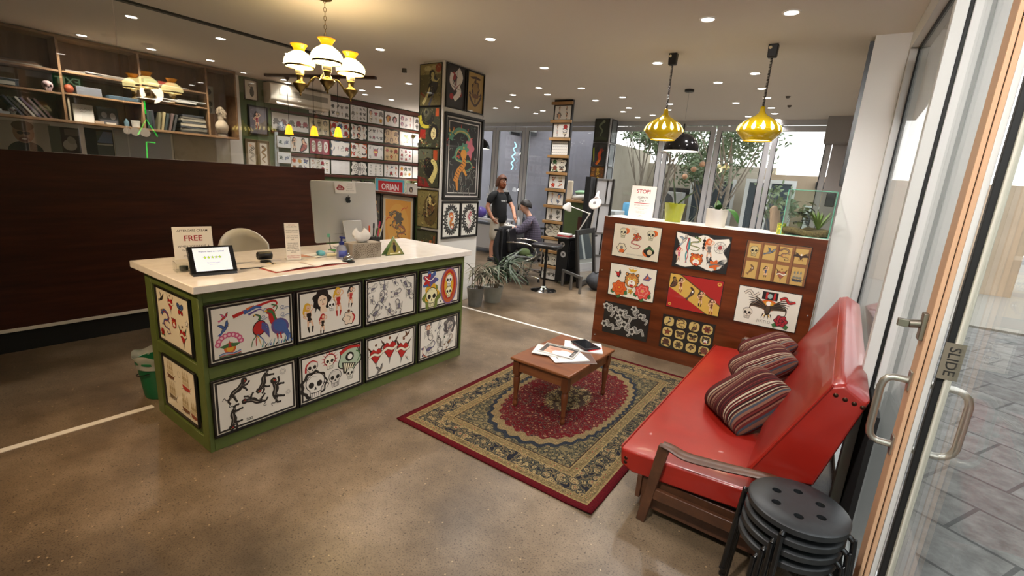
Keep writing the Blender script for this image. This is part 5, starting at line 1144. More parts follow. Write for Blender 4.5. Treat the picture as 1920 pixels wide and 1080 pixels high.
def p2():
    A = pnl('#171412'); cutout(A, .49, .33, '#e9e2d2', 2)
    A.at(-.17, .09, .055, .6); m_bird(A, '#8e9ba0', '#c2b8a8'); A.at(-.06, .07, .06); m_snake(A, GN); A.at(-.2, -.05, .065); m_lady(A, RD, PK, SK); A.at(-.125, -.0, .09); A.stroke([(0, 1.2), (.1, .3), (-.1, -.4), (.05, -1.2)], .22, TL, .1).stroke([(0, 1.2), (-.1, .3), (.1, -.4), (-.05, -1.2)], .12, RD, .05)
    A.at(-.03, -.08, .065); m_tiger(A); A.at(.075, .03, .095, .1); m_lady(A, OR, GY, K); A.at(.02, .08, .06); A.stroke([(0, 1), (0, -1)], .12, K).disc(0, .5, .2, K).disc(0, 0, .18, K).disc(0, -.5, .2, K)
    A.at(.17, .065, .05); A.ring(0, 0, .9, .06, GY).ring(0, 0, .5, .05, GY).ell(0, 0, .3, .35, RD)
    for i in range(8): A.stroke([(0, 0), (.95*cos(i*pi/4), .95*sin(i*pi/4))], .04, GY)
    A.at(.15, -.09, .06); m_eagle(A, '#5a5e60', None); A.blob(-.1, -.2, .6, OR, 5, .3).stroke([(-.8, -.4), (0, -.1), (.8, -.2)], .25, GY, .1); return A
def p3():
    A = pnl('#8a5a34')
    for i in range(4): A.rect(-SW/2+.012+.125*i, -SH/2+.01, -SW/2+.02+.125*i, SH/2-.01, '#6d4022')
    F = [(m_skull, '#c9b47c'), (m_bird, '#56606a', '#7c8084'), (m_dragon, '#7a5a4a', '#a08a60'), (m_eagle, '#4a3226', None), (m_koi, '#7c5a3a'), (m_lady, K, '#3a4a6a', K), (m_heart, '#a05a40', BRN), (m_ship, '#3a4048', '#7a7a6c')]
    for i in range(8):
        x = -.185+.124*(i % 4); y = .085 if i < 4 else -.09; h = .135 if i < 4 else .16; A.at(0, 0).rect(x-.05, y-h/2, x+.05, y+h/2, '#c49f58').frame(x-.05, y-h/2, x+.05, y+h/2, .002, '#7a5a2c'); A.at(x, y, .045); F[i][0](A, *F[i][1:])
    return A
def p4():
    A = pnl('#e3dac6'); A.at(-.13, -.085, .075); m_peony(A, OR, '#c9401c'); A.at(.13, -.08, .075); m_peony(A, '#d8483c', '#e08a78'); A.at(0, .02, .085); m_tiger(A, '#c9843c'); A.at(0, .12, .04); A.poly([(-1.2, .6), (-.5, -.2), (.5, -.2), (1.2, .6), (.3, .3), (0, .7), (-.3, .3)], YE)
    A.at(-.16, .07, .05); A.poly([(-.8, .4), (-.3, .1), (-.2, -.6), (.3, -.7), (.6, .2), (.3, .9), (.1, .3)], K).poly([(-.5, .2), (.2, .4), (.3, -.4), (-.1, -.4)], RD); A.at(.16, .07, .05); A.poly([(-.8, -.4), (-.2, .5), (.0, 1), (.3, .4), (.9, .2), (.4, -.5)], '#6d5a7a').poly([(-.3, -.2), (.1, .5), (.4, 0)], OR); A.at(0, -.1, .03); m_flower(A, YE, OR, 5)
    A.at(0, 0).text('FOUR WINDS', 0, .155, .012, GY); return A
def p5():
    A = pnl('#a81c18'); A.poly([(-SW/2+.006, SH/2-.006), (-SW/2+.12, SH/2-.006), (SW/2-.006, -.06), (SW/2-.006, -SH/2+.006), (SW/2-.13, -SH/2+.006), (-SW/2+.006, .05)], '#5a3a1a').poly([(-SW/2+.006, SH/2-.006), (-SW/2+.10, SH/2-.006), (SW/2-.006, -.075), (SW/2-.006, -SH/2+.006), (SW/2-.11, -SH/2+.006), (-SW/2+.006, .035)], '#cfa548')
    for x, y, s, f in ((-.21, .09, .05, (m_figure, '#5a3a2a', '#8a6a3a')), (-.135, .07, .065, (m_lady, K, '#7a3a1e', '#8a3a1e')), (-.03, .0, .065, (m_koi, '#4a3224')), (.07, -.03, .07, (m_lady, '#3a2a1a', '#7a4a2a', K)), (.18, -.09, .07, (m_lady, '#5a3a2a', BRN, '#8a3a1e'))): A.at(x, y, s); f[0](A, *f[1:])
    A.at(.22, .14, .016); A.disc(0, 0, 1, '#d8b050').text('M', 0, 0, 1.3, RD, .05); A.at(-.22, -.14, .013); A.disc(0, 0, 1, '#d8b050').text('M', 0, 0, 1.3, RD, .05); return A
def p6():
    A = pnl('#e2dccb'); A.at(.01, .01, .115); m_eagle(A, '#4c3c28', '#c98a1a')
    A.at(-.12, .1, .07); A.stroke([(-1, .1), (-.5, .5), (0, 0), (.5, .4)], .3, K).stroke([(-1, .1), (-.5, .5), (0, 0), (.5, .4)], .2, '#d8ccb8'); A.at(.15, .09, .07); A.stroke([(-.7, .1), (-.2, .4), (.2, -.1), (.8, .1)], .3, K).stroke([(-.7, .1), (-.2, .4), (.2, -.1), (.8, .1)], .2, RD); A.at(.01, .115, .05); A.rect(-1.1, -.6, 1.1, .7, K).rect(-.6, -.5, -.3, .6, RD).rect(.5, -.5, .8, .6, RD).ell(.0, 0, .35, .4, '#9ab0a8')
    A.at(-.15, -.07, .05); m_skull(A, '#d9d0bc'); A.at(.13, -.1, .06); m_rose(A, '#a82430'); A.at(0, 0).text('.JSKTLD', -.01, -.125, .036, '#8d8576'); return A
def p7():
    A = pnl('#14110f'); w = '#b9b3a8'
    for i, (x, y, s, r) in enumerate([(-.19, .08, .07, .3), (-.1, .1, .05, 1), (-.0, .05, .075, .6), (.09, .1, .06, -.3), (.2, .06, .055, .4), (-.18, -.09, .065, .9), (-.08, -.05, .07, -.4), (.03, -.09, .07, .2), (.15, -.09, .07, 1.2)]):
        A.at(x, y, s, r); p = [(-.6, .8), (.3, .6), (-.2, .1), (.5, -.3), (-.1, -.9)]; A.stroke(p, .55, w, .3).stroke(p, .3, '#2a2724', .12).stroke(p, .1, w, .04).blob(-.4, .7, .45, w, 5, .2).blob(-.4, .7, .25, '#2a2724', 4, .2)
    return A
def p8():
    A = pnl('#1d1712'); F = [(m_koi, '#4a3a2a'), (m_dragon, '#4a3424', '#8a7044'), (m_figure, '#6a4a30', '#c9a860'), (m_flower, '#7a3424', '#3a2418'), (m_star, '#7a3a24'), (m_butter, '#4a3426', '#6a4a30'), (m_butter, '#3a2c22', '#8a5a34'), (m_tiger, '#4a3a30'), (m_rose, '#5a3426', '#3c3020'), (m_flower, '#5a4630', '#33261c'), (m_blobs, '#4a3628', '#7a6040'), (m_rose, '#8a4a3a', '#4a3a24')]
    for i in range(12):
        x, y = -.19+.1265*(i % 4), .112-.112*(i//4); A.at(0, 0).blob(x, y, .053, '#c9ab66', 4, -.06, .05, 0); A.at(x, y, .038); F[i][0](A, *F[i][1:])
    return A
for fn, lab, x, z in ((p1, 'cream sheet with skulls and a red snake, upper left', -1.735, 1.185), (p2, 'black backed cut-out sheet with tiger and figures, upper middle', -1.08, 1.175), (p3, 'brown frame of eight yellow cards, upper right', -.435, 1.17), (p4, 'cream sheet with big orange peonies, left of second row', -1.727, .755),
                      (p5, 'red sheet with a yellow diagonal band of figures', -1.08, .752), (p6, 'white sheet with a spread eagle over a sun', -.432, .748), (p7, 'black sheet with pale dragons, lower left', -1.74, .32), (p8, 'dark sheet of twelve yellow tiles, bottom row beside the couch', -1.09, .315)):
    framed('flash_sheet', Q+lab, 'print', SW, SH, (x, YP, z), (0, -1, 0), fn(), group=GP, frame=False, fcol='frame_black')
# standing on the half wall
o = thing('stop_sign', 'white card sign reading STOP CLIENTS ONLY standing on the half wall', 'sign', (-1.84, 5.06, 1.42), (0, 0, radians(4)))
mm = RX(radians(82))
MB(mm).b2((-.135, 0, -.004), (.135, .345, 0)).build('card', M('sign_card', '#e4dcd6', .5), o)
MB().box((0, .07, .05), (.12, .10, .003), (radians(40), 0, 0)).build('foot', M('sign_card'), o)
A = Art(); A.rect(-.133, .002, .133, .343, '#e8ded9').text('STOP!', 0, .285, .058, '#a8343c', .02).text('CLIENTS', 0, .22, .030, '#3a3432', .01).text('ONLY', 0, .185, .030, '#3a3432', .01).rect(-.085, .155, .085, .162, '#b23a42').text('BEYOND THIS POINT', 0, .135, .017, '#5a5250')
for i, t in enumerate(('DON\'T MAKE A MESS PLEASE', 'A GOOD IDEA', '', 'IF YOU ARE NOT A CLIENT', 'PLEASE TAKE A SEAT', '', 'CHEERS', 'THE STUDIO')): A.text(t or ' ', 0, .108-.0135*i, .0105, '#8d7a76') if t else None
q = A.mesh('sign_print', o, INK); q.matrix_basis = mm @ T(0, 0, .0008)
def leaf(b, base, d, L, w, droop=.4, n=8, up=Vector((0, 0, 1)), curl=.15):
    """one strap leaf from base along d"""
    d = Vector(d).normalized(); s = d.cross(up); s = s.normalized() if s.length > 1e-4 else Vector((1, 0, 0))
    p = Vector(base); L1 = []; R1 = []; dd = d.copy()
    for i in range(n+1):
        t = i/n; ww = w*(sin(pi*min(1, .12+.88*t))**.7)*.5+.0004; nn = s.cross(dd).normalized(); L1.append(p+s*ww+nn*ww*curl); R1.append(p-s*ww+nn*ww*curl); L1[-1] = (L1[-1], p.copy()); 
        dd = (dd+Vector((0, 0, -droop/n))).normalized(); p = p+dd*L/n
    vs = []; fs = []
    for i in range(n+1): vs += [L1[i][0], L1[i][1], R1[i]]
    for i in range(n): fs += [(3*i, 3*i+1, 3*i+4, 3*i+3), (3*i+1, 3*i+2, 3*i+5, 3*i+4)]
    b.faces(vs, fs)
LEAFD = mottled('dark_leaf', [(.3, '#26461f'), (.7, '#37602b')], 20, .35); LEAFL = mottled('light_leaf', [(.3, '#5b7a34'), (.7, '#7d9648')], 20, .4); STEM = M('brown_stem', '#5a4a36', .7); SOIL = mottled('bark_soil', [(.3, '#2c2018'), (.7, '#4a3626')], 60, .95)
o = thing('orchid', 'orchid with two broad leaves and bare stalk in a lime green pot', 'plant', (-1.465, 5.02, 1.42))
MB().lathe([(0, 0), (.075, 0), (.08, .006), (.105, .185), (.108, .19), (.10, .19), (.098, .175), (0, .17)], n=36).build('pot', mottled('lime_glaze', [(.3, '#8f9420'), (.7, '#9da32c')], 3, .18), o)
MB().lathe([(0, .178), (.098, .172)], n=20).build('potting_bark', SOIL, o)
b = MB(); leaf(b, (0, 0, .17), (-.18, -.1, 1), .30, .085, .1); b.build('leaf', LEAFD, o); b = MB(); leaf(b, (.02, 0, .17), (.75, -.1, .75), .26, .07, .15); b.build('leaf', LEAFD, o); b = MB(); leaf(b, (.03, .02, .17), (.9, .2, .3), .22, .02, .8); b.build('aerial_root', LEAFL, o)
MB().tube(bez([(0, 0, .17), (-.04, 0, .36), (-.06, 0, .55), (-.15, 0, .68), (-.24, 0, .70)], 20), .004, 6).build('stalk', STEM, o)
o = thing('orchid', 'orchid with a tall thin stalk in a white pot on the half wall', 'plant', (-1.03, 4.95, 1.42))
MB().lathe([(0, 0), (.085, 0), (.09, .006), (.1, .165), (.102, .17), (.094, .17), (.092, .155), (0, .15)], n=36).build('pot', M('white_glaze', '#e0dad2', .15), o)
MB().lathe([(0, .158), (.092, .152)], n=20).build('potting_bark', SOIL, o)
for d, L, w in (((-.5, -.3, .6), .13, .06), ((.2, -.4, .7), .12, .06), ((-.1, .3, .8), .13, .06), ((.5, 0, .55), .12, .06)): b = MB(); leaf(b, (0, 0, .15), d, L, w, .9); b.build('leaf', LEAFD, o)
b = MB(); leaf(b, (.06, -.04, .17), (.8, -.4, .5), .24, .09, 2.2); b.build('leaf', LEAFD, o)
MB().tube(bez([(-.02, 0, .15), (-.01, 0, .4), (.02, 0, .6), (.03, 0, .84)], 16), .004, 6).build('stalk', STEM, o); MB().ball((.03, 0, .85), .012, 10).build('bud', LEAFD, o)
tag(MB().lathe([(0, 0), (.032, 0), (.034, .01), (.034, .07), (.033, .075), (.035, .077), (.035, .098), (0, .10)], (0, 0, 0), 24).build('food_tub', mottled('yellow_tub', [(.4, '#c9b42a'), (.5, '#3f7a3a'), (.6, '#d8c433')], 40, .4)), 'small yellow and green tub beside the glass tank', 'tub').location = (-.455, 4.90, 1.42)
o = thing('incense_holder', 'upright grey-brown wooden scoop standing beside the glass tank', 'holder', (-.51, 5.10, 1.42), (0, 0, .2))
def scoop(u, v): a = (u-.5)*2.4; r = .05*(1-.25*v*v); return (r*sin(a)-.05*v, -r*cos(a)+.05, .245*v-(.05*(2*u-1)**2 if v > .9 else 0))
MB().grid(scoop, 14, 12).build('scoop', wood('grey_wood', [(.3, '#6a5a4a'), (.7, '#8f7c68')], (10, 10, 1), .7), o, solid=.008); MB().b2((-.05, -.02, 0), (.05, .06, .012)).build('foot', M('grey_wood'), o)
# glass tank with plants
o = thing('glass_tank', 'rectangular glass tank planted with two small shrubs at the end of the half wall', 'terrarium', (-.268, 5.0, 1.421))
TG = glassmat('tank_glass', '#f8fbf9', .7, .03); b = MB(); w, d, h = .36, .28, .40
for lo, hi in (((-w/2, -d/2, 0), (w/2, -d/2+.005, h)), ((-w/2, d/2-.005, 0), (w/2, d/2, h)), ((-w/2, -d/2+.005, 0), (-w/2+.005, d/2-.005, h)), ((w/2-.005, -d/2+.005, 0), (w/2, d/2-.005, h)), ((-w/2, -d/2, 0), (w/2, d/2, .005))): b.b2(lo, hi)
b.build('glass_box', TG, o, smooth=False)
EG = M('green_glass_edge', '#6fae94', .2)
b = MB()
for x in (-w/2, w/2):
    for y in (-d/2, d/2): b.b2((x-.003, y-.003, 0), (x+.003, y+.003, h))
for y in (-d/2, d/2): b.b2((-w/2, y-.003, h-.003), (w/2, y+.003, h+.001)).b2((-w/2, y-.003, 0), (w/2, y+.003, .004))
for x in (-w/2, w/2): b.b2((x-.003, -d/2, h-.003), (x+.003, d/2, h+.001))
b.build('glass_edge', EG, o, smooth=False)
MB().grid(lambda u, v: (-.172+.344*u, -.132+.264*v, .035+.012*sin(7*u+3*v)), 16, 10).build('gravel', mottled('brown_gravel', [(.3, '#3a2c1a'), (.5, '#6b5836'), (.7, '#8a7850')], 90, .9), o, solid=.05)
b = MB(); b.tube(bez([(-.05, 0, .03), (-.04, 0, .12), (-.06, 0, .25)], 8), .005, 6); rr = random.Random(5)
for i in range(26): z = .10+.2*rr.random(); a = rr.uniform(0, 6.28); leaf(b, (-.05+.05*cos(a)*rr.random(), .05*sin(a)*rr.random(), z), (cos(a), sin(a), rr.uniform(-.1, .5)), rr.uniform(.06, .10), .045, .8)
b.build('broad_leaf_shrub', mottled('olive_leaf', [(.3, '#2d3a1e'), (.7, '#4b4a2a')], 20, .4), o)
b = MB()
for i in range(20): a = rr.uniform(0, 6.28); leaf(b, (.09, .0, .05), (cos(a)*.5, sin(a)*.5, 1), rr.uniform(.15, .24), .016, .6)
b.build('strap_leaf_plant', LEAFL, o); MB().lathe([(.02, .02), (.03, .055), (.028, .055)], (.09, 0, 0), 16).build('small_pot', M('dark_small_pot', '#1c1a18', .5), o)
MB().ball((.02, .05, .055), (.05, .035, .022), 14).build('stone', M('sandy_stone', '#8d7c58', .8), o); MB().box((.13, .1, .33), (.07, .05, .12)).build('filter_box', BLKP, o, bevel=.006)
# dark framed glass pictures on the side of the wall end
for z0, z1, y0, t in ((2.06, 3.0, 5.12, 'upper'), (1.18, 2.02, 5.12, 'lower')):
    pass
A = Art(); A.rect(-.30, -.85, .30, .85, '#2a2a2c')
framed('framed_picture', 'dark framed glass picture hung on the inner side of the white wall end', 'framed print', .62, 1.16, (-.071, 5.40, 2.46), (-1, 0, 0), paper(.60, 1.14, '#26272a'), .03, .03)
# neon sign on an acrylic sheet inside the sliding door
o = thing('neon_sign', 'green neon letters on a clear acrylic sheet hung on the side pane of the entrance', 'neon sign', (0, 0, 0)); o.matrix_world = WR
MB().b2((.040, -4.56, .80), (.046, -4.12, 2.10)).build('acrylic_sheet', ACR, o, smooth=False)
NG = M('lit_green_neon', '#20ff50', .3, emit=5, ecol='#18ff48')
def neon(pts, nm): MB().tube([(.030, -4.34+y, z-.2) for y, z in pts], .006, 8).build(nm, NG, o)
neon([(0, 2.22), (0, 2.06)], 'letter_tube'); neon([(-.08, 1.80), (0, 1.98), (.08, 1.80)], 'letter_tube'); neon([(.07, 1.72), (-.01, 1.72), (-.02, 1.55)], 'letter_tube'); neon([(.07, 1.46), (-.01, 1.46), (-.02, 1.28)], 'letter_tube')
for y in (-4.5, -4.2): MB().cyl((.043, y, 2.08), (.043, y, 2.97), .0015, n=5).build('hanging_wire', BLKP, o)
MB().tube([(.03, -4.5+.05*sin(3*i/12), 2.10+.8*i/12) for i in range(13)], .004, 6).build('power_cord', BLKP, o)
# exit sign hung above the entrance
o = thing('exit_sign', 'green illuminated EXIT sign hung above the entrance, seen mirrored in the office glass', 'exit sign', (-.12, 2.55, 2.72))
MB().b2((-.015, -.2, 0), (.015, .2, .22)).build('housing', M('exit_white', '#dcdcd4', .4), o, bevel=.004)
A = Art(); A.rect(-.195, .005, .195, .215, '#0f4a2c').text('EXIT', .0, .11, .16, '#b8e8b0', .02); EXM = M('lit_exit_face', '#ffffff', .3)
n, l, bb = nodes(EXM); vc = n.new('ShaderNodeVertexColor'); vc.layer_name = 'ink'; l.new(vc.outputs[0], bb.inputs['Base Color']); l.new(vc.outputs[0], bb.inputs['Emission Color']); bb.inputs['Emission Strength'].default_value = 1.2
q = A.mesh('lit_face', o, EXM); q.matrix_basis = face_mat((-1, 0, 0), (-.0155, 0, 0))
for y in (-.12, .12): MB().cyl((0, y, .22), (0, y, ZC-2.72), .004, n=6).build('hanger', M('exit_white'), o)
# ------------------------------------------------------------------ picture pillar
o = struct(MB().b2((-4.60, 4.45, 0), (-4.255, 5.22, ZC)).build('column_1', M('white_pillar_paint', '#d8d4ce', .6), bevel=.003))
def wprint(kind):
    W_, H_ = .385, .50; A = Art(); R_ = random.Random(kind)
    bg = ('#57512f', '#3b3a26', '#3c3d2a', '#7a6c3c', '#3f4028')[kind]; A.rect(-W_/2, -H_/2, W_/2, H_/2, '#1c1812').rect(-W_/2+.006, -H_/2+.006, W_/2-.006, H_/2-.006, bg)
    def cl(f, *a): f(A, *a)
    if kind == 0:
        A.rect(-.18, -.24, .18, -.1, '#6e6238').rect(-.18, .12, .18, .24, '#8a7d4c').ell(-.05, .19, .06, .03, '#b5a878').ell(.06, .2, .05, .025, '#a89a68').disc(.13, .19, .05, '#8a3a22'); A.at(.02, .02, .16); m_figure(A, '#2c2c30', '#b9ad74'); A.at(-.05, -.14, .13); A.stroke([(-.6, -.6), (0, .2), (.3, .9)], .35, '#c9ba7e', .15).stroke([(.2, -.8), (.8, .3)], .3, '#4a4a5a', .1).stroke([(-.9, .4), (-.3, .0)], .25, '#7d3a24', .1)
    elif kind == 1:
        A.rect(.1, .13, .155, .23, '#c8561f'); A.at(-.06, .06, .17); A.stroke([(-.6, .6), (-.2, -.1), (.5, .1), (.7, .6)], .5, '#1e1c18', .3).stroke([(-.7, .5), (-.4, -.2), (.3, -.3)], .36, '#b9a832', .2).stroke([(-.5, .2), (.2, -.1)], .1, '#4a4418', .05).disc(.0, .7, .3, '#5d5a44').disc(.0, .72, .12, '#1c1a16')
        A.at(.06, -.08, .13); A.ell(.1, .2, .65, .75, '#16130f').ell(.1, .05, .36, .55, '#d4c48c', -.1).stroke([(0, .15), (.25, .12)], .05, '#3a2a1a').stroke([(.05, -.25), (.2, -.25)], .06, '#8a2a1c'); A.at(-.11, -.09, .1); A.poly([(-.5, .7), (.5, .6), (.4, -.5), (-.7, -.4)], '#9c2418').stroke([(-.6, -.4), (0, -1.0)], .3, '#d4c48c', .15)
        for i in range(30): A.at(R_.uniform(-.16, .16), R_.uniform(-.235, -.16), .02, R_.uniform(0, 6)).poly([(-1, -.4), (1, -.3), (.2, .6)], R_.choice(['#6a6a4a', '#8a3a24', '#b0a060', '#2a2a24', '#55604a']))
    elif kind == 2:
        A.rect(.08, .1, .15, .22, '#a8431c').rect(-.185, .1, .05, .24, '#5a5c48'); A.at(.07, -.03, .16); A.ell(-.35, .2, .6, .85, '#17140f', .4).stroke([(.2, .7), (.35, .1), (.1, -.5), (-.2, -.9)], .35, '#cbbb74', .55).ell(.1, .65, .3, .2, '#cbbb74', -.5).stroke([(0, .7), (.15, .68)], .04, '#2a2018'); A.at(-.09, -.17, .12); A.poly([(-.9, .5), (.3, .3), (1, -.6), (-.9, -.6)], '#7d1f1c').poly([(-.4, .3), (.2, .2), (.1, -.5)], '#4a3a2c')
        for i in range(14): A.at(R_.uniform(-.17, -.02), R_.uniform(-.02, .2), .022, R_.uniform(0, 6)).poly([(-1, -.3), (1, -.2), (.2, .6)], R_.choice(['#2c2c22', '#6b2a22', '#78744a']))
    elif kind == 3:
        A.ell(.05, -.02, .13, .2, '#5c4a26'); A.at(.03, .04, .15); m_figure(A, '#6b4a2a', '#c4ad6a'); A.stroke([(-.2, -1), (-.25, .4), (.1, 1.1)], .05, '#cdbd84').stroke([(.7, .9), (.3, .2), (.2, -.8)], .12, '#4a4428', .04)
        for i in range(40): A.at(R_.uniform(-.17, .17), R_.uniform(-.23, .02), .022, R_.uniform(0, 6)).poly([(-1, -.3), (1, -.2), (.2, .6)], R_.choice(['#4a4424', '#8a7c42', '#5d3a22', '#a8985a', '#33321e']))
    else:
        A.rect(.05, -.2, .09, .12, '#a8521f').rect(-.1, -.2, -.06, .1, '#6b3a1c').rect(.12, -.2, .15, .18, '#8a4a20')
        for i in range(30): A.at(R_.uniform(-.17, .17), R_.uniform(-.2, .2), .025, R_.uniform(0, 6)).poly([(-1, -.3), (1, -.2), (.2, .6)], R_.choice(['#2c2c1e', '#6a6a42', '#55502c', '#8a8050']))
    for i in range(110):
        A.at(R_.uniform(-.175, .175), R_.uniform(-.235, .235), R_.uniform(.006, .016), R_.uniform(0, 6)).stroke([(-1, -.3), (0, .5), (1, .1)], .4, R_.choice(['#22201a', '#6a6240', '#8c8250', '#4a452c', '#2c2a22', '#7a5a34', '#a09468']), .1)
    A.at(0, 0); return A, W_, H_
GPL = 'woodblock style prints on the pillar'
for i, (z, t) in enumerate(((2.80, 'dark clothed figure with a staff under clouds, topmost on the pillar left face'), (2.30, 'pale face under a yellow beast with an orange seal, second down the pillar'), (1.805, 'pale robed figure and an orange-red seal, third down the pillar'), (1.285, 'gold-brown seated figure, fourth down the pillar'), (.76, 'dark landscape with orange posts, lowest on the pillar'))):
    A, W_, H_ = wprint(i); H2 = min(H_, .485); framed('woodblock_print', 'print of '+t, 'framed print', W_*.98, .495, (-4.475+.0*i, 4.4495, z), (0, -1, 0), A, .006, .012, group=GPL)
W_, H_ = .365, .51
A = paper(W_, H_, '#1a1517', '#15110f', '#b7aea6', .025); A.at(.0, .02, .15); A.disc(-.3, .7, .3, '#8a1c20').disc(.5, -.6, .25, '#8a1c20').disc(-.5, -.9, .25, '#9a2024'); p = [(.1, 1.2), (.5, .7), (.2, .1), (.4, -.5), (-.2, -1.1)]
A.stroke(p, .75, '#d9d0c6', .4).stroke([(-.5, .9), (-.6, .2), (-.1, -.3)], .4, '#d9d0c6', .3)
for i in range(9): A.stroke([(.0, -.2), (.6*cos(i*.7), .3+.9*sin(i*.7))], .09, ('#7a2a30', '#d9d0c6', '#4a3a3c')[i % 3], .02)
framed('framed_picture', 'white and red lion figure on black, upper left on the pillar right face', 'framed print', W_, H_, (-4.254, 4.658, 2.80), (1, 0, 0), A, .016, .02, group='pictures on the pillar right face')
W_ = .345
A = paper(W_, H_, '#a8894a', '#1d1712', None, .018); A.at(0, .03, .13); c = '#3c2216'
A.stroke([(0, 1.2), (0, -1.2)], .16, c).poly([(-.9, 1.15), (0, 1.3), (.9, 1.15), (.5, 1.0), (0, 1.08), (-.5, 1.0)], c).stroke([(-.9, -.5), (-.5, -1.1), (0, -1.45), (.5, -1.1), (.9, -.5)], .22, c).poly([(-1, -.4), (-.6, -.5), (-.85, -.1)], c).poly([(1, -.4), (.6, -.5), (.85, -.1)], c).blob(0, .1, .6, c, 7, .12, .75).blob(0, .15, .45, '#8a6a34', 6, .15, .55).poly([(-.6, -.4), (.6, -.4), (.4, -.75), (-.4, -.75)], '#6a4526')
framed('framed_picture', 'brown anchor and ship design on tan, upper right on the pillar right face', 'framed print', W_, H_, (-4.254, 5.035, 2.80), (1, 0, 0), A, .016, .02, group='pictures on the pillar right face')
W_, H_ = .755, 1.075
A = paper(W_, H_, '#171412', '#100e0d', '#c9c3ba', .09); A.frame(-.29, -.45, .29, .45, .012, '#cfc9c0')
R_ = random.Random(3)
for i in range(34): x, y = R_.uniform(-.25, .25), R_.uniform(-.42, .42); A.at(x, y, .05, R_.uniform(0, 6)); A.stroke([(-1, 0), (-.3, .4), (.3, .2), (.2, -.2), (-.1, 0)], .14, R_.choice(['#8d8d84', '#5c7266', '#777a74', '#3f5a4e']), .04)
for i in range(26): A.at(R_.uniform(-.25, .25), R_.uniform(-.43, -.2), .06, R_.uniform(1.2, 1.9)); A.stroke([(-1, 0), (0, .3), (1, 0)], .16, R_.choice(['#6e6a62', '#3a3834', '#8a857a']), .04)
A.at(-.02, .10, .27, .15); m_dragon(A, '#4a7d62', '#a89a58'); A.at(.12, .14, .08); A.blob(0, 0, 1, '#b5606a', 5, .2, 1.4); A.at(.02, .12, .09); A.blob(0, 0, .8, '#4a7d62', 6, .25).disc(-.2, .2, .15, YE)
A.at(-.03, -.16, .2, .9); A.stroke([(-.9, .0), (-.2, .2), (.5, .1), (.9, .5)], .45, '#c07a22', .35).stroke([(-.8, -.1), (-1.2, -.5)], .25, '#c07a22', .15).stroke([(.2, -.1), (.1, -.6)], .25, '#c9862c', .15).disc(.95, .55, .3, '#c9862c')
for i in range(9): A.stroke([(-.8+.2*i, .3), (-.75+.2*i, -.05)], .06, K, .01)
framed('framed_picture', 'big dark framed picture of a green dragon over an orange tiger on the pillar', 'framed print', W_, H_, (-4.254, 4.85, 1.955), (1, 0, 0), A, .03, .03)
for y, f, lab in ((4.66, 0, 'tiger in black cloud border, lower left on the pillar right face'), (5.025, 1, 'red tailed koi in black cloud border, lower right on the pillar right face')):
    W_, H_ = .365, .49; A = paper(W_, H_, '#dcd9cf', '#151210', None, .028)
    for i in range(22):
        a = 2*pi*i/22; A.at(.115*cos(a), .005+.165*sin(a), .035, a); A.blob(0, 0, 1, K, 4, .3).stroke([(-.5, 0), (.2, .3), (.4, -.2)], .2, '#dcd9cf', .05)
    A.at(0, 0, .12)
    if f == 0: A.stroke([(-.3, 1), (.1, .3), (-.2, -.4), (.2, -1)], .7, '#b9c6c2', .5).stroke([(-.2, .8), (.2, .3), (-.1, -.3), (.1, -.9)], .45, '#c9762a', .3); A.at(0, .06, .05); m_tiger(A); A.at(.02, -.08, .05); m_tiger(A, '#b5662a')
    else: A.stroke([(.3, 1), (-.2, .3), (.3, -.3), (-.1, -1)], .5, '#c9b8b4', .3).stroke([(.3, .9), (-.1, .3), (.3, -.3)], .2, '#a8343a', .1); A.at(-.06, -.1, .05); A.ring(0, 0, .7, .2, K).ring(0, 0, .25, .15, K); A.at(.03, .06, .05); m_koi(A, '#a8404a')
    framed('framed_picture', lab, 'framed print', W_, H_, (-4.254, y, 1.155), (1, 0, 0), A, .016, .02, group='pictures on the pillar right face')

# ------------------------------------------------------------------ green back wall: air conditioner, pictures, flash sheets
XB = -8.449
o = thing('air_conditioner', 'long cream wall air conditioner on the green wall behind the chandelier', 'air conditioner', (-8.45, 5.02, 2.72))
ACM = M('cream_ac_plastic', '#d4ccbc', .4); ACD = M('ac_grey_grille', '#8d877b', .6)
b = MB(); b.prism([(0, 0), (.16, .0), (.235, .06), (.245, .12), (.24, .30), (.20, .325), (0, .325)], Matrix(((1, 0, 0, 0), (0, 0, 1, -.57), (0, 1, 0, 0), (0, 0, 0, 1))), 1.14); b.build('casing', ACM, o, bevel=.012)
MB().b2((.236, -.42, .14), (.2475, .50, .235)).build('grille', ACD, o, smooth=False); MB().box((.205, .03, .028), (.004, .98, .075), (0, radians(-38), 0)).build('air_flap', ACM, o, bevel=.002); MB().box((.19, .03, .045), (.004, 1.0, .05), (0, radians(-38), 0)).build('outlet_slot', M('dark_slot', '#2b2926', .7), o)
A = paper(.20, .30, '#d6cfc2'); A.at(0, 0, .09); A.stroke([(.3, 1.2), (-.4, .8), (.1, .4), (.2, .2)], .12, K, .06).ell(.15, -.35, .4, .8, '#2e2c2a').disc(.2, .4, .25, '#2e2c2a'); A.at(0, 0)
framed('framed_picture', 'small picture of a dark tailed animal high on the green wall beside the air conditioner', 'framed print', .22, .32, (XB, 4.245, 2.88), (1, 0, 0), A, .012, .02, 'frame_brown')
W_, H_ = .33, .47; A = paper(W_, H_, '#6e6a72', '#1b191c', None, .02); R_ = random.Random(8)
for i in range(60): A.at(R_.uniform(-.13, .13), R_.uniform(-.2, .2), .02, R_.uniform(0, 6)); A.stroke([(-1, 0), (0, .6), (.6, 0)], .25, R_.choice(['#3a3840', '#a09ca6', '#56525c']), .08)
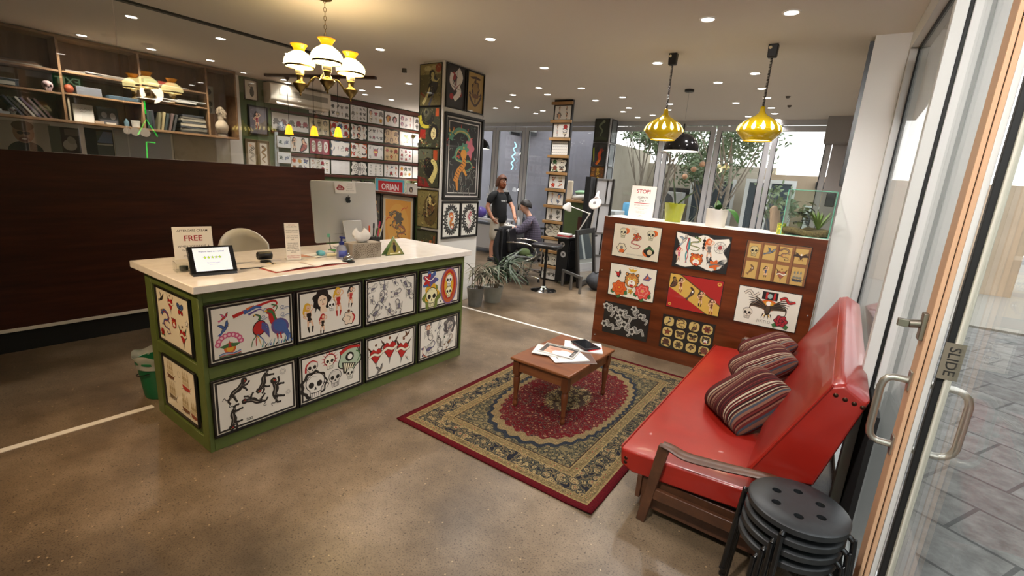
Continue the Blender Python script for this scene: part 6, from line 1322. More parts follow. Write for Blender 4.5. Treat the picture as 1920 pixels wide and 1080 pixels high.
A.at(-.02, 0, .14); m_lady(A, '#2a2628', '#8a1c34', '#8a1c34'); framed('framed_picture', 'dark framed purple grey print with a red dressed lady on the green wall', 'framed print', W_, H_, (XB, 4.34, 2.41), (1, 0, 0), A, .02, .025)
for y, f, t in ((4.20, 0, 'black snake lady scroll, left one of two tan framed strips'), (4.405, 1, 'brown dragon scroll, right one of two tan framed strips')):
    A = paper(.19, .42, '#7d6a48'); A.rect(-.06, -.19, .06, .17, '#d8d0c0'); A.at(0, -.02, .07); p = [(-.3, 2), (.5, 1.4), (-.4, .6), (.5, -.2), (-.4, -1), (.3, -1.8)]
    A.stroke(p, .55, (K, '#5a3c22')[f], .2).stroke(p, .25, ('#d8d0c0', '#a8864a')[f], .08).disc(-.2, 2.0, .3, (SK, '#6a4a2a')[f]); framed('framed_picture', t+' low on the green wall', 'framed print', .205, .44, (XB, y, 1.87), (1, 0, 0), A, .01, .02, 'frame_tan', 'tan framed strips')
# dark rails carrying the flash sheets
RL = [(5.60, 8.6, 2.965, 3.05, 'top edge above the first row'), (4.55, 8.6, 2.61, 2.65, 'under the first row of sheets'), (4.55, 8.6, 2.245, 2.285, 'under the second row of sheets'), (4.9, 8.6, 1.875, 1.925, 'under the third row of sheets'), (5.45, 8.6, 1.53, 1.575, 'under the lowest row of sheets')]
for y0, y1, z0, z1, t in RL: tag(MB().b2((-8.449, y0, z0), (-8.42, y1, z1)).build('picture_rail', DKWOOD, bevel=.003), 'dark timber rail along the flash sheet wall, '+t, 'rail', 'rails on the flash sheet wall')
cols = [(5.275, 5.70), (5.72, 6.16), (6.18, 6.585), (6.60, 7.02), (7.035, 7.445), (7.46, 7.86), (7.87, 8.26)]
rows = [(2.665, 2.96), (2.30, 2.60), (1.94, 2.235), (1.585, 1.865)]
DG_ = '#3b3a3a'
S1 = [(m_rose, GY, GY), (m_blobs, DG_, GY), (m_skull, '#a8a29a'), (m_dagger, GY, GY)]
CELL = {
 (0, 0): ('white', S1, 2, 3, 'grey flowers and shapes, half hidden by the air conditioner'), (0, 1): ('white', [(m_flower, GY, DG_), (m_blobs, DG_, GY), (m_star, GY), (m_blobs, DG_, '#8a7a7a'), (m_butter, GY, DG_), (m_tiger, '#a8a098'), (m_dagger,), (m_rose, GY, GY)], 4, 2, 'eight small grey designs in two rows'),
 (0, 2): ('white', [(m_snake, GY, WH), (m_dagger, GY, GY), (m_star, '#8a8a86'), (m_bird, GY, DG_), (m_rose, '#9a948e', GY), (m_skull,), (m_flower, GY, DG_), (m_butter, GY, GY)], 4, 3, 'crossed swords, stars and curls in grey'), (0, 3): ('white', [(m_head, GY, SK, PK), (m_star, '#c04a5a'), (m_rose, '#8a8480', GY), (m_skull,), (m_dagger, GY, GN), (m_flower, YE, OR)], 3, 2, 'a red diamond and a yellow cat head'),
 (0, 4): ('white', [(m_head, '#6b4a3a', '#c99a5a', OR), (m_head, '#4a3a3a', '#c9a0a0', RD)], 2, 1, 'two large headdress portraits'), (0, 5): ('white', [(m_head, '#8a6a7a', '#d8b8b8', PK), (m_blobs, '#8a7a84', '#b5a8b0'), (m_lady, '#7a5a6a', PK, GY)], 3, 2, 'pale mauve figures, beside the glaring wall light'), (0, 6): ('white', S1, 2, 2, 'grey designs at the far right of the first row'),
 (1, 0): ('#c9bb98', [(m_blobs, '#6a6458', '#8a8270'), (m_skull, '#a89a78'), (m_head, '#6a6458', '#b5a888', GY), (m_koi, '#8a8068')], 3, 2, 'grey drawings on tan paper behind the middle amber lamp'), (1, 1): ('orange', [(m_rose, RD), (m_flower, BL, TL), (m_rose, RD), (m_star, TL), (m_heart, '#c97a7a', BL)], 3, 2, 'blue and red flowers cut out on orange'),
 (1, 2): ('black', [(m_lady, K, RD, K), (m_head, K, SK, RD), (m_lady, '#3a3a3a', '#a86a6a', K)], 3, 2, 'white cut-out figures on black'), (1, 3): ('white', [(m_bird, DG_, GY), (m_butter, GY, GY), (m_dagger,), (m_bird, GY, GY), (m_star, GY), (m_rose, '#a84a5a', GY)], 4, 2, 'small grey birds with one pink flower'),
 (1, 4): ('brown', [(m_head, '#6a5240', '#c9a87c', '#8a6a4a'), (m_lady, '#5a4434', '#9a7a5a', K), (m_rose, '#8a6a50', '#6a5a40'), (m_koi, '#9a7a58')], 3, 2, 'tan cut-out ladies on brown'), (1, 5): ('white', [(m_flower, '#b5b87a', GN)], 1, 1, 'a round green wreath design'), (1, 6): ('white', [(m_star, DG_), (m_rose, GY, GY)], 1, 2, 'two dark stars at the far right of the second row'),
 (2, 0): ('cards', [], 1, 1, 'three white cards on a crimson mount'), (2, 1): ('slate', [(m_koi, '#7a8a9a'), (m_dagger, '#8a9aa8', RD), (m_snake, '#7a8288', WH), (m_rose, '#b55a5a', GY)], 4, 1, 'tall blue grey cut-outs'), (2, 2): ('orange', [(m_rose, '#8a4a4a', GY), (m_lady, GY, '#8a8a86', K), (m_bird, RD, OR), (m_heart, RD), (m_snake, '#7a8a6a'), (m_eagle, '#5a5a5a', None)], 3, 2, 'white cut-outs with animals on an orange border'),
 (2, 3): ('devil', [], 1, 1, 'a red horned devil mask in the centre'), (2, 4): ('#c9ac7c', [(m_flower, '#a8402a', RD), (m_flower, '#9a7a4a', BRN), (m_rose, '#a8402a', '#6a5a3a'), (m_skull, '#b59868'), (m_flower, '#a8402a', YE), (m_dagger,)], 3, 2, 'red flowers on tan paper'), (2, 5): ('white', [(m_bird, GY, '#b5a8a8'), (m_rose, '#c04a5a', GY), (m_butter, '#b5848a', PK), (m_rose, RD, GY)], 3, 3, 'small pink and red roses in rows'), (2, 6): ('white', [(m_koi, '#a8a098')], 1, 2, 'grey fish at the far right of the third row'),
 (3, 0): ('white', [(m_snake, '#a84a4a'), (m_snake, GY), (m_rose, '#b53a4a', GN), (m_skull,)], 4, 2, 'red and grey snakes, beside the dark screen end'), (3, 1): ('faint', [(m_lines, '#b5b0aa')], 3, 3, 'only faint pencil lines'), (3, 2): ('lace', [], 1, 1, 'a black and white lace roundel'), (3, 3): ('white', [(m_blobs, '#8a8a84', '#aaa9a2'), (m_ship, '#7a7a74', '#b5b5ac'), (m_blobs, '#6a7a74', '#9aa59e')], 3, 4, 'small grey teapots in three columns'),
 (3, 4): ('white', [(m_lady, K, RD, RD), (m_bird, GY, BL), (m_phoenix, OR, OR, YE), (m_dagger,), (m_rose, RD), (m_koi, OR)], 3, 2, 'an orange flame bird on the right'), (3, 5): ('white', [(m_flower, YE, OR), (m_rose, GY, GN), (m_butter, '#8a9a8a', GY), (m_rose, RD, GN), (m_flower, '#c9b8a0', GY)], 3, 2, 'yellow and red flowers, beside the low wall light'), (3, 6): ('white', [(m_rose, PK, GY)], 1, 3, 'pink flowers at the far right of the lowest row')}
RN = ('first', 'second', 'third', 'lowest'); GF = 'flash sheets on the green wall'
for (r, c), (bgk, fns, nx, ny, t) in CELL.items():
    y0, y1 = cols[c]; z0, z1 = rows[r]; w, h = y1-y0, z1-z0
    bg = {'white': '#dedad6', 'orange': '#c9581c', 'black': '#1c1a1a', 'brown': '#5a3c28', 'cards': '#8a1a2c', 'slate': '#6a7482', 'devil': '#dcd8d4', 'faint': '#dad8d6', 'lace': '#1a1818'}.get(bgk, bgk)
    A = Art(); A.rect(-w/2, -h/2, w/2, h/2, bg)
    if bgk in ('orange', 'black', 'brown', 'slate', 'lace'): cutout(A, w*.97, h*.97, '#ddd8d0' if bgk != 'brown' else '#c4a479', r*7+c)
    if bgk == 'cards':
        for x in (-.13, 0, .13): A.at(0, 0).blob(x, 0, .045, '#ddd8d0', 4, -.05, .105); A.at(x, 0, .06, .3); m_snake(A, GY) if x < .1 else m_koi(A, '#a87a6a')
    elif bgk == 'devil':
        A.at(0, 0, .085); m_skull(A, '#b52a2a', '#f0d040'); A.poly([(-.4, .7), (-.9, 1.3), (-.6, .4)], K).poly([(.4, .7), (.9, 1.3), (.6, .4)], K)
        for x, y in ((-.15, .08), (.15, .08), (-.15, -.09), (.15, -.09)): A.at(x, y, .045); m_blobs(A, '#8a8684', '#b5b2ae')
    elif bgk == 'lace':
        A.at(0, 0)
        for rad, k in ((.10, 14), (.07, 10), (.04, 7)):
            for i in range(k): a = 2*pi*i/k; A.disc(rad*1.3*cos(a), rad*sin(a), .016, K, 8).disc(rad*1.3*cos(a), rad*sin(a), .007, '#ddd8d0', 8)
        A.ell(0, .0, .05, .04, '#8a8682')
    else: scatter(A, -w/2+.02, -h/2+.02, w/2-.02, h/2-.02, nx, ny, fns, .95 if nx*ny > 1 else .9, .05, r*11+c, .15)
    framed('flash_sheet', 'flash sheet with '+t+', '+RN[r]+' row', 'print', w, h, (XB, (y0+y1)/2, (z0+z1)/2), (1, 0, 0), A, .006, .008, group=GF)
A = Art(); A.rect(-.35, -.145, .35, .145, '#d5d3d0')
for i, (x, c1) in enumerate(((-.27, '#8a8888'), (-.13, '#a8848a'), (.02, '#8a9088'), (.15, '#a84a5c'), (.28, '#b5606a'))): A.at(x, -.01, .062); m_rose(A, c1, GY)
framed('flash_sheet', 'wide white sheet of five roses under the air conditioner, behind the left amber lamp', 'print', .70, .29, (XB, 4.92, 2.45), (1, 0, 0), A, .006, .008, group=GF)
for z, t, f in ((2.085, 'two robed ladies, left end of the third row', 0), (1.73, 'colourful flowers, left end of the lowest row', 1)):
    A = Art(); A.rect(-.185, -.14, .185, .14, '#dcd8d2')
    if f == 0: A.at(-.1, 0, .12); m_lady(A, K, GY, K); A.at(.07, 0, .125); m_figure(A, '#a8483a', SK)
    else: scatter(A, -.17, -.12, .17, .12, 3, 2, [(m_flower, OR, RD), (m_flower, YE, OR), (m_butter, PU, BL), (m_rose, '#b57a3a'), (m_rose, GY, GY), (m_blobs, GY, PU)], 1, .05, 4)
    framed('flash_sheet', 'white flash sheet of '+t, 'print', .37, .28, (XB, 5.075, z), (1, 0, 0), A, .006, .008, group=GF)
for z, t in ((2.10, 'upper'), (1.83, 'lower')):
    A = Art(); A.rect(-.13, -.10, .13, .10, '#d2d6d8'); scatter(A, -.12, -.09, .12, .09, 2, 1, [(m_blobs, '#3a4a44', '#6a7a74'), (m_blobs, '#4a5a7a', '#8a94a8')], 1, .1, 9)
    framed('flash_sheet', 'small sheet on the pale blue side board of the green wall, '+t+' of two', 'print', .26, .20, (-8.40, 4.75, z), (1, 0, 0), A, .006, .008, 'frame_tan', 'small sheets on the side board')
tag(MB().b2((-8.449, 4.60, .9), (-8.415, 4.66, 2.26)).build('side_board', M('pale_blue_board', '#b9c4c8', .5)), 'pale blue upright board at the left end of the flash sheet rows', 'board')
tag(MB().lathe([(0, 0), (.04, 0), (.055, .04), (.05, .11), (.03, .14), (.035, .16), (0, .165)], (-8.38, 4.70, 2.285), 20).build('vase', mottled('blue_white_glaze', [(.4, '#5a6a8a'), (.6, '#c4c8cc')], 30, .25)), 'small blue and white jar on the rail end under the roses sheet', 'jar')
# low wall behind the desk with prints
o = struct(MB().b2((-7.0, 5.02, 0), (-4.62, 5.14, 1.38)).build('wall_low', GREENW, smooth=False))
tag(MB().b2((-7.05, 4.93, 1.38), (-4.62, 5.2, 1.41)).build('ledge_board', DKWOOD, bevel=.003), 'dark timber ledge on top of the low wall behind the computer', 'ledge')
W_, H_ = .75, .98; A = paper(W_, H_, '#b9ad9a', '#15120f', None, .03); A.rect(-.29, -.41, .29, .40, '#c48a34').ell(0, .0, .25, .35, '#c9963f'); A.at(-.03, .05, .17); m_dragon(A, '#5a5648', '#a87a3a'); A.at(.08, -.12, .14); m_dragon(A, '#6a5a42', '#a8503a'); A.at(.02, .12, .09); A.blob(0, 0, 1, '#4a463c', 6, .25).stroke([(-.6, -.6), (-1.4, 0), (-1, .9)], .12, '#a8402c', .03)
for x, y in ((.15, .28), (-.2, .1), (.16, -.3), (-.05, -.28)): A.at(x, y, .07); A.stroke([(-1, -.5), (-.2, .2), (.5, .1), (1, .8)], .25, '#b5452c', .05)
framed('framed_picture', 'large framed orange dragon picture with pale mount behind the computer', 'framed print', W_, H_, (-5.66, 4.995, .90), (0, -1, 0), A, .03, .025)
W_ = .26; A = paper(W_, .9, '#2c2a28', '#131110'); scatter(A, -.1, -.4, .1, .4, 1, 4, [(m_figure, '#8a3a2a', '#b59a6a'), (m_dragon, '#4a5a4a', '#8a6a3a')], 1, .1, 2); framed('framed_picture', 'narrow dark colourful picture half hidden behind the computer edge', 'framed print', W_, .92, (-6.19, 4.995, .90), (0, -1, 0), A, .015, .02)
for x, w, h, t, bg in ((-6.68, .26, .14, 'black framed white print on the dark ledge, left of the small tan one', '#d8d4cc'), (-6.37, .2, .14, 'small tan framed print on the dark ledge beside the poster', '#8a8478')):
    A = paper(w, h, bg, '#171412', None, .014); A.at(0, 0, h*.35); m_rose(A, '#a8502a' if w < .25 else GY, GY); framed('framed_picture', t, 'framed print', w, h, (x, 5.0, 1.411+h/2), (0, -1, 0), A, .012, .015, group='prints on the dark ledge', rot=None)
A = Art(); A.rect(-.34, -.10, .34, .10, '#57b2cc').rect(-.27, -.10, .29, .06, '#b3202c').text('ORIAN', .01, -.03, .13, '#e8e6ea', .02).text('TATTOO', 0, .08, .02, '#2c6a84')
framed('poster', 'light blue poster with a red block lettered ORIAN on the dark ledge', 'poster', .68, .20, (-5.86, 5.0, 1.512), (0, -1, 0), A, .008, .012, group=None, fcol='frame_white')
A = paper(.30, .16, '#d0ccc6', '#b9b4ac', None, .01); A.at(-.05, -.02, .05); m_head(A, '#2a2626', '#b5a08a', GY); framed('framed_picture', 'pale print of a small dark head on the ledge right of the poster', 'framed print', .30, .16, (-5.33, 5.0, 1.492), (0, -1, 0), A, .008, .012, 'frame_white')

# ------------------------------------------------------------------ timber shelves in the back office
XS0, XS1 = -8.449, -8.12; Z0, Z1 = 2.05, 3.02
o = thing('shelf_unit', 'long timber open shelf unit high on the office wall behind the glass screen', 'shelf', (0, 0, 0))
MB().b2((XS0, -1.4, Z0), (XS0+.015, 3.86, ZC-.01)).build('back_panel', OAKD, o, smooth=False)
MB().b2((XS0+.015, -1.4, Z0), (XS1, 3.86, Z0+.03)).build('bottom_board', OAK, o, bevel=.002); MB().b2((XS0+.015, -1.4, ZC-.04), (XS1, 3.86, ZC-.01)).build('top_board', OAK, o, bevel=.002)
for y in (-1.4, .2, 1.80, 2.61, 3.435, 3.845): MB().b2((XS0+.015, y-.013, Z0+.03), (XS1+.002, y+.013, ZC-.04)).build('divider', OAK, o, bevel=.002)
for y0, y1, z in ((-1.38, .19, 2.63), (-1.38, .19, 2.37), (.215, 1.785, 2.635), (.215, 1.785, 2.375), (1.815, 2.595, 2.64), (1.815, 2.595, 2.385), (2.625, 3.42, 2.66), (2.625, 3.42, 2.445)): MB().b2((XS0+.015, y0, z), (XS1, y1, z+.022)).build('shelf_board', OAK, o, bevel=.002)
ZS = {1: (Z0+.03, 2.397, 2.657), 2: (Z0+.03, 2.407, 2.662), 3: (Z0+.03, 2.467, 2.682)}
XF_ = -8.24
def bookm(c): return M('book_'+c, c, .6)
def bk_(name, lab, cat, y, z, d, h, t, c, lean=0.0, group=None, x=XF_):
    o = thing(name, lab, cat, (x, y, z), (lean, 0, 0), group)
    MB().b2((-d/2, -t/2, 0), (d/2, t/2, h)).build('cover', bookm(c), o, bevel=.001, bseg=1); MB().b2((-d/2-.0005, -t/2+.003, .004), (d/2-.006, t/2-.003, h+.0008)).build('page_block', M('page_cream', '#cfc6b2', .8), o, smooth=False); return o
SB = 'office shelf, '
# bay 1 (far left)
for i, (c, t) in enumerate((('#a59c8c', 'grey'), ('#7a5c44', 'brown'), ('#5a4a3c', 'dark'))): tag(MB().box((XF_, .9+.1*i, ZS[1][2]+.008+.016*i), (.22, 1.5-.25*i, .014)).build('folded_board', bookm(c)), t+' long board lying flat on the top shelf of the left bay', 'board', 'boards on the top shelf')
tag(MB().box((XF_+.03, 1.20, ZS[1][1]+.145), (.16, .16, .13)).build('box', bookm('#9c1f22'), bevel=.003), 'red box on a grey plastic case in the left shelf bay', 'box')
o = thing('storage_case', 'grey plastic case under the red box in the left shelf bay', 'case', (XF_+.03, 1.27, ZS[1][1])); MB().b2((-.09, -.17, 0), (.09, .15, .065)).build('case_body', bookm('#3b424c'), o, bevel=.004); MB().b2((-.095, -.175, .065), (.095, .155, .079)).build('lid', bookm('#4d5561'), o, bevel=.004); MB().b2((.09, -.02, .01), (.094, .12, .05)).build('white_label', bookm('#b9b6ae'), o)
def skull3d(lab, c, loc, s, mat):
    o = thing('skull_ornament', lab, 'ornament', loc)
    b = MB(); b.ball((0, 0, s*1.15), (s*.95, s*.85, s*.85), 18).box((s*.3, 0, s*.35), (s*.9, s*.8, s*.6), taper=(1.2, 1.25)); b.build('cranium', mat, o, bevel=.004)
    for sy in (-1, 1): MB().ball((s*.8, sy*s*.34, s*1.05), (s*.15, s*.22, s*.24), 12).build('eye_socket', M('socket_dark', '#3a1014', .8), o)
    MB().ball((s*.92, 0, s*.72), (s*.08, s*.1, s*.12), 10).build('nose_hole', M('socket_dark'), o); return o
skull3d('pale pink sugar skull ornament in the left shelf bay beside the divider', '', (XF_+.05, 1.68, ZS[1][1]), .062, mottled('pink_skull', [(.4, '#b59a9c'), (.7, '#c9b2b0')], 20, .5))
for i, (y, l, c, t) in enumerate(((1.42, .62, '#2c2c3c', 'dark blue'), (1.47, .66, '#1f1d1c', 'black'), (1.52, .62, '#a8a49c', 'pale'), (1.57, .64, '#3c3450', 'purple'), (1.62, .60, '#6a5a58', 'grey brown'), (1.67, .58, '#4a3230', 'dark red'))): bk_('book', t+' book leaning left in the lower left shelf bay', 'book', y, Z0+.03, .2, .25, .022, c, l, 'leaning books in the left bay')
o = thing('paper_stack', 'pile of grey papers and magazines lying in the lower left shelf bay', 'papers', (XF_, 1.05, Z0+.03)); MB().b2((-.11, -.28, 0), (.11, .26, .03)).build('lower_papers', bookm('#8a8c90'), o); MB().b2((-.1, -.24, .03), (.1, .2, .05)).build('upper_papers', bookm('#b5b6b4'), o)
tag(MB().grid(lambda u, v: (XF_+.1*(v-.5), .72+.34*u, Z0+.09+.075*sin(pi*u)*sin(2.5*v+.3)+.02*sin(9*u)), 16, 8).build('cloth', mottled('pink_cloth', [(.3, '#9a7a74'), (.7, '#b5948c')], 8, .9), solid=.02), 'crumpled pink cloth on the papers in the lower left shelf bay', 'cloth')
skull3d('small metallic skull ornament before the leaning books in the left shelf bay', '', (XF_+.06, 1.34, Z0+.03), .05, M('pewter', '#8d8c8a', .3, .8))
# bay 2
tag(MB().ball((XF_+.03, 1.88, ZS[2][1]+.055), (.05, .05, .055), 14).build('pumpkin_ornament', bookm('#8a3c1c')), 'round orange ornament in the second shelf bay beside the divider', 'ornament')
tag(MB().box((XF_, 2.06, ZS[2][1]+.05), (.2, .25, .10)).build('grey_box', bookm('#6a6c72'), bevel=.004), 'grey box on the middle shelf of the second bay', 'box'); tag(MB().box((XF_, 2.42, ZS[2][1]+.022), (.24, .34, .044)).build('folder', bookm('#3a4f5c'), bevel=.003), 'dark teal folder lying on the middle shelf of the second bay', 'folder')
for i, (c, t) in enumerate((('#8a8278', 'grey'), ('#a8a094', 'pale'))): tag(MB().box((XF_, 2.2+.08*i, ZS[2][2]+.008+.016*i), (.24, .7-.2*i, .014), (0, 0, .05*i)).build('folded_board', bookm(c)), t+' board lying flat on the top shelf of the second bay', 'board', 'boards on the top shelf')
o = thing('note_card', 'white card with handwriting propped in the lower second shelf bay', 'card', (XF_+.05, 1.99, Z0+.03), (0, radians(-6), 0)); MB().b2((-.003, -.10, 0), (.003, .10, .215)).build('card', M('card_white', '#c9c5bd', .7), o)
A = Art(); A.at(0, .03, .07); A.stroke([(-.8, .2), (-.6, .4), (-.4, .1), (-.2, .4), (0, .1), (.3, .4), (.5, .1), (.8, .3)], .06, '#77736c').stroke([(-.5, -.3), (-.2, -.1), (0, -.3), (.4, -.1)], .06, '#77736c'); q = A.mesh('handwriting', o, INK); q.matrix_basis = face_mat((1, 0, 0), (.0035, 0, .11))
tag(MB().b2((XF_-.02, 1.835, Z0+.03), (XF_+.1, 1.855, Z0+.30)).build('ruler', bookm('#a89c84')), 'pale upright strip standing at the left of the second shelf bay', 'strip')
o = thing('framed_photo', 'dark framed photo of two figures in the lower second shelf bay', 'framed photo', (XF_, 2.25, Z0+.03), (0, radians(-8), 0)); MB().b2((-.006, -.11, 0), (.006, .11, .22)).build('frame', M('frame_black'), o)
A = Art(); A.rect(-.10, -.10, .10, .10, '#2a2a2c').ell(-.04, .01, .03, .04, '#77757a').ell(.05, .0, .03, .045, '#8a8584').rect(-.09, -.10, .09, -.05, '#55535a'); q = A.mesh('photo', o, INKG); q.matrix_basis = face_mat((1, 0, 0), (.0065, 0, .11))
tag(MB().box((XF_+.07, 2.13, Z0+.045), (.05, .09, .03)).build('small_box', bookm('#a8927c'), bevel=.002), 'small tan box before the framed photo on the shelf', 'box'); tag(MB().box((XF_+.07, 2.25, Z0+.042), (.05, .10, .024)).build('small_box', bookm('#b9b2a4'), bevel=.002), 'small cream box before the framed photo on the shelf', 'box')
o = thing('white_tub', 'white lidded tub at the right end of the lower second shelf bay', 'tub', (XF_+.05, 2.53, Z0+.03)); MB().lathe([(0, 0), (.045, 0), (.05, .07), (0, .07)], n=24).build('tub_body', M('tub_white', '#c4c0b6', .4), o); MB().lathe([(0, .07), (.053, .07), (.053, .088), (0, .09)], n=24).build('lid', M('tub_white'), o)
tag(MB().lathe([(0, 0), (.025, 0), (.028, .06), (.012, .085), (.012, .1), (0, .1)], (XF_+.04, 2.43, Z0+.03), 16).build('bottle', bookm('#46606a')), 'small blue grey bottle beside the white tub on the shelf', 'bottle')
# bay 3
o = thing('tray_box', 'red and green printed box on the top shelf of the third bay', 'box', (XF_, 2.80, ZS[3][2])); MB().b2((-.1, -.14, 0), (.1, .22, .055)).build('box_body', bookm('#a8402a'), o, bevel=.003); MB().b2((-.102, -.142, .0), (.102, .02, .057)).build('green_print', bookm('#3f5a3a'), o)
tag(MB().box((XF_, 2.95, ZS[3][2]+.006), (.22, .5, .011)).build('white_folder', bookm('#b5b2aa')), 'thin white folder at the top shelf of the third bay', 'folder')
for i, (y, L, r, c, t) in enumerate(((2.78, .42, .05, '#c4c2ba', 'white rolled'), (3.02, .5, -.03, '#a8a69e', 'grey'), (3.10, .55, .04, '#b9b6ae', 'pale'), (3.22, .36, -.06, '#8a8a86', 'dark grey'))): tag(MB().box((XF_+.02, y, ZS[3][1]+.008+.016*i), (.24, L, .014), (0, 0, r)).build('paper_pile', bookm(c)), t+' papers lying on the middle shelf of the third bay', 'papers', 'papers in the third bay')
for i, (y, h, c, l, t) in enumerate(((2.66, .25, '#2a3430', .0, 'black green'), (2.69, .24, '#1e2a26', .0, 'dark green'), (2.725, .25, '#2c2c30', .05, 'charcoal'), (2.775, .24, '#6a6448', -.15, 'olive'), (2.82, .25, '#8a7c58', -.18, 'tan'), (2.86, .24, '#26302e', -.2, 'dark teal'), (2.91, .25, '#5c4a44', -.24, 'brown'), (2.955, .24, '#30302e', -.26, 'black'))): bk_('book', t+' upright book at the left of the lower third shelf bay', 'book', y, Z0+.03, .22, h, .028, c, l, 'upright books in the third bay')
z = Z0+.03
for i, (L, h, c, t) in enumerate(((.36, .03, '#2c2a28', 'black'), (.34, .035, '#6a6458', 'grey brown'), (.35, .028, '#3a3c40', 'slate'), (.33, .04, '#a89c86', 'cream'), (.32, .03, '#4a4a48', 'charcoal'), (.33, .035, '#8a8270', 'khaki'), (.30, .028, '#5c564c', 'taupe'), (.28, .03, '#2a2c30', 'near black'))):
    o = thing('book', t+' book lying in the pile at the right of the lower third shelf bay', 'book', (XF_, 3.23, z), (0, 0, .03*(-1)**i), 'book pile in the third bay'); MB().b2((-.11, -L/2, 0), (.11, L/2, h-.003)).build('cover', bookm(c), o, bevel=.001, bseg=1); MB().b2((-.105, -L/2+.006, .004), (.106, L/2+.0008, h-.007)).build('page_block', M('page_cream'), o, smooth=False); z += h
# bay 4: bust and pinned pictures
def bust():
    o = thing('bust', 'pale plaster bust of a classical head in the right end shelf bay', 'bust', (XF_+.06, 3.63, Z0+.03), (0, 0, radians(40)))
    P = mottled('plaster_cast', [(.3, '#a8977e'), (.7, '#bfae94')], 12, .85)
    b = MB(); b.lathe([(0, 0), (.06, 0), (.055, .03), (.04, .045), (0, .05)], n=24); b.build('plinth', P, o)
    def tor(u, v):
        a = 2*pi*u; q = min(3.999, v*4); i = int(q); f = q-i; w = (.075, .115, .135, .115, .042)[i]*(1-f)+(.075, .115, .135, .115, .042)[i+1]*f; d = (.06, .075, .08, .07, .042)[i]*(1-f)+(.06, .075, .08, .07, .042)[i+1]*f; return (d*cos(a)*(1+.15*cos(a)), w*sin(a), .045+.19*v)
    b = MB(); b.grid(tor, 28, 10, cu=True); b.lathe([(.04, .20), (.042, .25), (.045, .29)], (.0, 0, 0), 20); b.build('shoulders', P, o)
    b = MB(); b.ball((.012, 0, .335), (.062, .052, .075), 20); b.tube([(.06, 0, .36), (.082, 0, .332), (.07, 0, .318)], [.008, .013, .009], 8); b.ball((.05, 0, .285), (.028, .026, .02), 12).ball((.06, 0, .305), (.015, .02, .008), 10)
    for s in (-1, 1): b.ball((.058, s*.022, .345), (.012, .014, .007), 8)
    b.build('head', P, o)
    b = MB(); rr2 = random.Random(2)
    for i in range(60): a = rr2.uniform(.9, 5.4); e = rr2.uniform(-.1, 1.4); b.ball((.005+.064*cos(a)*cos(e), .056*sin(a)*cos(e), .345+.075*sin(e)), rr2.uniform(.014, .02), 8)
    b.build('curled_hair', P, o)
bust()
def pin(lab, y, z, w, h, fn, x=None, name='pinned_picture', grp=None):
    A = Art(); fn(A, w, h); o = thing(name, lab, 'picture', (0, 0, 0), group=grp); o.matrix_world = face_mat((1, 0, 0), (x or XS0+.016, y, z)); MB().b2((-w/2, -h/2, 0), (w/2, h/2, .002)).build('sheet', M('sheet_white', '#c9c5be', .7), o, smooth=False); A.mesh('print', o, INK, z=.0022); return o
pin('grey print with two round dark figures pinned in the right end shelf bay', 3.58, 2.62, .15, .40, lambda A, w, h: A.rect(-w/2, -h/2, w/2, h/2, '#8d877a').disc(0, .12, .045, '#1c1a18').disc(.01, -.06, .04, '#2a2724').ell(0, -.15, .04, .05, '#55504a'))
pin('small grey text sheet beside the plaster bust', 3.77, 2.24, .12, .2, lambda A, w, h: [A.rect(-w/2, -h/2, w/2, h/2, '#6a6660')]+[A.rect(-.045, .07-.025*i, .045-.01*(i % 3), .08-.025*i, '#b5b0a8') for i in range(6)])
# pinned below the shelves
XW = -8.449
GPN = 'pictures pinned under the shelves'
def portrait(A, w, h): A.rect(-w/2, -h/2, w/2, h/2, '#a39c92').ell(0, -.17, .16, .12, '#22201f').ell(0, .05, .095, .125, '#8a6a54').ell(0, .13, .10, .06, '#5a4434').ell(-.03, .045, .028, .02, '#3a2c26').ell(.03, .045, .028, .02, '#3a2c26').rect(-.06, .05, .06, .056, '#2a211d').ell(0, -.03, .05, .03, '#6d4a3c').ell(0, -.025, .025, .008, '#c9b8aa')
pin('large portrait print of a bearded person in glasses, pinned low at far left', 1.45, 1.84, .50, .36, portrait, XW, grp=GPN)
pin('dark print with a big pale shoe shape pinned beside the portrait', 1.83, 1.84, .30, .32, lambda A, w, h: A.rect(-w/2, -h/2, w/2, h/2, '#3b2f2c').rect(-w/2, -h/2, -.04, h/2, '#5a5c52').ell(.04, -.06, .07, .07, '#a09a92', .2).ell(.06, -.0, .04, .05, '#8d857c', .4).rect(.0, .06, .14, .14, '#6a5c56'), XW, grp=GPN)
pin('dark narrow print with a blue sky and a roof pinned left of the whiteboard', 2.18, 1.84, .30, .36, lambda A, w, h: A.rect(-w/2, -h/2, w/2, h/2, '#2b2a2a').rect(-.03, .0, .14, .15, '#6a7a9c').poly([(-.03, .0), (-.03, .15), (.05, .15)], '#3f4d50').rect(-.03, -.16, .14, -.03, '#55595a').rect(-.03, -.03, .14, -.01, '#b5b5b0'), XW, grp=GPN)
o = thing('whiteboard', 'plain grey-white board hung on the wall under the second shelf bay', 'whiteboard', (0, 0, 0)); MB().b2((-8.449, 2.34, 1.35), (-8.44, 3.02, 2.04)).build('board', M('whiteboard_face', '#aeb0b6', .25), o, bevel=.002)
A = Art()
for i, (y, r) in enumerate(((2.40, .045), (2.49, .055), (2.60, .06))):
    q = A.disc(y-2.5, 0, r, '#857a6e')
o = thing('paper_discs', 'three grey-brown round paper discs pinned at the shelf edge over the whiteboard', 'paper discs', (0, 0, 0)); q = A.mesh('discs', o, INK); q.matrix_basis = face_mat((1, 0, 0), (-8.11, 2.5, 2.02)); 
A = Art(); R_ = random.Random(11)
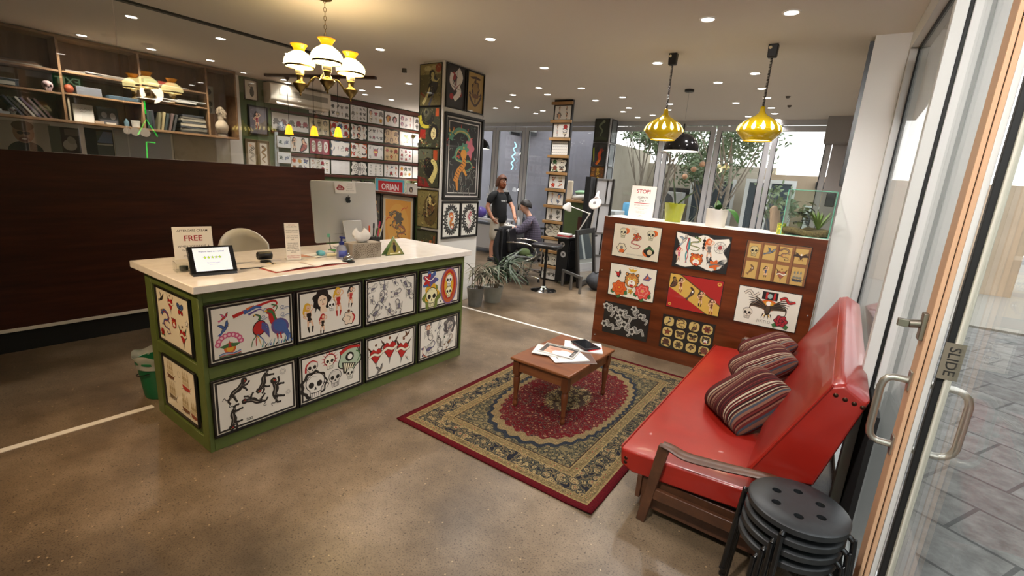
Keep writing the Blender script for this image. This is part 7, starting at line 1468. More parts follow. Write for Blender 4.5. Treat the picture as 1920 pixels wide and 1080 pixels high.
tag(MB().b2((-8.449, 3.05, 1.2), (-8.437, 3.86, 2.05)).build('stained_board', PLASTER), 'grey-beige stained board on the wall under the bust', 'board')
# ------------------------------------------------------------------ flash sheet column and dark picture column
struct(MB().b2((-4.335, 7.205, 0), (-3.985, 7.26, ZC)).build('column_2', [M('black_column', '#171514', .6)], smooth=False))
CD = ['two women and trees in grey', 'tall figures with a red dot', 'rows of black script lines', 'dark garland cut out on black', 'red and orange crests', 'blue figures and faces', 'small grey figures', 'black and white tall cut-out', 'hidden strip behind the bar stool seat', 'lady heads cut out, near the floor', 'cream sheet with small drawings at the floor']
ztops = [2.985, 2.70, 2.415, 2.13, 1.85, 1.57, 1.29, 1.02, .735, .50, .225]
fl = [[(m_lady, DG_, GY, K), (m_lady, GY, DG_, K), (m_head, GY, SK, RD), (m_lady, K, DG_, K)], [(m_lady, K, DG_, K), (m_rose, RD, GY), (m_dagger,), (m_heart, GY, DG_)], [(m_lines, K)], [(m_rose, GN, GY), (m_skull,), (m_rose, '#8a4a3a', GN), (m_butter, GY, BRN)], [(m_heart, '#a8482a', BRN), (m_ship,), (m_flower, RD, OR), (m_bird, '#5a5a5a', OR)], [(m_lady, '#c9a030', BL, BL), (m_head, BL, SK, GY), (m_koi, '#6a7a9a'), (m_blobs, '#4a5a7a', GY)], [(m_lady, GY, '#8a9a7a', K), (m_blobs, DG_, GY), (m_flower, GY, DG_), (m_blobs, DG_, GY)], [(m_dragon, DG_, '#b5b0a8'), (m_snake, '#3a3f38')], [(m_lines,)], [(m_head, K, '#c9bba8', GY), (m_skull,)], [(m_blobs, K, GY), (m_flower, GY, K), (m_star, DG_)]]
for i, zt in enumerate(ztops):
    z1 = zt; z0 = (ztops[i+1]+.05) if i+1 < len(ztops) else .02
    if i == 8: z0 = .55
    A = Art(); w, h = .315, min(.235, z1-z0-.008); bl = i in (3, 7, 9)
    A.rect(-w/2, -h/2, w/2, h/2, '#171514' if bl else '#ded9d2')
    if bl: cutout(A, w*.98, h*.98, '#d2ccbc', i)
    if i == 2:
        for k in range(4): A.at(0, .075-.05*k).stroke([(-.14+.02*j, .01*(-1)**j*(1 if k % 2 else .4)) for j in range(15)], .006, '#3a3a3c', .004, smooth=False)
    else: scatter(A, -w/2+.02, -h/2+.01, w/2-.02, h/2-.01, 2 if len(fl[i]) != 3 else 3, 2 if len(fl[i]) > 3 else 1, fl[i], 1.05, .05, i, .15)
    framed('flash_sheet', 'sheet on the flash column: '+CD[i], 'print', w, h, (-4.155, 7.2045, (z1+z0)/2), (0, -1, 0), A, .006, .008, group='flash sheets on the studio column')
    q = tag(MB().b2((-4.36, 7.15, z1+.003), (-3.97, 7.20, z1+.05)).build('timber_ledge', wood('pale_ledge_timber', [(.3, '#8a6640'), (.7, '#a9814f')], (2, 8, 8), .5), bevel=.003), 'pale timber ledge on the flash column, above '+' '.join(CD[i].split(',')[0].split()[:8]), 'ledge', 'ledges on the flash column')
struct(MB().b2((-4.59, 9.34, 0), (-4.245, 9.70, ZC)).build('column_3', M('grey_window_paint'), bevel=.003))
for i, (z, t, bg) in enumerate(((2.825, 'dark green print with a pale nude figure, top of the far column', '#20271c'), (2.345, 'dark print with an orange flame, second on the far column', '#2a2c2e'), (1.90, 'mottled orange and brown print, third on the far column', '#5c3c1c'), (1.45, 'small framed print low on the far column, beside the tall panel screen', '#b5a89a'))):
    h = .46 if i < 2 else .40; A = Art(); A.rect(-.16, -h/2, .16, h/2, bg)
    if i == 0: A.at(0, 0, .18); A.stroke([(.2, 1), (-.3, .5), (.1, 0), (-.1, -.5), (.4, -1)], .25, '#6a7358', .08).disc(.2, 1, .16, '#7c8266').stroke([(-.8, -1), (0, -.8), (.8, -1)], .4, '#2f3a24', .3)
    elif i == 1: A.at(0, 0, .18); A.stroke([(.3, .6), (0, 0), (.1, -.5), (-.3, -1.1)], .4, '#c9481a', .3).stroke([(.1, -.6), (-.2, -1.1)], .2, '#e08a1a', .1).blob(.3, .5, .2, '#8a3a2a', 4, .2).stroke([(-.8, .8), (-.6, -.8)], .25, '#8a9a2a', .1)
    else: scatter(A, -.15, -h/2, .15, h/2, 3, 4, [(m_blobs, '#a86a1c', '#4a3c1c'), (m_flower, '#b5902a', '#8a3a1a'), (m_blobs, '#3a2c1c', '#8a4a1c')], 1.1, .2, 3)
    framed('framed_picture', t, 'framed print', .325, h+.01, (-4.43, 9.339, z), (0, -1, 0), A, .008, .015, group='prints on the far column')
for i, (z, h, t) in enumerate(((2.825, .46, 'top'), (2.345, .46, 'middle'), (1.98, .24, 'low'))): framed('framed_picture', 'thin framed glossy picture on the right side of the far column, '+t+' one', 'framed print', .27, h, (-4.2445, 9.52, z), (1, 0, 0), paper(.25, h-.02, '#6f7478'), .012, .015, group='glossy pictures on the far column side')
# ------------------------------------------------------------------ studio furniture
BLKL = M('black_leather', '#151416', .32); 
o = thing('bar_stool', 'bar stool with black padded seat and round chrome base before the flash column', 'stool', (-3.80, 6.45, 0))
MB().lathe([(0, 0), (.215, 0), (.215, .006), (.19, .016), (.10, .03), (.05, .05), (.035, .075), (0, .08)], n=40).build('base', CHROME, o); MB().cyl((0, 0, .07), (0, 0, .70), .022, n=18).build('column', M('black_steel_column', '#141313', .25, .4), o)
def st(u, v): a = 2*pi*u; r = v; return (.20*r*cos(a)*(1-.0*v), .19*r*sin(a), .765-.05*max(0, r-.75)*4*.25+.012*(r*cos(a))**2)
b = MB(); b.prism(rrect(.22, .19, .07, 6), T(0, 0, .70) @ RZ(.2), .065); b.build('seat', BLKL, o, bevel=.022, bseg=4)
MB().tube(arc((0, 0, .28), .13, .3, 2.6, 12, 'xy'), .008, 8).build('foot_rest', CHROME, o)
o = thing('salon_chair', 'black salon chair with curved chrome arms and five-star base, a green cap on it', 'chair', (-4.42, 6.72, 0), (0, 0, radians(20)))
for i in range(5):
    a = 2*pi*i/5+.3; d = Vector((cos(a), sin(a), 0)); lg = MB().tube(bez([d*.03+Vector((0, 0, .10)), d*.18+Vector((0, 0, .10)), d*.30+Vector((0, 0, .065))], 10), [.017, .016, .015, .015, .014, .014, .013, .012, .012, .012, .011][:11], 8).build('base_arm', CHROME, o)
    MB().cyl(d*.30+Vector((0, 0, 0)), d*.30+Vector((0, 0, .06)), .022, .014, 12).build('foot', BLKP, lg)
MB().cyl((0, 0, .09), (0, 0, .40), .028, n=18).build('gas_column', CHROME, o)
b = MB(); b.prism(rrect(.25, .25, .06), T(0, 0, .40), .085); b.build('seat', BLKL, o, bevel=.025, bseg=3)
b = MB(); b.prism(rrect(.23, .20, .05), T(-.255, 0, .70) @ RZ(pi/2) @ RX(radians(82)), .06); b.build('backrest', BLKL, o, bevel=.02, bseg=3); MB().b2((-.27, -.03, .42), (-.24, .03, .55)).build('back_bar', CHROME, o)
for s in (-1, 1): MB().tube(bez([(-.24, s*.25, .70), (-.05, s*.27, .71), (.16, s*.27, .69), (.27, s*.27, .60), (.25, s*.27, .49), (.10, s*.26, .42), (-.02, s*.22, .395)], 28), .013, 10).build('armrest', CHROME, o)
o = thing('jacket', 'black jacket hung over the salon chair backrest', 'jacket', (-4.67, 6.60, 0), (0, 0, radians(20)))
def jk(u, v): a = (u-.5)*pi*1.2; return (-.06-.085*cos(a)+.02*sin(9*u), .27*sin(a)*(1-.1*v), .92-.72*v+.02*sin(12*u)*v)
MB().grid(jk, 26, 12).build('body', mottled('black_cloth', [(.3, '#0f0f11'), (.7, '#1a1a1d')], 12, .85), o, solid=.015)
MB().tube(bez([(-.10, -.2, .86), (-.14, -.27, .6), (-.1, -.25, .32)], 10), .05, 10).build('sleeve', M('black_cloth'), o); MB().tube(bez([(-.02, .2, .86), (.0, .24, .6), (.02, .22, .45)], 10), .05, 10).build('sleeve', M('black_cloth'), o)
o = thing('cap', 'olive green cap lying on the salon chair seat', 'cap', (-4.36, 6.66, .487)); OLV = mottled('olive_cloth', [(.3, '#3c4a26'), (.7, '#4d5c33')], 18, .9)
MB().lathe([(.10, 0), (.105, .03), (.09, .075), (.05, .105), (0, .112)], n=24).build('crown', OLV, o, solid=.004); MB().grid(lambda u, v: (.09+.075*v*(1-(2*u-1)**2*.6), .09*(2*u-1)*(1-.2*v), .012-.015*v), 12, 4).build('peak', OLV, o, solid=.005)
# black drawer cabinet desk
o = thing('work_desk', 'black desk with drawer cabinet and two round white stickers behind the bar stool', 'desk', (0, 0, 0)); BLK2 = M('black_laminate', '#131214', .4)
MB().b2((-4.0, 7.02, .79), (-3.73, 8.15, .82)).build('desktop', BLK2, o, bevel=.003); MB().b2((-3.975, 7.10, .05), (-3.76, 8.0, .79)).build('cabinet', BLK2, o, bevel=.003)
for z in (.10, .27, .44, .61): d = MB().b2((-3.759, 7.13, z), (-3.745, 7.97, z+.155)).build('drawer', BLK2, o, bevel=.002); MB().tube([(-3.745, 7.45, z+.09), (-3.725, 7.45, z+.09), (-3.725, 7.61, z+.09), (-3.745, 7.61, z+.09)], .006, 8).build('handle', CHROME, d)
for x, z, r in ((-3.88, .70, .045), (-3.85, .53, .052)): 
    A = Art(); A.disc(0, 0, r, '#b5b0ac').ring(0, 0, r*.8, r*.07, '#4a4646').blob(0, 0, r*.5, '#4a4646', 6, .25); q = A.mesh('sticker', o, INK); q.matrix_basis = face_mat((0, -1, 0), (x, 7.0985, z)); q['label'] = 'round white sticker with a dark emblem'
o = thing('bench', 'low grey steel trestle with square legs by the black desk', 'trestle', (-3.52, 6.86, 0), (0, 0, radians(-30))); ST_ = M('grey_steel', '#6d6b68', .4, .6)
MB().b2((-.3, -.02, .25), (.3, .02, .29)).build('crossbar', ST_, o)
for x in (-.28, .0, .28): MB().box((x, 0, .125), (.035, .035, .25)).build('leg', ST_, o, bevel=.002)
o = thing('box', 'white and red printed pack lying on the black desk under the lamp', 'pack', (-3.86, 7.12, .82), (0, 0, .1)); MB().b2((-.11, -.07, 0), (.11, .07, .07)).build('carton', M('pack_white', '#c9c4be', .5), o, bevel=.01); MB().b2((-.112, -.072, .018), (.112, .072, .042)).build('red_band', M('pack_red', '#b0262c', .5), o)
# desk lamps
LW = M('lamp_white', '#d2cec8', .35)
def arm_lamp(lab, base, elbow, head, tilt, hs=.075, rim='#f4efe6'):
    o = thing('desk_lamp', lab, 'lamp', (0, 0, 0))
    MB().lathe([(0, 0), (.06, 0), (.06, .015), (.02, .03), (0, .03)], base, 24).build('base', LW, o)
    for off in (-.012, .012):
        q = Vector((0, off, 0)); MB().cyl(Vector(base)+Vector((0, 0, .02))+q, Vector(elbow)+q, .006, n=8).build('arm', LW, o); MB().cyl(Vector(elbow)+q, Vector(head)+q, .006, n=8).build('arm', LW, o)
    MB().ball(elbow, .018, 10).build('joint', LW, o)
    s = MB(); s.lathe([(.018, .05), (.03, .04), (.05, .01), (hs, -.06), (hs+.004, -.075)], head, 24, 0, tilt); s.build('shade', LW, o, solid=.003); return o
arm_lamp('white jointed desk lamp with a bell shade clamped on the black desk', (-3.80, 7.40, .82), (-3.62, 7.50, 1.24), (-3.90, 7.22, 1.36), RY(radians(25)), .085)
o = thing('magnifier_lamp', 'white long-armed magnifier lamp with a round head beside the tall panel screen', 'lamp', (0, 0, 0))
MB().tube([(-3.80, 7.95, .83), (-3.72, 7.9, 1.30), (-3.66, 7.85, 1.62)], .014, 10).build('arm', LW, o); MB().lathe([(0, 0), (.04, 0), (.04, .03), (0, .03)], (-3.80, 7.95, .82), 16).build('clamp', LW, o)
mm = T(-3.60, 7.62, 1.42) @ RX(radians(60)) @ RZ(.2)
MB(mm).lathe([(0, .012), (.085, .012), (.11, .005), (.115, -.01), (.10, -.02), (0, -.02)], n=32).build('head', M('pinkish_white', '#e0d2cc', .35), o); MB().tube([(-3.66, 7.85, 1.62), (-3.63, 7.75, 1.56), (-3.60, 7.68, 1.49)], [.016, .03, .05], 12).build('neck', M('pinkish_white'), o); MB(mm).lathe([(0, .013), (.03, .0135)], n=16).build('dark_label', M('grey_label', '#77706c', .5), o)
# leaning mirror and tall panelled screen, bag
o = thing('mirror', 'black framed mirror leaning upright on the floor beside the black desk', 'mirror', (-3.46, 7.30, 0)); o.matrix_world = T(-3.535, 7.48, .012) @ RZ(radians(96)) @ RX(radians(-7))
FB = M('black_frame_wood', '#16120f', .35); w, h = .88, .97
b = MB()
for nm, lo, hi in (('frame_stile', (-w/2, -.02, 0), (-w/2+.085, .025, h)), ('frame_stile', (w/2-.085, -.02, 0), (w/2, .025, h)), ('frame_rail', (-w/2+.085, -.02, 0), (w/2-.085, .025, .09)), ('frame_rail', (-w/2+.085, -.02, h-.09), (w/2-.085, .025, h))): MB().b2(lo, hi).build(nm, FB, o, bevel=.008)
MB().b2((-w/2+.08, .0, .08), (w/2-.08, .004, h-.08)).build('mirror_glass', M('mirror_silver', '#dfe3e2', .02, 1.0), o, smooth=False)
o = thing('panel_screen', 'tall black framed screen with white panels leaning behind the timber half wall', 'screen', (0, 0, 0)); o.matrix_world = T(-3.80, 8.30, .01) @ RZ(radians(8)) @ RX(radians(-4)); w, h = .36, 1.85
MB().b2((-w/2, -.006, 0), (w/2, .0, h)).build('white_panels', M('frosted_panel', '#c4c3c4', .5), o, smooth=False)
for x in (-w/2+.015, w/2-.015): MB().b2((x-.018, -.03, 0), (x+.018, .03, h)).build('stile', FB, o, bevel=.003)
for z in (.02, .40, .83, 1.37, h-.02): MB().b2((-w/2+.03, -.022, z-.014), (w/2-.03, .02, z+.014)).build('muntin', M('grey_muntin', '#6d6a66', .5), o)
for x, z0, z1 in ((.06, 1.38, h-.03), (-.05, .84, 1.36), (.08, .42, .82)): MB().b2((x-.012, -.022, z0), (x+.012, .02, z1)).build('muntin', FB, o)
tag(MB().box((-4.05, 8.28, .94), (.10, .36, 1.86), (0, 0, radians(12))).build('black_panel', M('black_board'), bevel=.004), 'tall thick black board leaning left of the white panelled screen', 'board')
tag(MB().box((-4.25, 8.45, .55), (.12, .06, 1.08), (0, 0, 0)).build('brown_post', wood('dark_red_post', [(.3, '#3a1c12'), (.7, '#52291a')], (6, 6, 1), .5)), 'dark red-brown post between the green divider and the black board', 'post')
tag(MB().grid(lambda u, v: (-3.24+.17*cos(2*pi*u)*(.15+sin(pi*(.04+.9*v)))*.85, 7.2+.12*sin(2*pi*u)*(.15+sin(pi*(.04+.9*v))), .30*v+.012*sin(14*u)*v), 24, 10, cu=True).build('bag', mottled('dark_bag', [(.3, '#1b1c20'), (.7, '#3a3b40')], 14, .7)), 'slumped dark bag on the floor against the timber half wall', 'bag')
# green divider with timber top and clutter
o = thing('divider', 'green work bench divider with a pale timber top behind the white desk lamp', 'divider', (0, 0, 0)); MB().b2((-4.75, 8.55, 0), (-4.0, 8.95, 1.36)).build('body', GREENW, o, smooth=False); MB().b2((-4.80, 8.50, 1.36), (-3.96, 9.0, 1.40)).build('top', wood('pale_ledge_timber', [(0, '#8a6640'), (1, '#a9814f')]), o, bevel=.003)
tag(MB().ball((-4.42, 8.7, 1.56), (.15, .10, .045), 18).build('green_cap', M('mint_plastic2', '#8fb891', .4)), 'mint green cap on the clutter on the divider top', 'cap')
tag(MB().grid(lambda u, v: (-4.42+.21*cos(2*pi*u)*(.3+.7*sin(pi*(.15+.7*v))), 8.7+.12*sin(2*pi*u)*(.3+.7*sin(pi*(.15+.7*v))), 1.40+.125*v+.01*sin(17*u)), 30, 8, cu=True).build('plastic_bag', M('white_plastic_bag', '#b9b7b2', .4)), 'crumpled whitish plastic bag under the mint cap on the divider', 'bag')
o = thing('spray_bottle', 'clear bluish spray bottle on the right of the divider top', 'bottle', (-4.14, 8.72, 1.40)); MB().lathe([(0, 0), (.045, 0), (.045, .14), (.015, .19), (.015, .22), (0, .22)], n=20).build('bottle_body', M('bluish_plastic', '#a4aec4', .3), o); MB().box((.0, 0, .24), (.07, .025, .04)).build('spray_head', M('lamp_white'), o)
tag(MB().b2((-4.72, 8.6, 1.401), (-4.60, 8.66, 1.78)).build('paper_roll', M('paper_cream', '#c9bda8', .8), bevel=.02), 'tall cream paper roll standing at the left of the divider top', 'roll')
tag(MB().box((-4.25, 8.58, 1.415), (.16, .10, .03), (0, 0, .3)).build('small_box', M('dark_small_box', '#2a2826', .5), bevel=.003), 'small black box at the front edge of the divider top', 'box')
# planters by the pillar
def palm(loc, lab, pot, potcol, n, seed, h0, leafmat, hp=.27, rp=.17, stems=7, sl=(.28, .55), wl=.028, ar=(0, 2*pi)):
    o = thing('potted_palm', lab, 'plant', loc); r_ = random.Random(seed)
    MB().lathe([(0, 0), (rp*.72, 0), (rp*.75, .01), (rp, hp), (rp, hp+.012), (rp*.92, hp+.012), (rp*.9, hp-.02), (0, hp-.03)], n=36).build('pot', pot, o); MB().lathe([(0, hp-.02), (rp*.9, hp-.025)], n=20).build('soil', SOIL, o)
    b = MB(); fr = []
    for i in range(stems):
        a = ar[0]+(ar[1]-ar[0])*i/stems+r_.uniform(-.1, .1); L = h0*r_.uniform(.7, 1.1); lean = r_.uniform(.10, .45); p0 = Vector((.06*cos(a), .06*sin(a), hp-.03)); p1 = p0+Vector((lean*cos(a)*L, lean*sin(a)*L, L)); b.tube(bez([p0, (p0+p1)/2+Vector((0, 0, .03)), p1], 8), .006, 6); fr.append((p1, a, lean))
    b.build('stems', STEM, o)
    for p1, a, lean in fr:
        b = MB()
        for k in range(n):
            aa = a+r_.uniform(-1.7, 1.7) if ar[1] > 6 else r_.uniform(ar[0]-.3, ar[1]+.3); leaf(b, p1, (cos(aa), sin(aa), r_.uniform(-.1, .9)), r_.uniform(*sl), wl, r_.uniform(.5, 1.3), 7)
        b.build('frond', leafmat, o)
    return o
PLF = mottled('palm_leaf', [(.3, '#22301f'), (.6, '#3a4a30'), (.8, '#56624a')], 8, .45); PLD = mottled('dry_palm_leaf', [(.3, '#5c5a48'), (.7, '#8d8870')], 8, .6)
palm((-3.93, 5.25, 0), 'leafy dark green palm in a grey pot at the picture pillar foot', mottled('grey_planter', [(.3, '#77756a'), (.7, '#8d8b80')], 6, .6), '', 12, 4, .38, PLF, .22, .15, 9, ar=(-1.4, 1.7))
palm((-3.95, 4.88, 0), 'half dried palm in a grey pot hidden behind the desk end, left one', mottled('grey_planter2', [(.3, '#5d5c57'), (.7, '#6d6c66')], 6, .6), '', 9, 9, .36, PLD, .25, .12, 6, (.25, .42), .018, ar=(-1.5, .8))
# clutter tables behind the standing man
o = thing('work_table', 'white work table heaped with studio supplies behind the standing man', 'table', (0, 0, 0)); MB().b2((-8.1, 8.55, .76), (-6.35, 9.2, .80)).build('tabletop', M('pale_tabletop', '#b9b8bc', .4), o, bevel=.003)
for x in (-8.05, -6.4): 
    for y in (8.6, 9.15): MB().b2((x-.02, y-.02, 0), (x+.02, y+.02, .76)).build('leg', M('pale_leg', '#a5a4a6', .4), o)
MB().b2((-7.4, 8.60, .12), (-6.5, 9.15, .66)).build('drawer_unit', M('white_drawers', '#b5b4b6', .4), o, bevel=.004)
CLT = [('#5b4a9c', 'purple', 'ball'), ('#26262a', 'black', 'box'), ('#c4c4c8', 'white', 'box'), ('#3a4458', 'navy', 'box'), ('#8a8d94', 'grey', 'bottle'), ('#d0d0d2', 'white', 'bottle'), ('#2e2e34', 'charcoal', 'bottle'), ('#6a7480', 'steel', 'box'), ('#b5bcc8', 'pale blue', 'bottle'), ('#1c1c20', 'jet black', 'box')]
for i, (c, nm, k) in enumerate(CLT):
    x = -6.86+.055*i; y = 8.66+.05*(i % 3)
    if k == 'ball': q = MB().ball((-7.02, 8.72, .925), (.14, .14, .125), 18)
    elif k == 'box': q = MB().box((x, y+.1, .80+.05+.01*(i % 4)), (.11, .10, .10+.02*(i % 4)), (0, 0, .3*i))
    else: q = MB().lathe([(0, 0), (.03, 0), (.03, .11), (.012, .14), (.012, .17), (0, .17)], (x, y, .80), 14)
    tag(q.build({'ball': 'helmet', 'box': 'supply_box', 'bottle': 'supply_bottle'}[k], M('clutter_'+nm.replace(' ', '_'), c, .4), bevel=.003 if k == 'box' else 0), nm+' '+{'ball': 'rounded helmet left of', 'box': 'supply box among the clutter behind', 'bottle': 'supply bottle among the clutter behind'}[k]+' the standing man', 'supplies')
o = thing('side_trolley', 'dark trolley cluttered with bottles between the man and the tattooer', 'trolley', (-5.55, 8.55, 0)); MB().b2((-.3, -.2, .72), (.3, .2, .76)).build('top_shelf', BLK2, o, bevel=.004); MB().b2((-.28, -.18, .12), (.28, .18, .66)).build('body', M('grey_trolley', '#55585c', .4), o, bevel=.01)
for x in (-.25, .25):
    for y in (-.15, .15): MB().ball((x, y, .04), .04, 10).build('castor', BLKP, o)
for i, (c, nm) in enumerate((('#c9c9cc', 'white'), ('#3a3c44', 'dark'), ('#a8b5c4', 'bluish'), ('#dcdcdc', 'bright white'), ('#77808a', 'grey'))): tag(MB().lathe([(0, 0), (.035, 0), (.035, .12+.02*(i % 3)), (.014, .16+.02*(i % 3)), (.014, .19), (0, .19)], (-5.78+.11*i, 8.5+.04*(i % 2), .76), 14).build('supply_bottle', M('trolley_'+nm.replace(' ', '_'), c, .35)), nm+' bottle standing on the dark trolley by the tattooer', 'bottle', 'bottles on the trolley')
# tattoo arm rest
o = thing('arm_rest', 'flat black padded arm rest on a stand between the man and the tattooer', 'arm rest', (-4.98, 6.99, 0)); b = MB(); b.b2((-.25, -.08, .78), (.22, .08, .82)); b.build('pad', BLKL, o, bevel=.012); MB().cyl((0, 0, .02), (0, 0, .78), .02, n=14).build('post', CHROME, o)
for i in range(3): a = 2*pi*i/3; MB().tube([(0, 0, .04), (.22*cos(a), .22*sin(a), .012)], .012, 8).build('foot', CHROME, o)
# cut-out plant silhouettes, neon line and stickers on the far glass
A = Art(); R_ = random.Random(4)
for i in range(9): A.at(-.2+.06*i, 0, .25); A.stroke([(0, -1.4), (R_.uniform(-.2, .2), -.3), (R_.uniform(-.4, .4), R_.uniform(.3, 1.3))], .3, '#dfe2ea', .05).blob(R_.uniform(-.3, .3), R_.uniform(-.4, .4), .3, '#dfe2ea', 5, .3)
A.rect(-.95, -1.4, .95, -1.0, '#dfe2ea') if False else None
o = thing('window_decal', 'white torn plant shaped decal on the far glass left of the standing man', 'decal', (-7.42, 9.83, 1.35)); q = A.mesh('decal', o, INK); q.matrix_basis = face_mat((0, -1, 0), (0, 0, 0))
o = thing('neon_drawing', 'thin pale blue neon line drawing hung on the far glass above the man', 'neon sign', (-6.98, 9.78, 2.25)); MB().tube(bez([(.05, 0, .36), (.11, 0, .26), (.03, 0, .2), (.09, 0, .1), (.0, 0, .02), (.07, 0, -.06), (-.01, 0, -.14), (.05, 0, -.22), (.0, 0, -.3)], 48), .012, 6).build('neon_tube', M('lit_blue_neon', '#9fe0f0', .3, emit=1.6, ecol='#8fd8ee'), o); MB().cyl((.05, 0, .36), (.05, 0, .82), .0015, n=4).build('hanging_wire', BLKP, o)
# ------------------------------------------------------------------ people
def skin(name, verts, edges, mat, parent, levels=2, root=0, ang=None):
    """grow a smooth limb surface over a joint skeleton; verts: (x, y, z, rx[, ry])"""
    me = bpy.data.meshes.new(name); me.from_pydata([v[:3] for v in verts], edges, []); o = bpy.data.objects.new(name, me); COL.objects.link(o)
    if parent is not None: o.parent = parent
    q = o.modifiers.new('skin', 'SKIN'); q.use_smooth_shade = True; q.branch_smoothing = .3
    if not me.skin_vertices: me.skin_vertices.new() if hasattr(me.skin_vertices, 'new') else None
    for i, v in enumerate(verts): d = me.skin_vertices[0].data[i]; d.radius = (v[3], v[4] if len(v) > 4 else v[3]); d.use_root = (i == root)
    s = o.modifiers.new('subd', 'SUBSURF'); s.levels = levels; s.render_levels = levels
    me.materials.append(mat); return o
def chain(V, E, pts, start=None):
    p = start
    for q in pts:
        V.append(q)
        if p is not None: E.append((p, len(V)-1))
        p = len(V)-1
    return p
def hand(V, E, wrist, d, side, palm, curl=.5):
    """palm and five fingers beyond a wrist vertex; d = direction of the hand, side = towards the thumb, palm = palm normal"""
    w = Vector(V[wrist][:3]); d = Vector(d).normalized(); side = Vector(side).normalized(); palm = Vector(palm).normalized()
    m = w+d*.055; V.append((*m, .030, .018)); E.append((wrist, len(V)-1)); mi = len(V)-1
    for k, (off, L) in enumerate(((.030, .068), (.010, .076), (-.010, .070), (-.029, .055))):
        b = m+d*.035+side*off; pts = [(*b, .0105)]; p = b; dd = d.copy()
        for j in range(3): dd = (dd+palm*curl*(.5+.1*k)).normalized(); p = p+dd*L/3; pts.append((*p, .0095-.001*j))
        chain(V, E, pts, mi)
    b = w+d*.03+side*.034; chain(V, E, [(*b, .0125), (*(b+d*.025+side*.022+palm*.012), .0115), (*(b+d*.05+side*.026+palm*.026), .0095)], mi)
def head_parts(o, c, fwd, up, skinm, hair, long_hair=False, beard=None, glasses=False, bandana=None):
    fwd = Vector(fwd).normalized(); up = (Vector(up)-fwd*Vector(up).dot(fwd)).normalized(); lf = up.cross(fwd); m = Matrix((fwd, lf, up)).transposed().to_4x4(); m.translation = Vector(c)
    for s in (-1, 1):
        MB(m).ball((-.005, s*.078, -.005), (.02, .012, .032), 12).build('ear', skinm, o)
        e = MB(m).ball((.082, s*.032, .012), (.012, .014, .010), 12).build('eye', M('eye_white', '#d8d0c8', .3), o); MB(m).ball((.092, s*.032, .011), (.0045, .006, .006), 10).build('iris', M('iris_dark', '#2a1c14', .3), e)
        MB(m).tube([(.088, s*.05, .028), (.098, s*.032, .034), (.096, s*.014, .03)], .0055, 6).build('eyebrow', hair, o)
    MB(m).tube([(.092, 0, .02), (.104, 0, -.002), (.118, 0, -.022), (.105, 0, -.032)], [.008, .011, .015, .011], 8).build('nose', skinm, o)
    MB(m).tube([(.086, -.024, -.058), (.098, 0, -.054), (.086, .024, -.058)], [.005, .008, .005], 8).build('mouth', M('lip', '#a05a50', .5), o)
    def cap(u, v):
        a = 2*pi*u; ca = cos(a); e0 = radians(46)*max(0, ca)**.8-radians(5)-radians(38)*max(0, -ca); e = e0+(pi/2-e0)*v
        k = 1+(.02*sin(13*a)+.015*sin(23*a+3*v))*(1-v); return tuple(m @ Vector((-.006+.103*cos(e)*ca*k, .092*cos(e)*sin(a)*k, .008+.116*sin(e))))
    MB().grid(cap, 36, 10, cu=True).build('hair', hair, o, solid=.012)
    if long_hair:
        b = MB()
        for i in range(22):
            a = radians(75)+radians(210)*i/21; x, y = -.01+.098*cos(a), .084*sin(a); b.tube([m @ Vector((x*.95, y*.95, .05)), m @ Vector((x*1.08, y*1.08, -.03)), m @ Vector((x*1.12, y*1.1, -.095)), m @ Vector((x*1.02, y*1.0, -.135-.015*sin(i*2.1)))], [.016, .018, .016, .007], 8)
        b.build('long_hair', hair, o)
    if beard:
        def bd(u, v): a = (u-.5)*2.5; z = -.040-.085*v-.03*v*cos(a); r = (.092 if v < .5 else .092-.075*(v-.5)*2); k = 1+.03*sin(19*a+7*v); return tuple(m @ Vector((.006+r*cos(a)*k*(1.05+.06*sin(pi*v)), r*.86*sin(a)*k, z-.012*cos(a)*v)))
        bb_ = MB(); r_ = random.Random(3)
        for _ in range(110):
            u, v = r_.random(), r_.random()**.8; p = Vector(bd(u, v)); bb_.ball(p, (r_.uniform(.010, .017), r_.uniform(.010, .017), r_.uniform(.014, .024)), 8)
        bb_.build('beard', beard, o); MB(m).tube([(.086, -.03, -.047), (.104, 0, -.04), (.086, .03, -.047)], [.005, .009, .005], 8).build('moustache', beard, o)
    if bandana: MB(m).lathe([(.094, .035), (.097, .05), (.095, .072), (.088, .09)], (-.006, 0, 0), 28).build('headband', bandana, o, solid=.004)
SKN = mottled('skin', [(.3, '#b57f66'), (.7, '#c48e74')], 18, .5); SKN2 = mottled('skin_pale', [(.3, '#c09078'), (.7, '#cf9f88')], 18, .5)
GING = mottled('auburn_hair', [(.3, '#4a2a1a'), (.7, '#6b3e25')], 30, .6); BEARD = mottled('red_beard', [(.3, '#7a3a1e'), (.7, '#95512c')], 30, .7); DARKH = mottled('dark_hair', [(.3, '#15110f'), (.7, '#241c18')], 30, .5)
BTEE = mottled('black_tshirt', [(.3, '#111214'), (.7, '#1a1b1e')], 10, .85); SHORT = mottled('beige_shorts', [(.3, '#a39a8a'), (.7, '#b8af9f')], 9, .85)
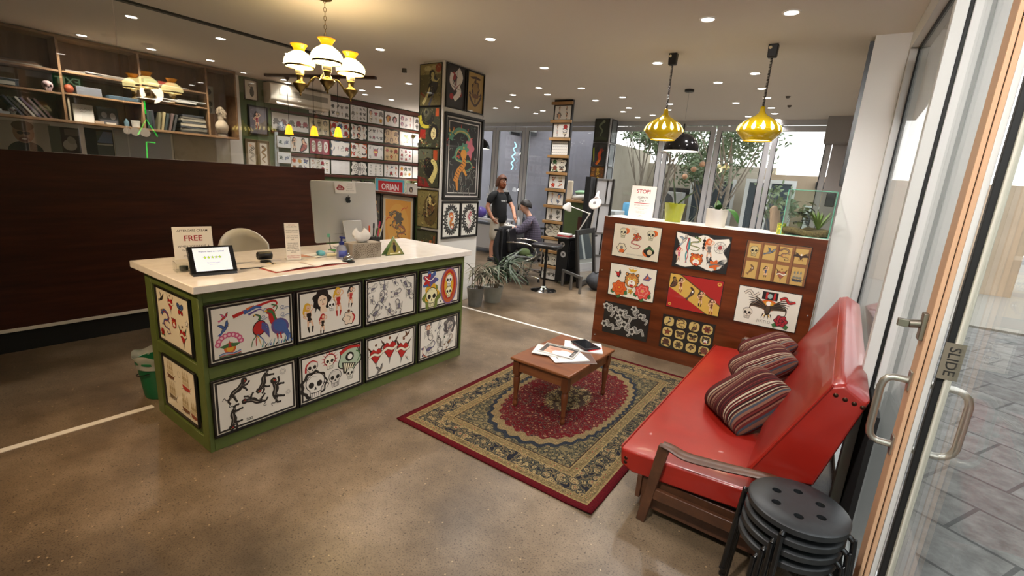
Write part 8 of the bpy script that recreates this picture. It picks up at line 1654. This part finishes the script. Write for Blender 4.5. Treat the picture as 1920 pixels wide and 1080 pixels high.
# standing man
o = thing('person', 'standing bearded person in black t-shirt and beige shorts, one hand in pocket', 'person', (-5.955, 8.0, 0), (0, 0, radians(-8)))
V = []; E_ = []
pel = chain(V, E_, [(0, 0, .93, .11, .09)]); sp1 = chain(V, E_, [(.01, 0, 1.10, .10, .085), (0, 0, 1.30, .11, .085), (-.01, 0, 1.40, .07, .06), (-.005, 0, 1.51, .062), (.015, 0, 1.56, .056), (.035, 0, 1.62, .078), (.035, 0, 1.69, .092, .088), (.025, 0, 1.75, .07)], pel)
for s in (-1, 1):
    hip = chain(V, E_, [(0, s*.09, .86, .075), (.02, s*.12, .50, .066), (.015, s*.125, .46, .06), (-.02, s*.13, .30, .058), (-.02, s*.135, .10, .040), (.0, s*.135, .055, .042), (.09, s*.145, .035, .036), (.16, s*.15, .03, .026)], pel)
# arms: right hand in pocket, left reaching forward
a = chain(V, E_, [(-.01, -.15, 1.38, .022), (-.02, -.22, 1.36, .045), (-.06, -.285, 1.15, .048), (-.05, -.285, 1.11, .046), (.04, -.225, .92, .036)], 3); hand(V, E_, a, (.5, .35, -.75), (1, 0, .3), (0, 1, 0), .3)
a = chain(V, E_, [(-.01, .15, 1.38, .022), (.0, .22, 1.36, .045), (.14, .24, 1.17, .048), (.18, .23, 1.14, .046), (.50, -.02, .93, .035)], 3); hand(V, E_, a, (.75, -.55, -.2), (-.1, .2, 1), (-.5, -.8, 0), .15)
skin('body', V, E_, SKN, o)
V = [(0, 0, .80, .185, .15), (.0, 0, .88, .185, .152), (.01, 0, 1.05, .19, .158), (.0, 0, 1.25, .195, .15), (-.01, 0, 1.40, .18, .13), (-.008, 0, 1.47, .11), (-.01, -.11, 1.43, .085), (-.018, -.20, 1.39, .078), (-.052, -.268, 1.20, .070), (-.008, .11, 1.43, .085), (.0, .20, 1.39, .078), (.095, .245, 1.22, .070)]
ts = skin('t_shirt', V, [(0, 1), (1, 2), (2, 3), (3, 4), (4, 5), (4, 6), (6, 7), (7, 8), (4, 9), (9, 10), (10, 11)], BTEE, o)
V = [(0, 0, .97, .12, .10), (0, -.095, .82, .112), (.02, -.125, .62, .108), (.02, -.13, .42, .106), (0, .095, .82, .112), (.02, .125, .62, .108), (.02, .13, .42, .106)]
sh = skin('shorts', V, [(0, 1), (1, 2), (2, 3), (0, 4), (4, 5), (5, 6)], SHORT, o)
for s in (-1, 1):
    f = MB().grid(lambda u, v: (-.06+.28*v-.01, s*.142+.05*(2*u-1)*(1-.45*v**3)*1.0, (.095-.055*v+.01)*sin(pi*(.15+.7*u))), 12, 10).build('shoe', M('black_shoe', '#141315', .5), o, solid=.012); MB().prism([(.23*t-.075+.0, .0) for t in ()] or [(-.08, -.045), (.10, -.052), (.20, -.035), (.22, 0), (.20, .035), (.10, .052), (-.08, .045)], T(0, s*.142, .0), .022).build('sole', M('dark_sole', '#242426', .7), f)
A = Art(); A.text('Hurley', -.022, 0, .042, '#e8e6e2', .03); A.at(.07, 0, .02); A.stroke([(-.5, 1), (-.4, 0), (-.5, -1)], .35, '#e8e6e2', .2).stroke([(.5, 1), (.4, 0), (.5, -1)], .35, '#e8e6e2', .2); q = A.mesh('chest_print', o, INK); q.matrix_basis = T(.158, -.03, 1.28) @ RZ(pi/2) @ RX(pi/2)
head_parts(o, (.04, 0, 1.68), (1, -.1, -.30), (.3, 0, 1), SKN, GING, True, BEARD)
# seated tattooer
PLAID = M('plaid_shirt', '#5a5468', .85); n, l, bb = nodes(PLAID); tc = objco(n, l, (1, 1, 1)); sx = n.new('ShaderNodeSeparateXYZ'); l.new(tc, sx.inputs[0])
fa = math_(n, l, 'GREATER_THAN', math_(n, l, 'SINE', math_(n, l, 'MULTIPLY', sx.outputs[2], 150)), .35); fb = math_(n, l, 'GREATER_THAN', math_(n, l, 'SINE', math_(n, l, 'MULTIPLY', math_(n, l, 'ADD', sx.outputs[0], sx.outputs[1]), 150)), .35)
c1 = mixc(n, l, math_(n, l, 'MULTIPLY', fa, .6), '#5d5668', '#2c2a36'); c2 = mixc(n, l, math_(n, l, 'MULTIPLY', fb, .6), c1, '#3a2f3c'); l.new(c2, bb.inputs['Base Color'])
GLOVE = M('white_glove', '#d5d1ca', .5); TRS = mottled('black_trousers', [(.3, '#121214'), (.7, '#1b1b1e')], 10, .85)
o = thing('person', 'seated dark haired person in plaid shirt and white gloves bending to work', 'person', (-4.66, 7.36, 0), (0, 0, radians(208)))
V = []; E_ = []
pel = chain(V, E_, [(0, 0, .56, .11, .09)]); chain(V, E_, [(.0, 0, .70, .10, .08), (.02, 0, .88, .105, .08), (.06, 0, 1.02, .08, .06), (.10, 0, 1.11, .056), (.13, 0, 1.15, .052), (.185, 0, 1.20, .076), (.205, 0, 1.26, .094, .088), (.195, 0, 1.33, .068)], pel)
for s in (-1, 1): chain(V, E_, [(.06, s*.10, .55, .095), (.42, s*.14, .53, .068), (.45, s*.14, .48, .06), (.40, s*.15, .10, .042), (.42, s*.15, .05, .042), (.55, s*.15, .035, .034)], pel)
for s in (-1, 1): a = chain(V, E_, [(.06, s*.15, 1.01, .045), (.09, s*.20, .97, .045), (.24, s*.24, .80, .046), (.27, s*.235, .80, .044), (.42, s*.10, .87, .034)], 3); hand(V, E_, a, (.9, -s*.45, .05), (0, -s*.3, 1), (0, -s, 0), .35)
skin('body', V, E_, SKN2, o)
V = [(0, 0, .52, .18, .15), (.0, 0, .70, .18, .145), (.02, 0, .88, .19, .145), (.055, 0, 1.02, .16, .12), (.085, 0, 1.085, .078)]; EE = [(0, 1), (1, 2), (2, 3), (3, 4)]
for s in (-1, 1): b0 = len(V); V += [(.06, s*.155, 1.01, .10), (.10, s*.215, .95, .09), (.22, s*.24, .82, .074), (.29, s*.22, .815, .066), (.37, s*.15, .845, .052)]; EE += [(3, b0), (b0, b0+1), (b0+1, b0+2), (b0+2, b0+3), (b0+3, b0+4)]
skin('shirt', V, EE, PLAID, o)
V = [(0, 0, .56, .16, .13)]; EE = []
for s in (-1, 1): b0 = len(V); V += [(.07, s*.10, .555, .108), (.40, s*.14, .54, .085), (.45, s*.142, .48, .074), (.42, s*.148, .28, .062), (.40, s*.15, .11, .058)]; EE += [(0, b0), (b0, b0+1), (b0+1, b0+2), (b0+2, b0+3), (b0+3, b0+4)]
skin('trousers', V, EE, TRS, o)
for s in (-1, 1):
    V = []; E_ = []; a = chain(V, E_, [(.37, s*.145, .845, .040), (.42, s*.10, .87, .038)]); hand(V, E_, a, (.9, -s*.45, .05), (0, -s*.3, 1), (0, -s, 0), .35)
    V = [(v[0], v[1], v[2], v[3]+.0022, (v[4]+.0022) if len(v) > 4 else v[3]+.0022) for v in V]; skin('glove', V, E_, GLOVE, o, root=1)
    MB().prism([(-.08, -.045), (.10, -.052), (.20, -.035), (.22, 0), (.20, .035), (.10, .052), (-.08, .045)], T(.42, s*.15, 0), .07).build('shoe', M('black_shoe'), o, bevel=.02)
head_parts(o, (.170, 0, 1.262), (1, 0, -.45), (.45, 0, 1), SKN2, DARKH, False, None, False, None)
o = thing('work_stool', 'round black work stool under the seated tattooer', 'stool', (-4.66, 7.36, 0)); MB().lathe([(0, .40), (.17, .40), (.185, .38), (.17, .355), (0, .355)], n=28).build('seat', BLKL, o); MB().cyl((0, 0, .08), (0, 0, .36), .025, n=14).build('column', CHROME, o)
for i in range(5): a = 2*pi*i/5; MB().tube([(0, 0, .09), (.24*cos(a), .24*sin(a), .06)], .014, 8).build('base_arm', CHROME, o); MB().ball((.24*cos(a), .24*sin(a), .03), .028, 10).build('castor', BLKP, o)
o = thing('floor_lamp', 'thin floor lamp with a short bright white tube behind the seated tattooer', 'lamp', (-4.50, 7.92, 0))
MB().lathe([(0, 0), (.13, 0), (.13, .015), (0, .02)], n=24).build('base', LW, o); MB().cyl((0, 0, .015), (0, 0, 1.40), .010, n=10).build('pole', LW, o); MB().cyl((-.16, -.13, 1.40), (.01, 0, 1.385), .035, n=14).build('lamp_tube', M('lit_white_tube', '#ffffff', .3, emit=1.2, ecol='#f6f4ff'), o)
# ------------------------------------------------------------------ courtyard beyond the far windows
LEAFT = mottled('tree_leaf', [(.3, '#4a5a3c'), (.6, '#6b7a55'), (.8, '#8b9672')], 3, .6); BARK = mottled('pale_bark', [(.3, '#7a6e60'), (.7, '#9c9080')], 8, .9)
def tree(x, y, h, r, seed, lab, trunk=.05, dense=1500, cz=None, sq=.8):
    o = thing('courtyard_tree', lab, 'tree', (x, y, -.03)); r_ = random.Random(seed); cz = cz or h-r*.8
    b = MB(); b.tube(bez([(0, 0, 0), (r_.uniform(-.1, .1), 0, h*.3), (r_.uniform(-.15, .15), 0, h*.55), (0, 0, cz)], 14), [trunk*(1-.045*i) for i in range(13)], 8)
    for i in range(9):
        a = r_.uniform(0, 6.28); z0 = h*r_.uniform(.3, .62); p = Vector((0, 0, z0)); q = Vector((r*.8*cos(a), r*.8*sin(a), cz+r_.uniform(-.2, .5)*r)); b.tube(bez([p, (p+q)/2+Vector((0, 0, -.08)), q], 8), [trunk*.45*(1-.09*k) for k in range(9)], 6)
    b.build('trunk', BARK, o)
    b = MB(); vs = []; fs = []
    cl = [(r_.uniform(-.75, .75)*r, r_.uniform(-.75, .75)*r, cz+r_.uniform(-.8, .9)*r*sq) for _ in range(26)]
    for i in range(dense):
        c = r_.choice(cl); p = Vector(c)+Vector((r_.gauss(0, .2), r_.gauss(0, .2), r_.gauss(0, .16)))*r; d = Vector((r_.gauss(0, 1), r_.gauss(0, 1), r_.gauss(0, 1))).normalized(); e = d.orthogonal().normalized(); L, w = r_.uniform(.09, .16), .032
        k = len(vs); vs += [p-d*L*.5, p+e*w, p+d*L*.5, p-e*w]; fs.append((k, k+1, k+2, k+3))
    b.faces(vs, fs); b.build('crown', LEAFT, o, smooth=False, weld=False); return o
tree(-2.55, 12.4, 3.9, 1.05, 2, 'slim tree with a loose grey green crown in the courtyard, behind the right yellow pendant', .06, 2600)
tree(-4.8, 12.9, 4.0, .75, 3, 'thin many-branched tree in the courtyard behind the left end of the stop sign', .04, 1300)
tree(-4.35, 13.6, 4.2, .95, 5, 'leafy courtyard tree behind the left yellow pendant', .05, 2200)
tree(-3.55, 14.6, 3.3, .8, 8, 'low leafy tree behind the black dome pendant', .05, 1600)
tree(-1.25, 12.0, 2.0, .45, 11, 'small sapling behind the half wall left of the glass tank', .025, 260)
def condenser(loc, lab, rz=0):
    o = thing('air_condenser', lab, 'air conditioner', loc, (0, 0, rz)); MB().b2((-.42, -.16, 0), (.42, .16, .62)).build('case', M('condenser_white', '#c9c8c4', .5), o, bevel=.012)
    b = MB(); 
    for r in (.07, .13, .19, .25): b.tube([(-.10+r*cos(a), -.168, .31+r*sin(a)) for a in [2*pi*i/24 for i in range(24)]], .006, 5, closed=True)
    for i in range(8): a = pi*i/4; b.tube([(-.10, -.168, .31), (-.10+.25*cos(a), -.168, .31+.25*sin(a))], .004, 5)
    b.build('fan_grille', M('condenser_grille', '#55575a', .5), o); MB().cyl((-.10, -.158, .31), (-.10, -.163, .31), .25, n=30).build('fan_opening', M('condenser_dark', '#4a4c50', .6), o)
    for x in (-.3, .3): MB().b2((x-.03, -.16, -.08), (x+.03, .3, 0)).build('bracket', M('condenser_grille'), o)
    return o
condenser((-8.0, 11.6, 3.05), 'white air condenser high on the grey courtyard wall above the standing man'); condenser((-4.72, 15.55, 1.05), 'white air condenser on the courtyard wall right of the stop sign'); condenser((-.45, 13.9, .95), 'white air condenser low on the tan wall behind the glass tank')
for x0, y0, w, t in ((-3.55, 15.86, 1.15, 'white framed dark glass door in the courtyard wall behind the white pot'), (-1.75, 14.16, 1.0, 'white framed dark window door in the tan wall right of the slim tree')):
    o = thing('outside_door', t, 'door', (x0, y0, -.03)); MB().b2((-w/2, -.02, 0), (w/2, .03, 2.1)).build('dark_glass', M('dark_door_glass', '#4b5359', .15), o, smooth=False)
    for lo, hi in (((-w/2-.09, -.05, 0), (-w/2, .03, 2.19)), ((w/2, -.05, 0), (w/2+.09, .03, 2.19)), ((-w/2, -.05, 2.1), (w/2, .03, 2.19)), ((-.03, -.04, 0), (.03, .0, 2.1))): MB().b2(lo, hi).build('frame_bar', M('outside_white', '#d5d4d0', .5), o)
tag(MB().b2((-5.62, 11.75, -.03), (-5.50, 11.87, 3.6)).build('downpipe', M('outside_white')), 'bright white downpipe at the end of the grey courtyard wall', 'pipe')
tag(MB().b2((-4.9, 15.84, 1.62), (-4.05, 15.9, 1.80)).build('wall_vent', M('dark_vent', '#2c2a28', .7)), 'long dark vent slot in the courtyard wall behind the branches', 'vent')
tag(MB().b2((-.75, 14.05, 2.0), (-.55, 14.2, 2.16)).build('flood_light', M('dark_vent')), 'small dark flood light on the tan courtyard wall', 'light')
o = thing('water_cooler', 'white water cooler with a blue bottle in the courtyard behind the stop sign', 'water cooler', (-4.72, 12.0, -.03)); MB().b2((-.16, -.16, 0), (.16, .16, 1.0)).build('stand', M('condenser_white'), o, bevel=.02); MB().lathe([(.05, 1.0), (.13, 1.04), (.13, 1.32), (.10, 1.36), (0, 1.37)], n=20).build('bottle', M('blue_bottle', '#6fb4dc', .2), o)
tag(MB().b2((-5.35, 11.2, -.03), (-4.7, 11.8, 1.12)).build('white_cabinet', M('condenser_white'), bevel=.02), 'low white cabinet in the courtyard left of the stop sign', 'cabinet')
o = thing('grass_clump', 'clump of tall pale grass in the courtyard behind the lime pot', 'grass', (-3.35, 11.3, -.03)); b = MB(); r_ = random.Random(6)
for i in range(70): a = r_.uniform(0, 6.28); leaf(b, (.08*cos(a), .08*sin(a), 0), (cos(a)*.45, sin(a)*.45, 1.2), r_.uniform(.9, 1.6), .014, 1.0, 8)
b.build('blades', mottled('pale_grass', [(.3, '#8a9070'), (.7, '#b5b89a')], 5, .7), o, smooth=False)
o = thing('paper_garland', 'string of pale wooden beads hung across the far glass by the dome pendant', 'garland', (0, 0, 0)); P = bez([(-2.78, 9.80, 1.98), (-2.55, 9.80, 2.2), (-2.3, 9.80, 2.32), (-2.05, 9.80, 2.34)], 16); MB().tube(P, .003, 5).build('string', M('beige_plastic'), o)
for i in (1, 4, 7): MB().ball(P[i], .055, 14).build('bead', M('wood_bead', '#c9a080', .6), o)
# street side: planter and green neon across the pavement
palm((.66, 5.3, -.03), 'leafy plant in a dark grey pot on the pavement outside the glass', mottled('street_planter', [(.3, '#2f3032'), (.7, '#45464a')], 6, .6), '', 8, 21, .30, PLF, .30, .2, 6, (.15, .3))
o = thing('neon_sign', 'green neon arrow strokes on the wall across the pavement, mirrored in the office glass', 'neon sign', (4.47, 5.1, 0))
def neon2(pts, nm): MB().tube([(0, y, z) for y, z in pts], .016, 8).build(nm, NG, o)
neon2([(0, 3.15), (0, 2.75)], 'letter_tube'); neon2([(-.22, 2.2), (0, 2.62), (.22, 2.2)], 'letter_tube'); neon2([(.15, 2.03), (-.05, 2.03), (-.07, 1.55)], 'letter_tube'); neon2([(.12, 1.3), (-.08, 1.3), (-.10, 1.0)], 'letter_tube')
MB().b2((.012, -.35, .9), (.03, .35, 3.3)).build('backing_sheet', M('dark_backing', '#1d1f20', .6), o)
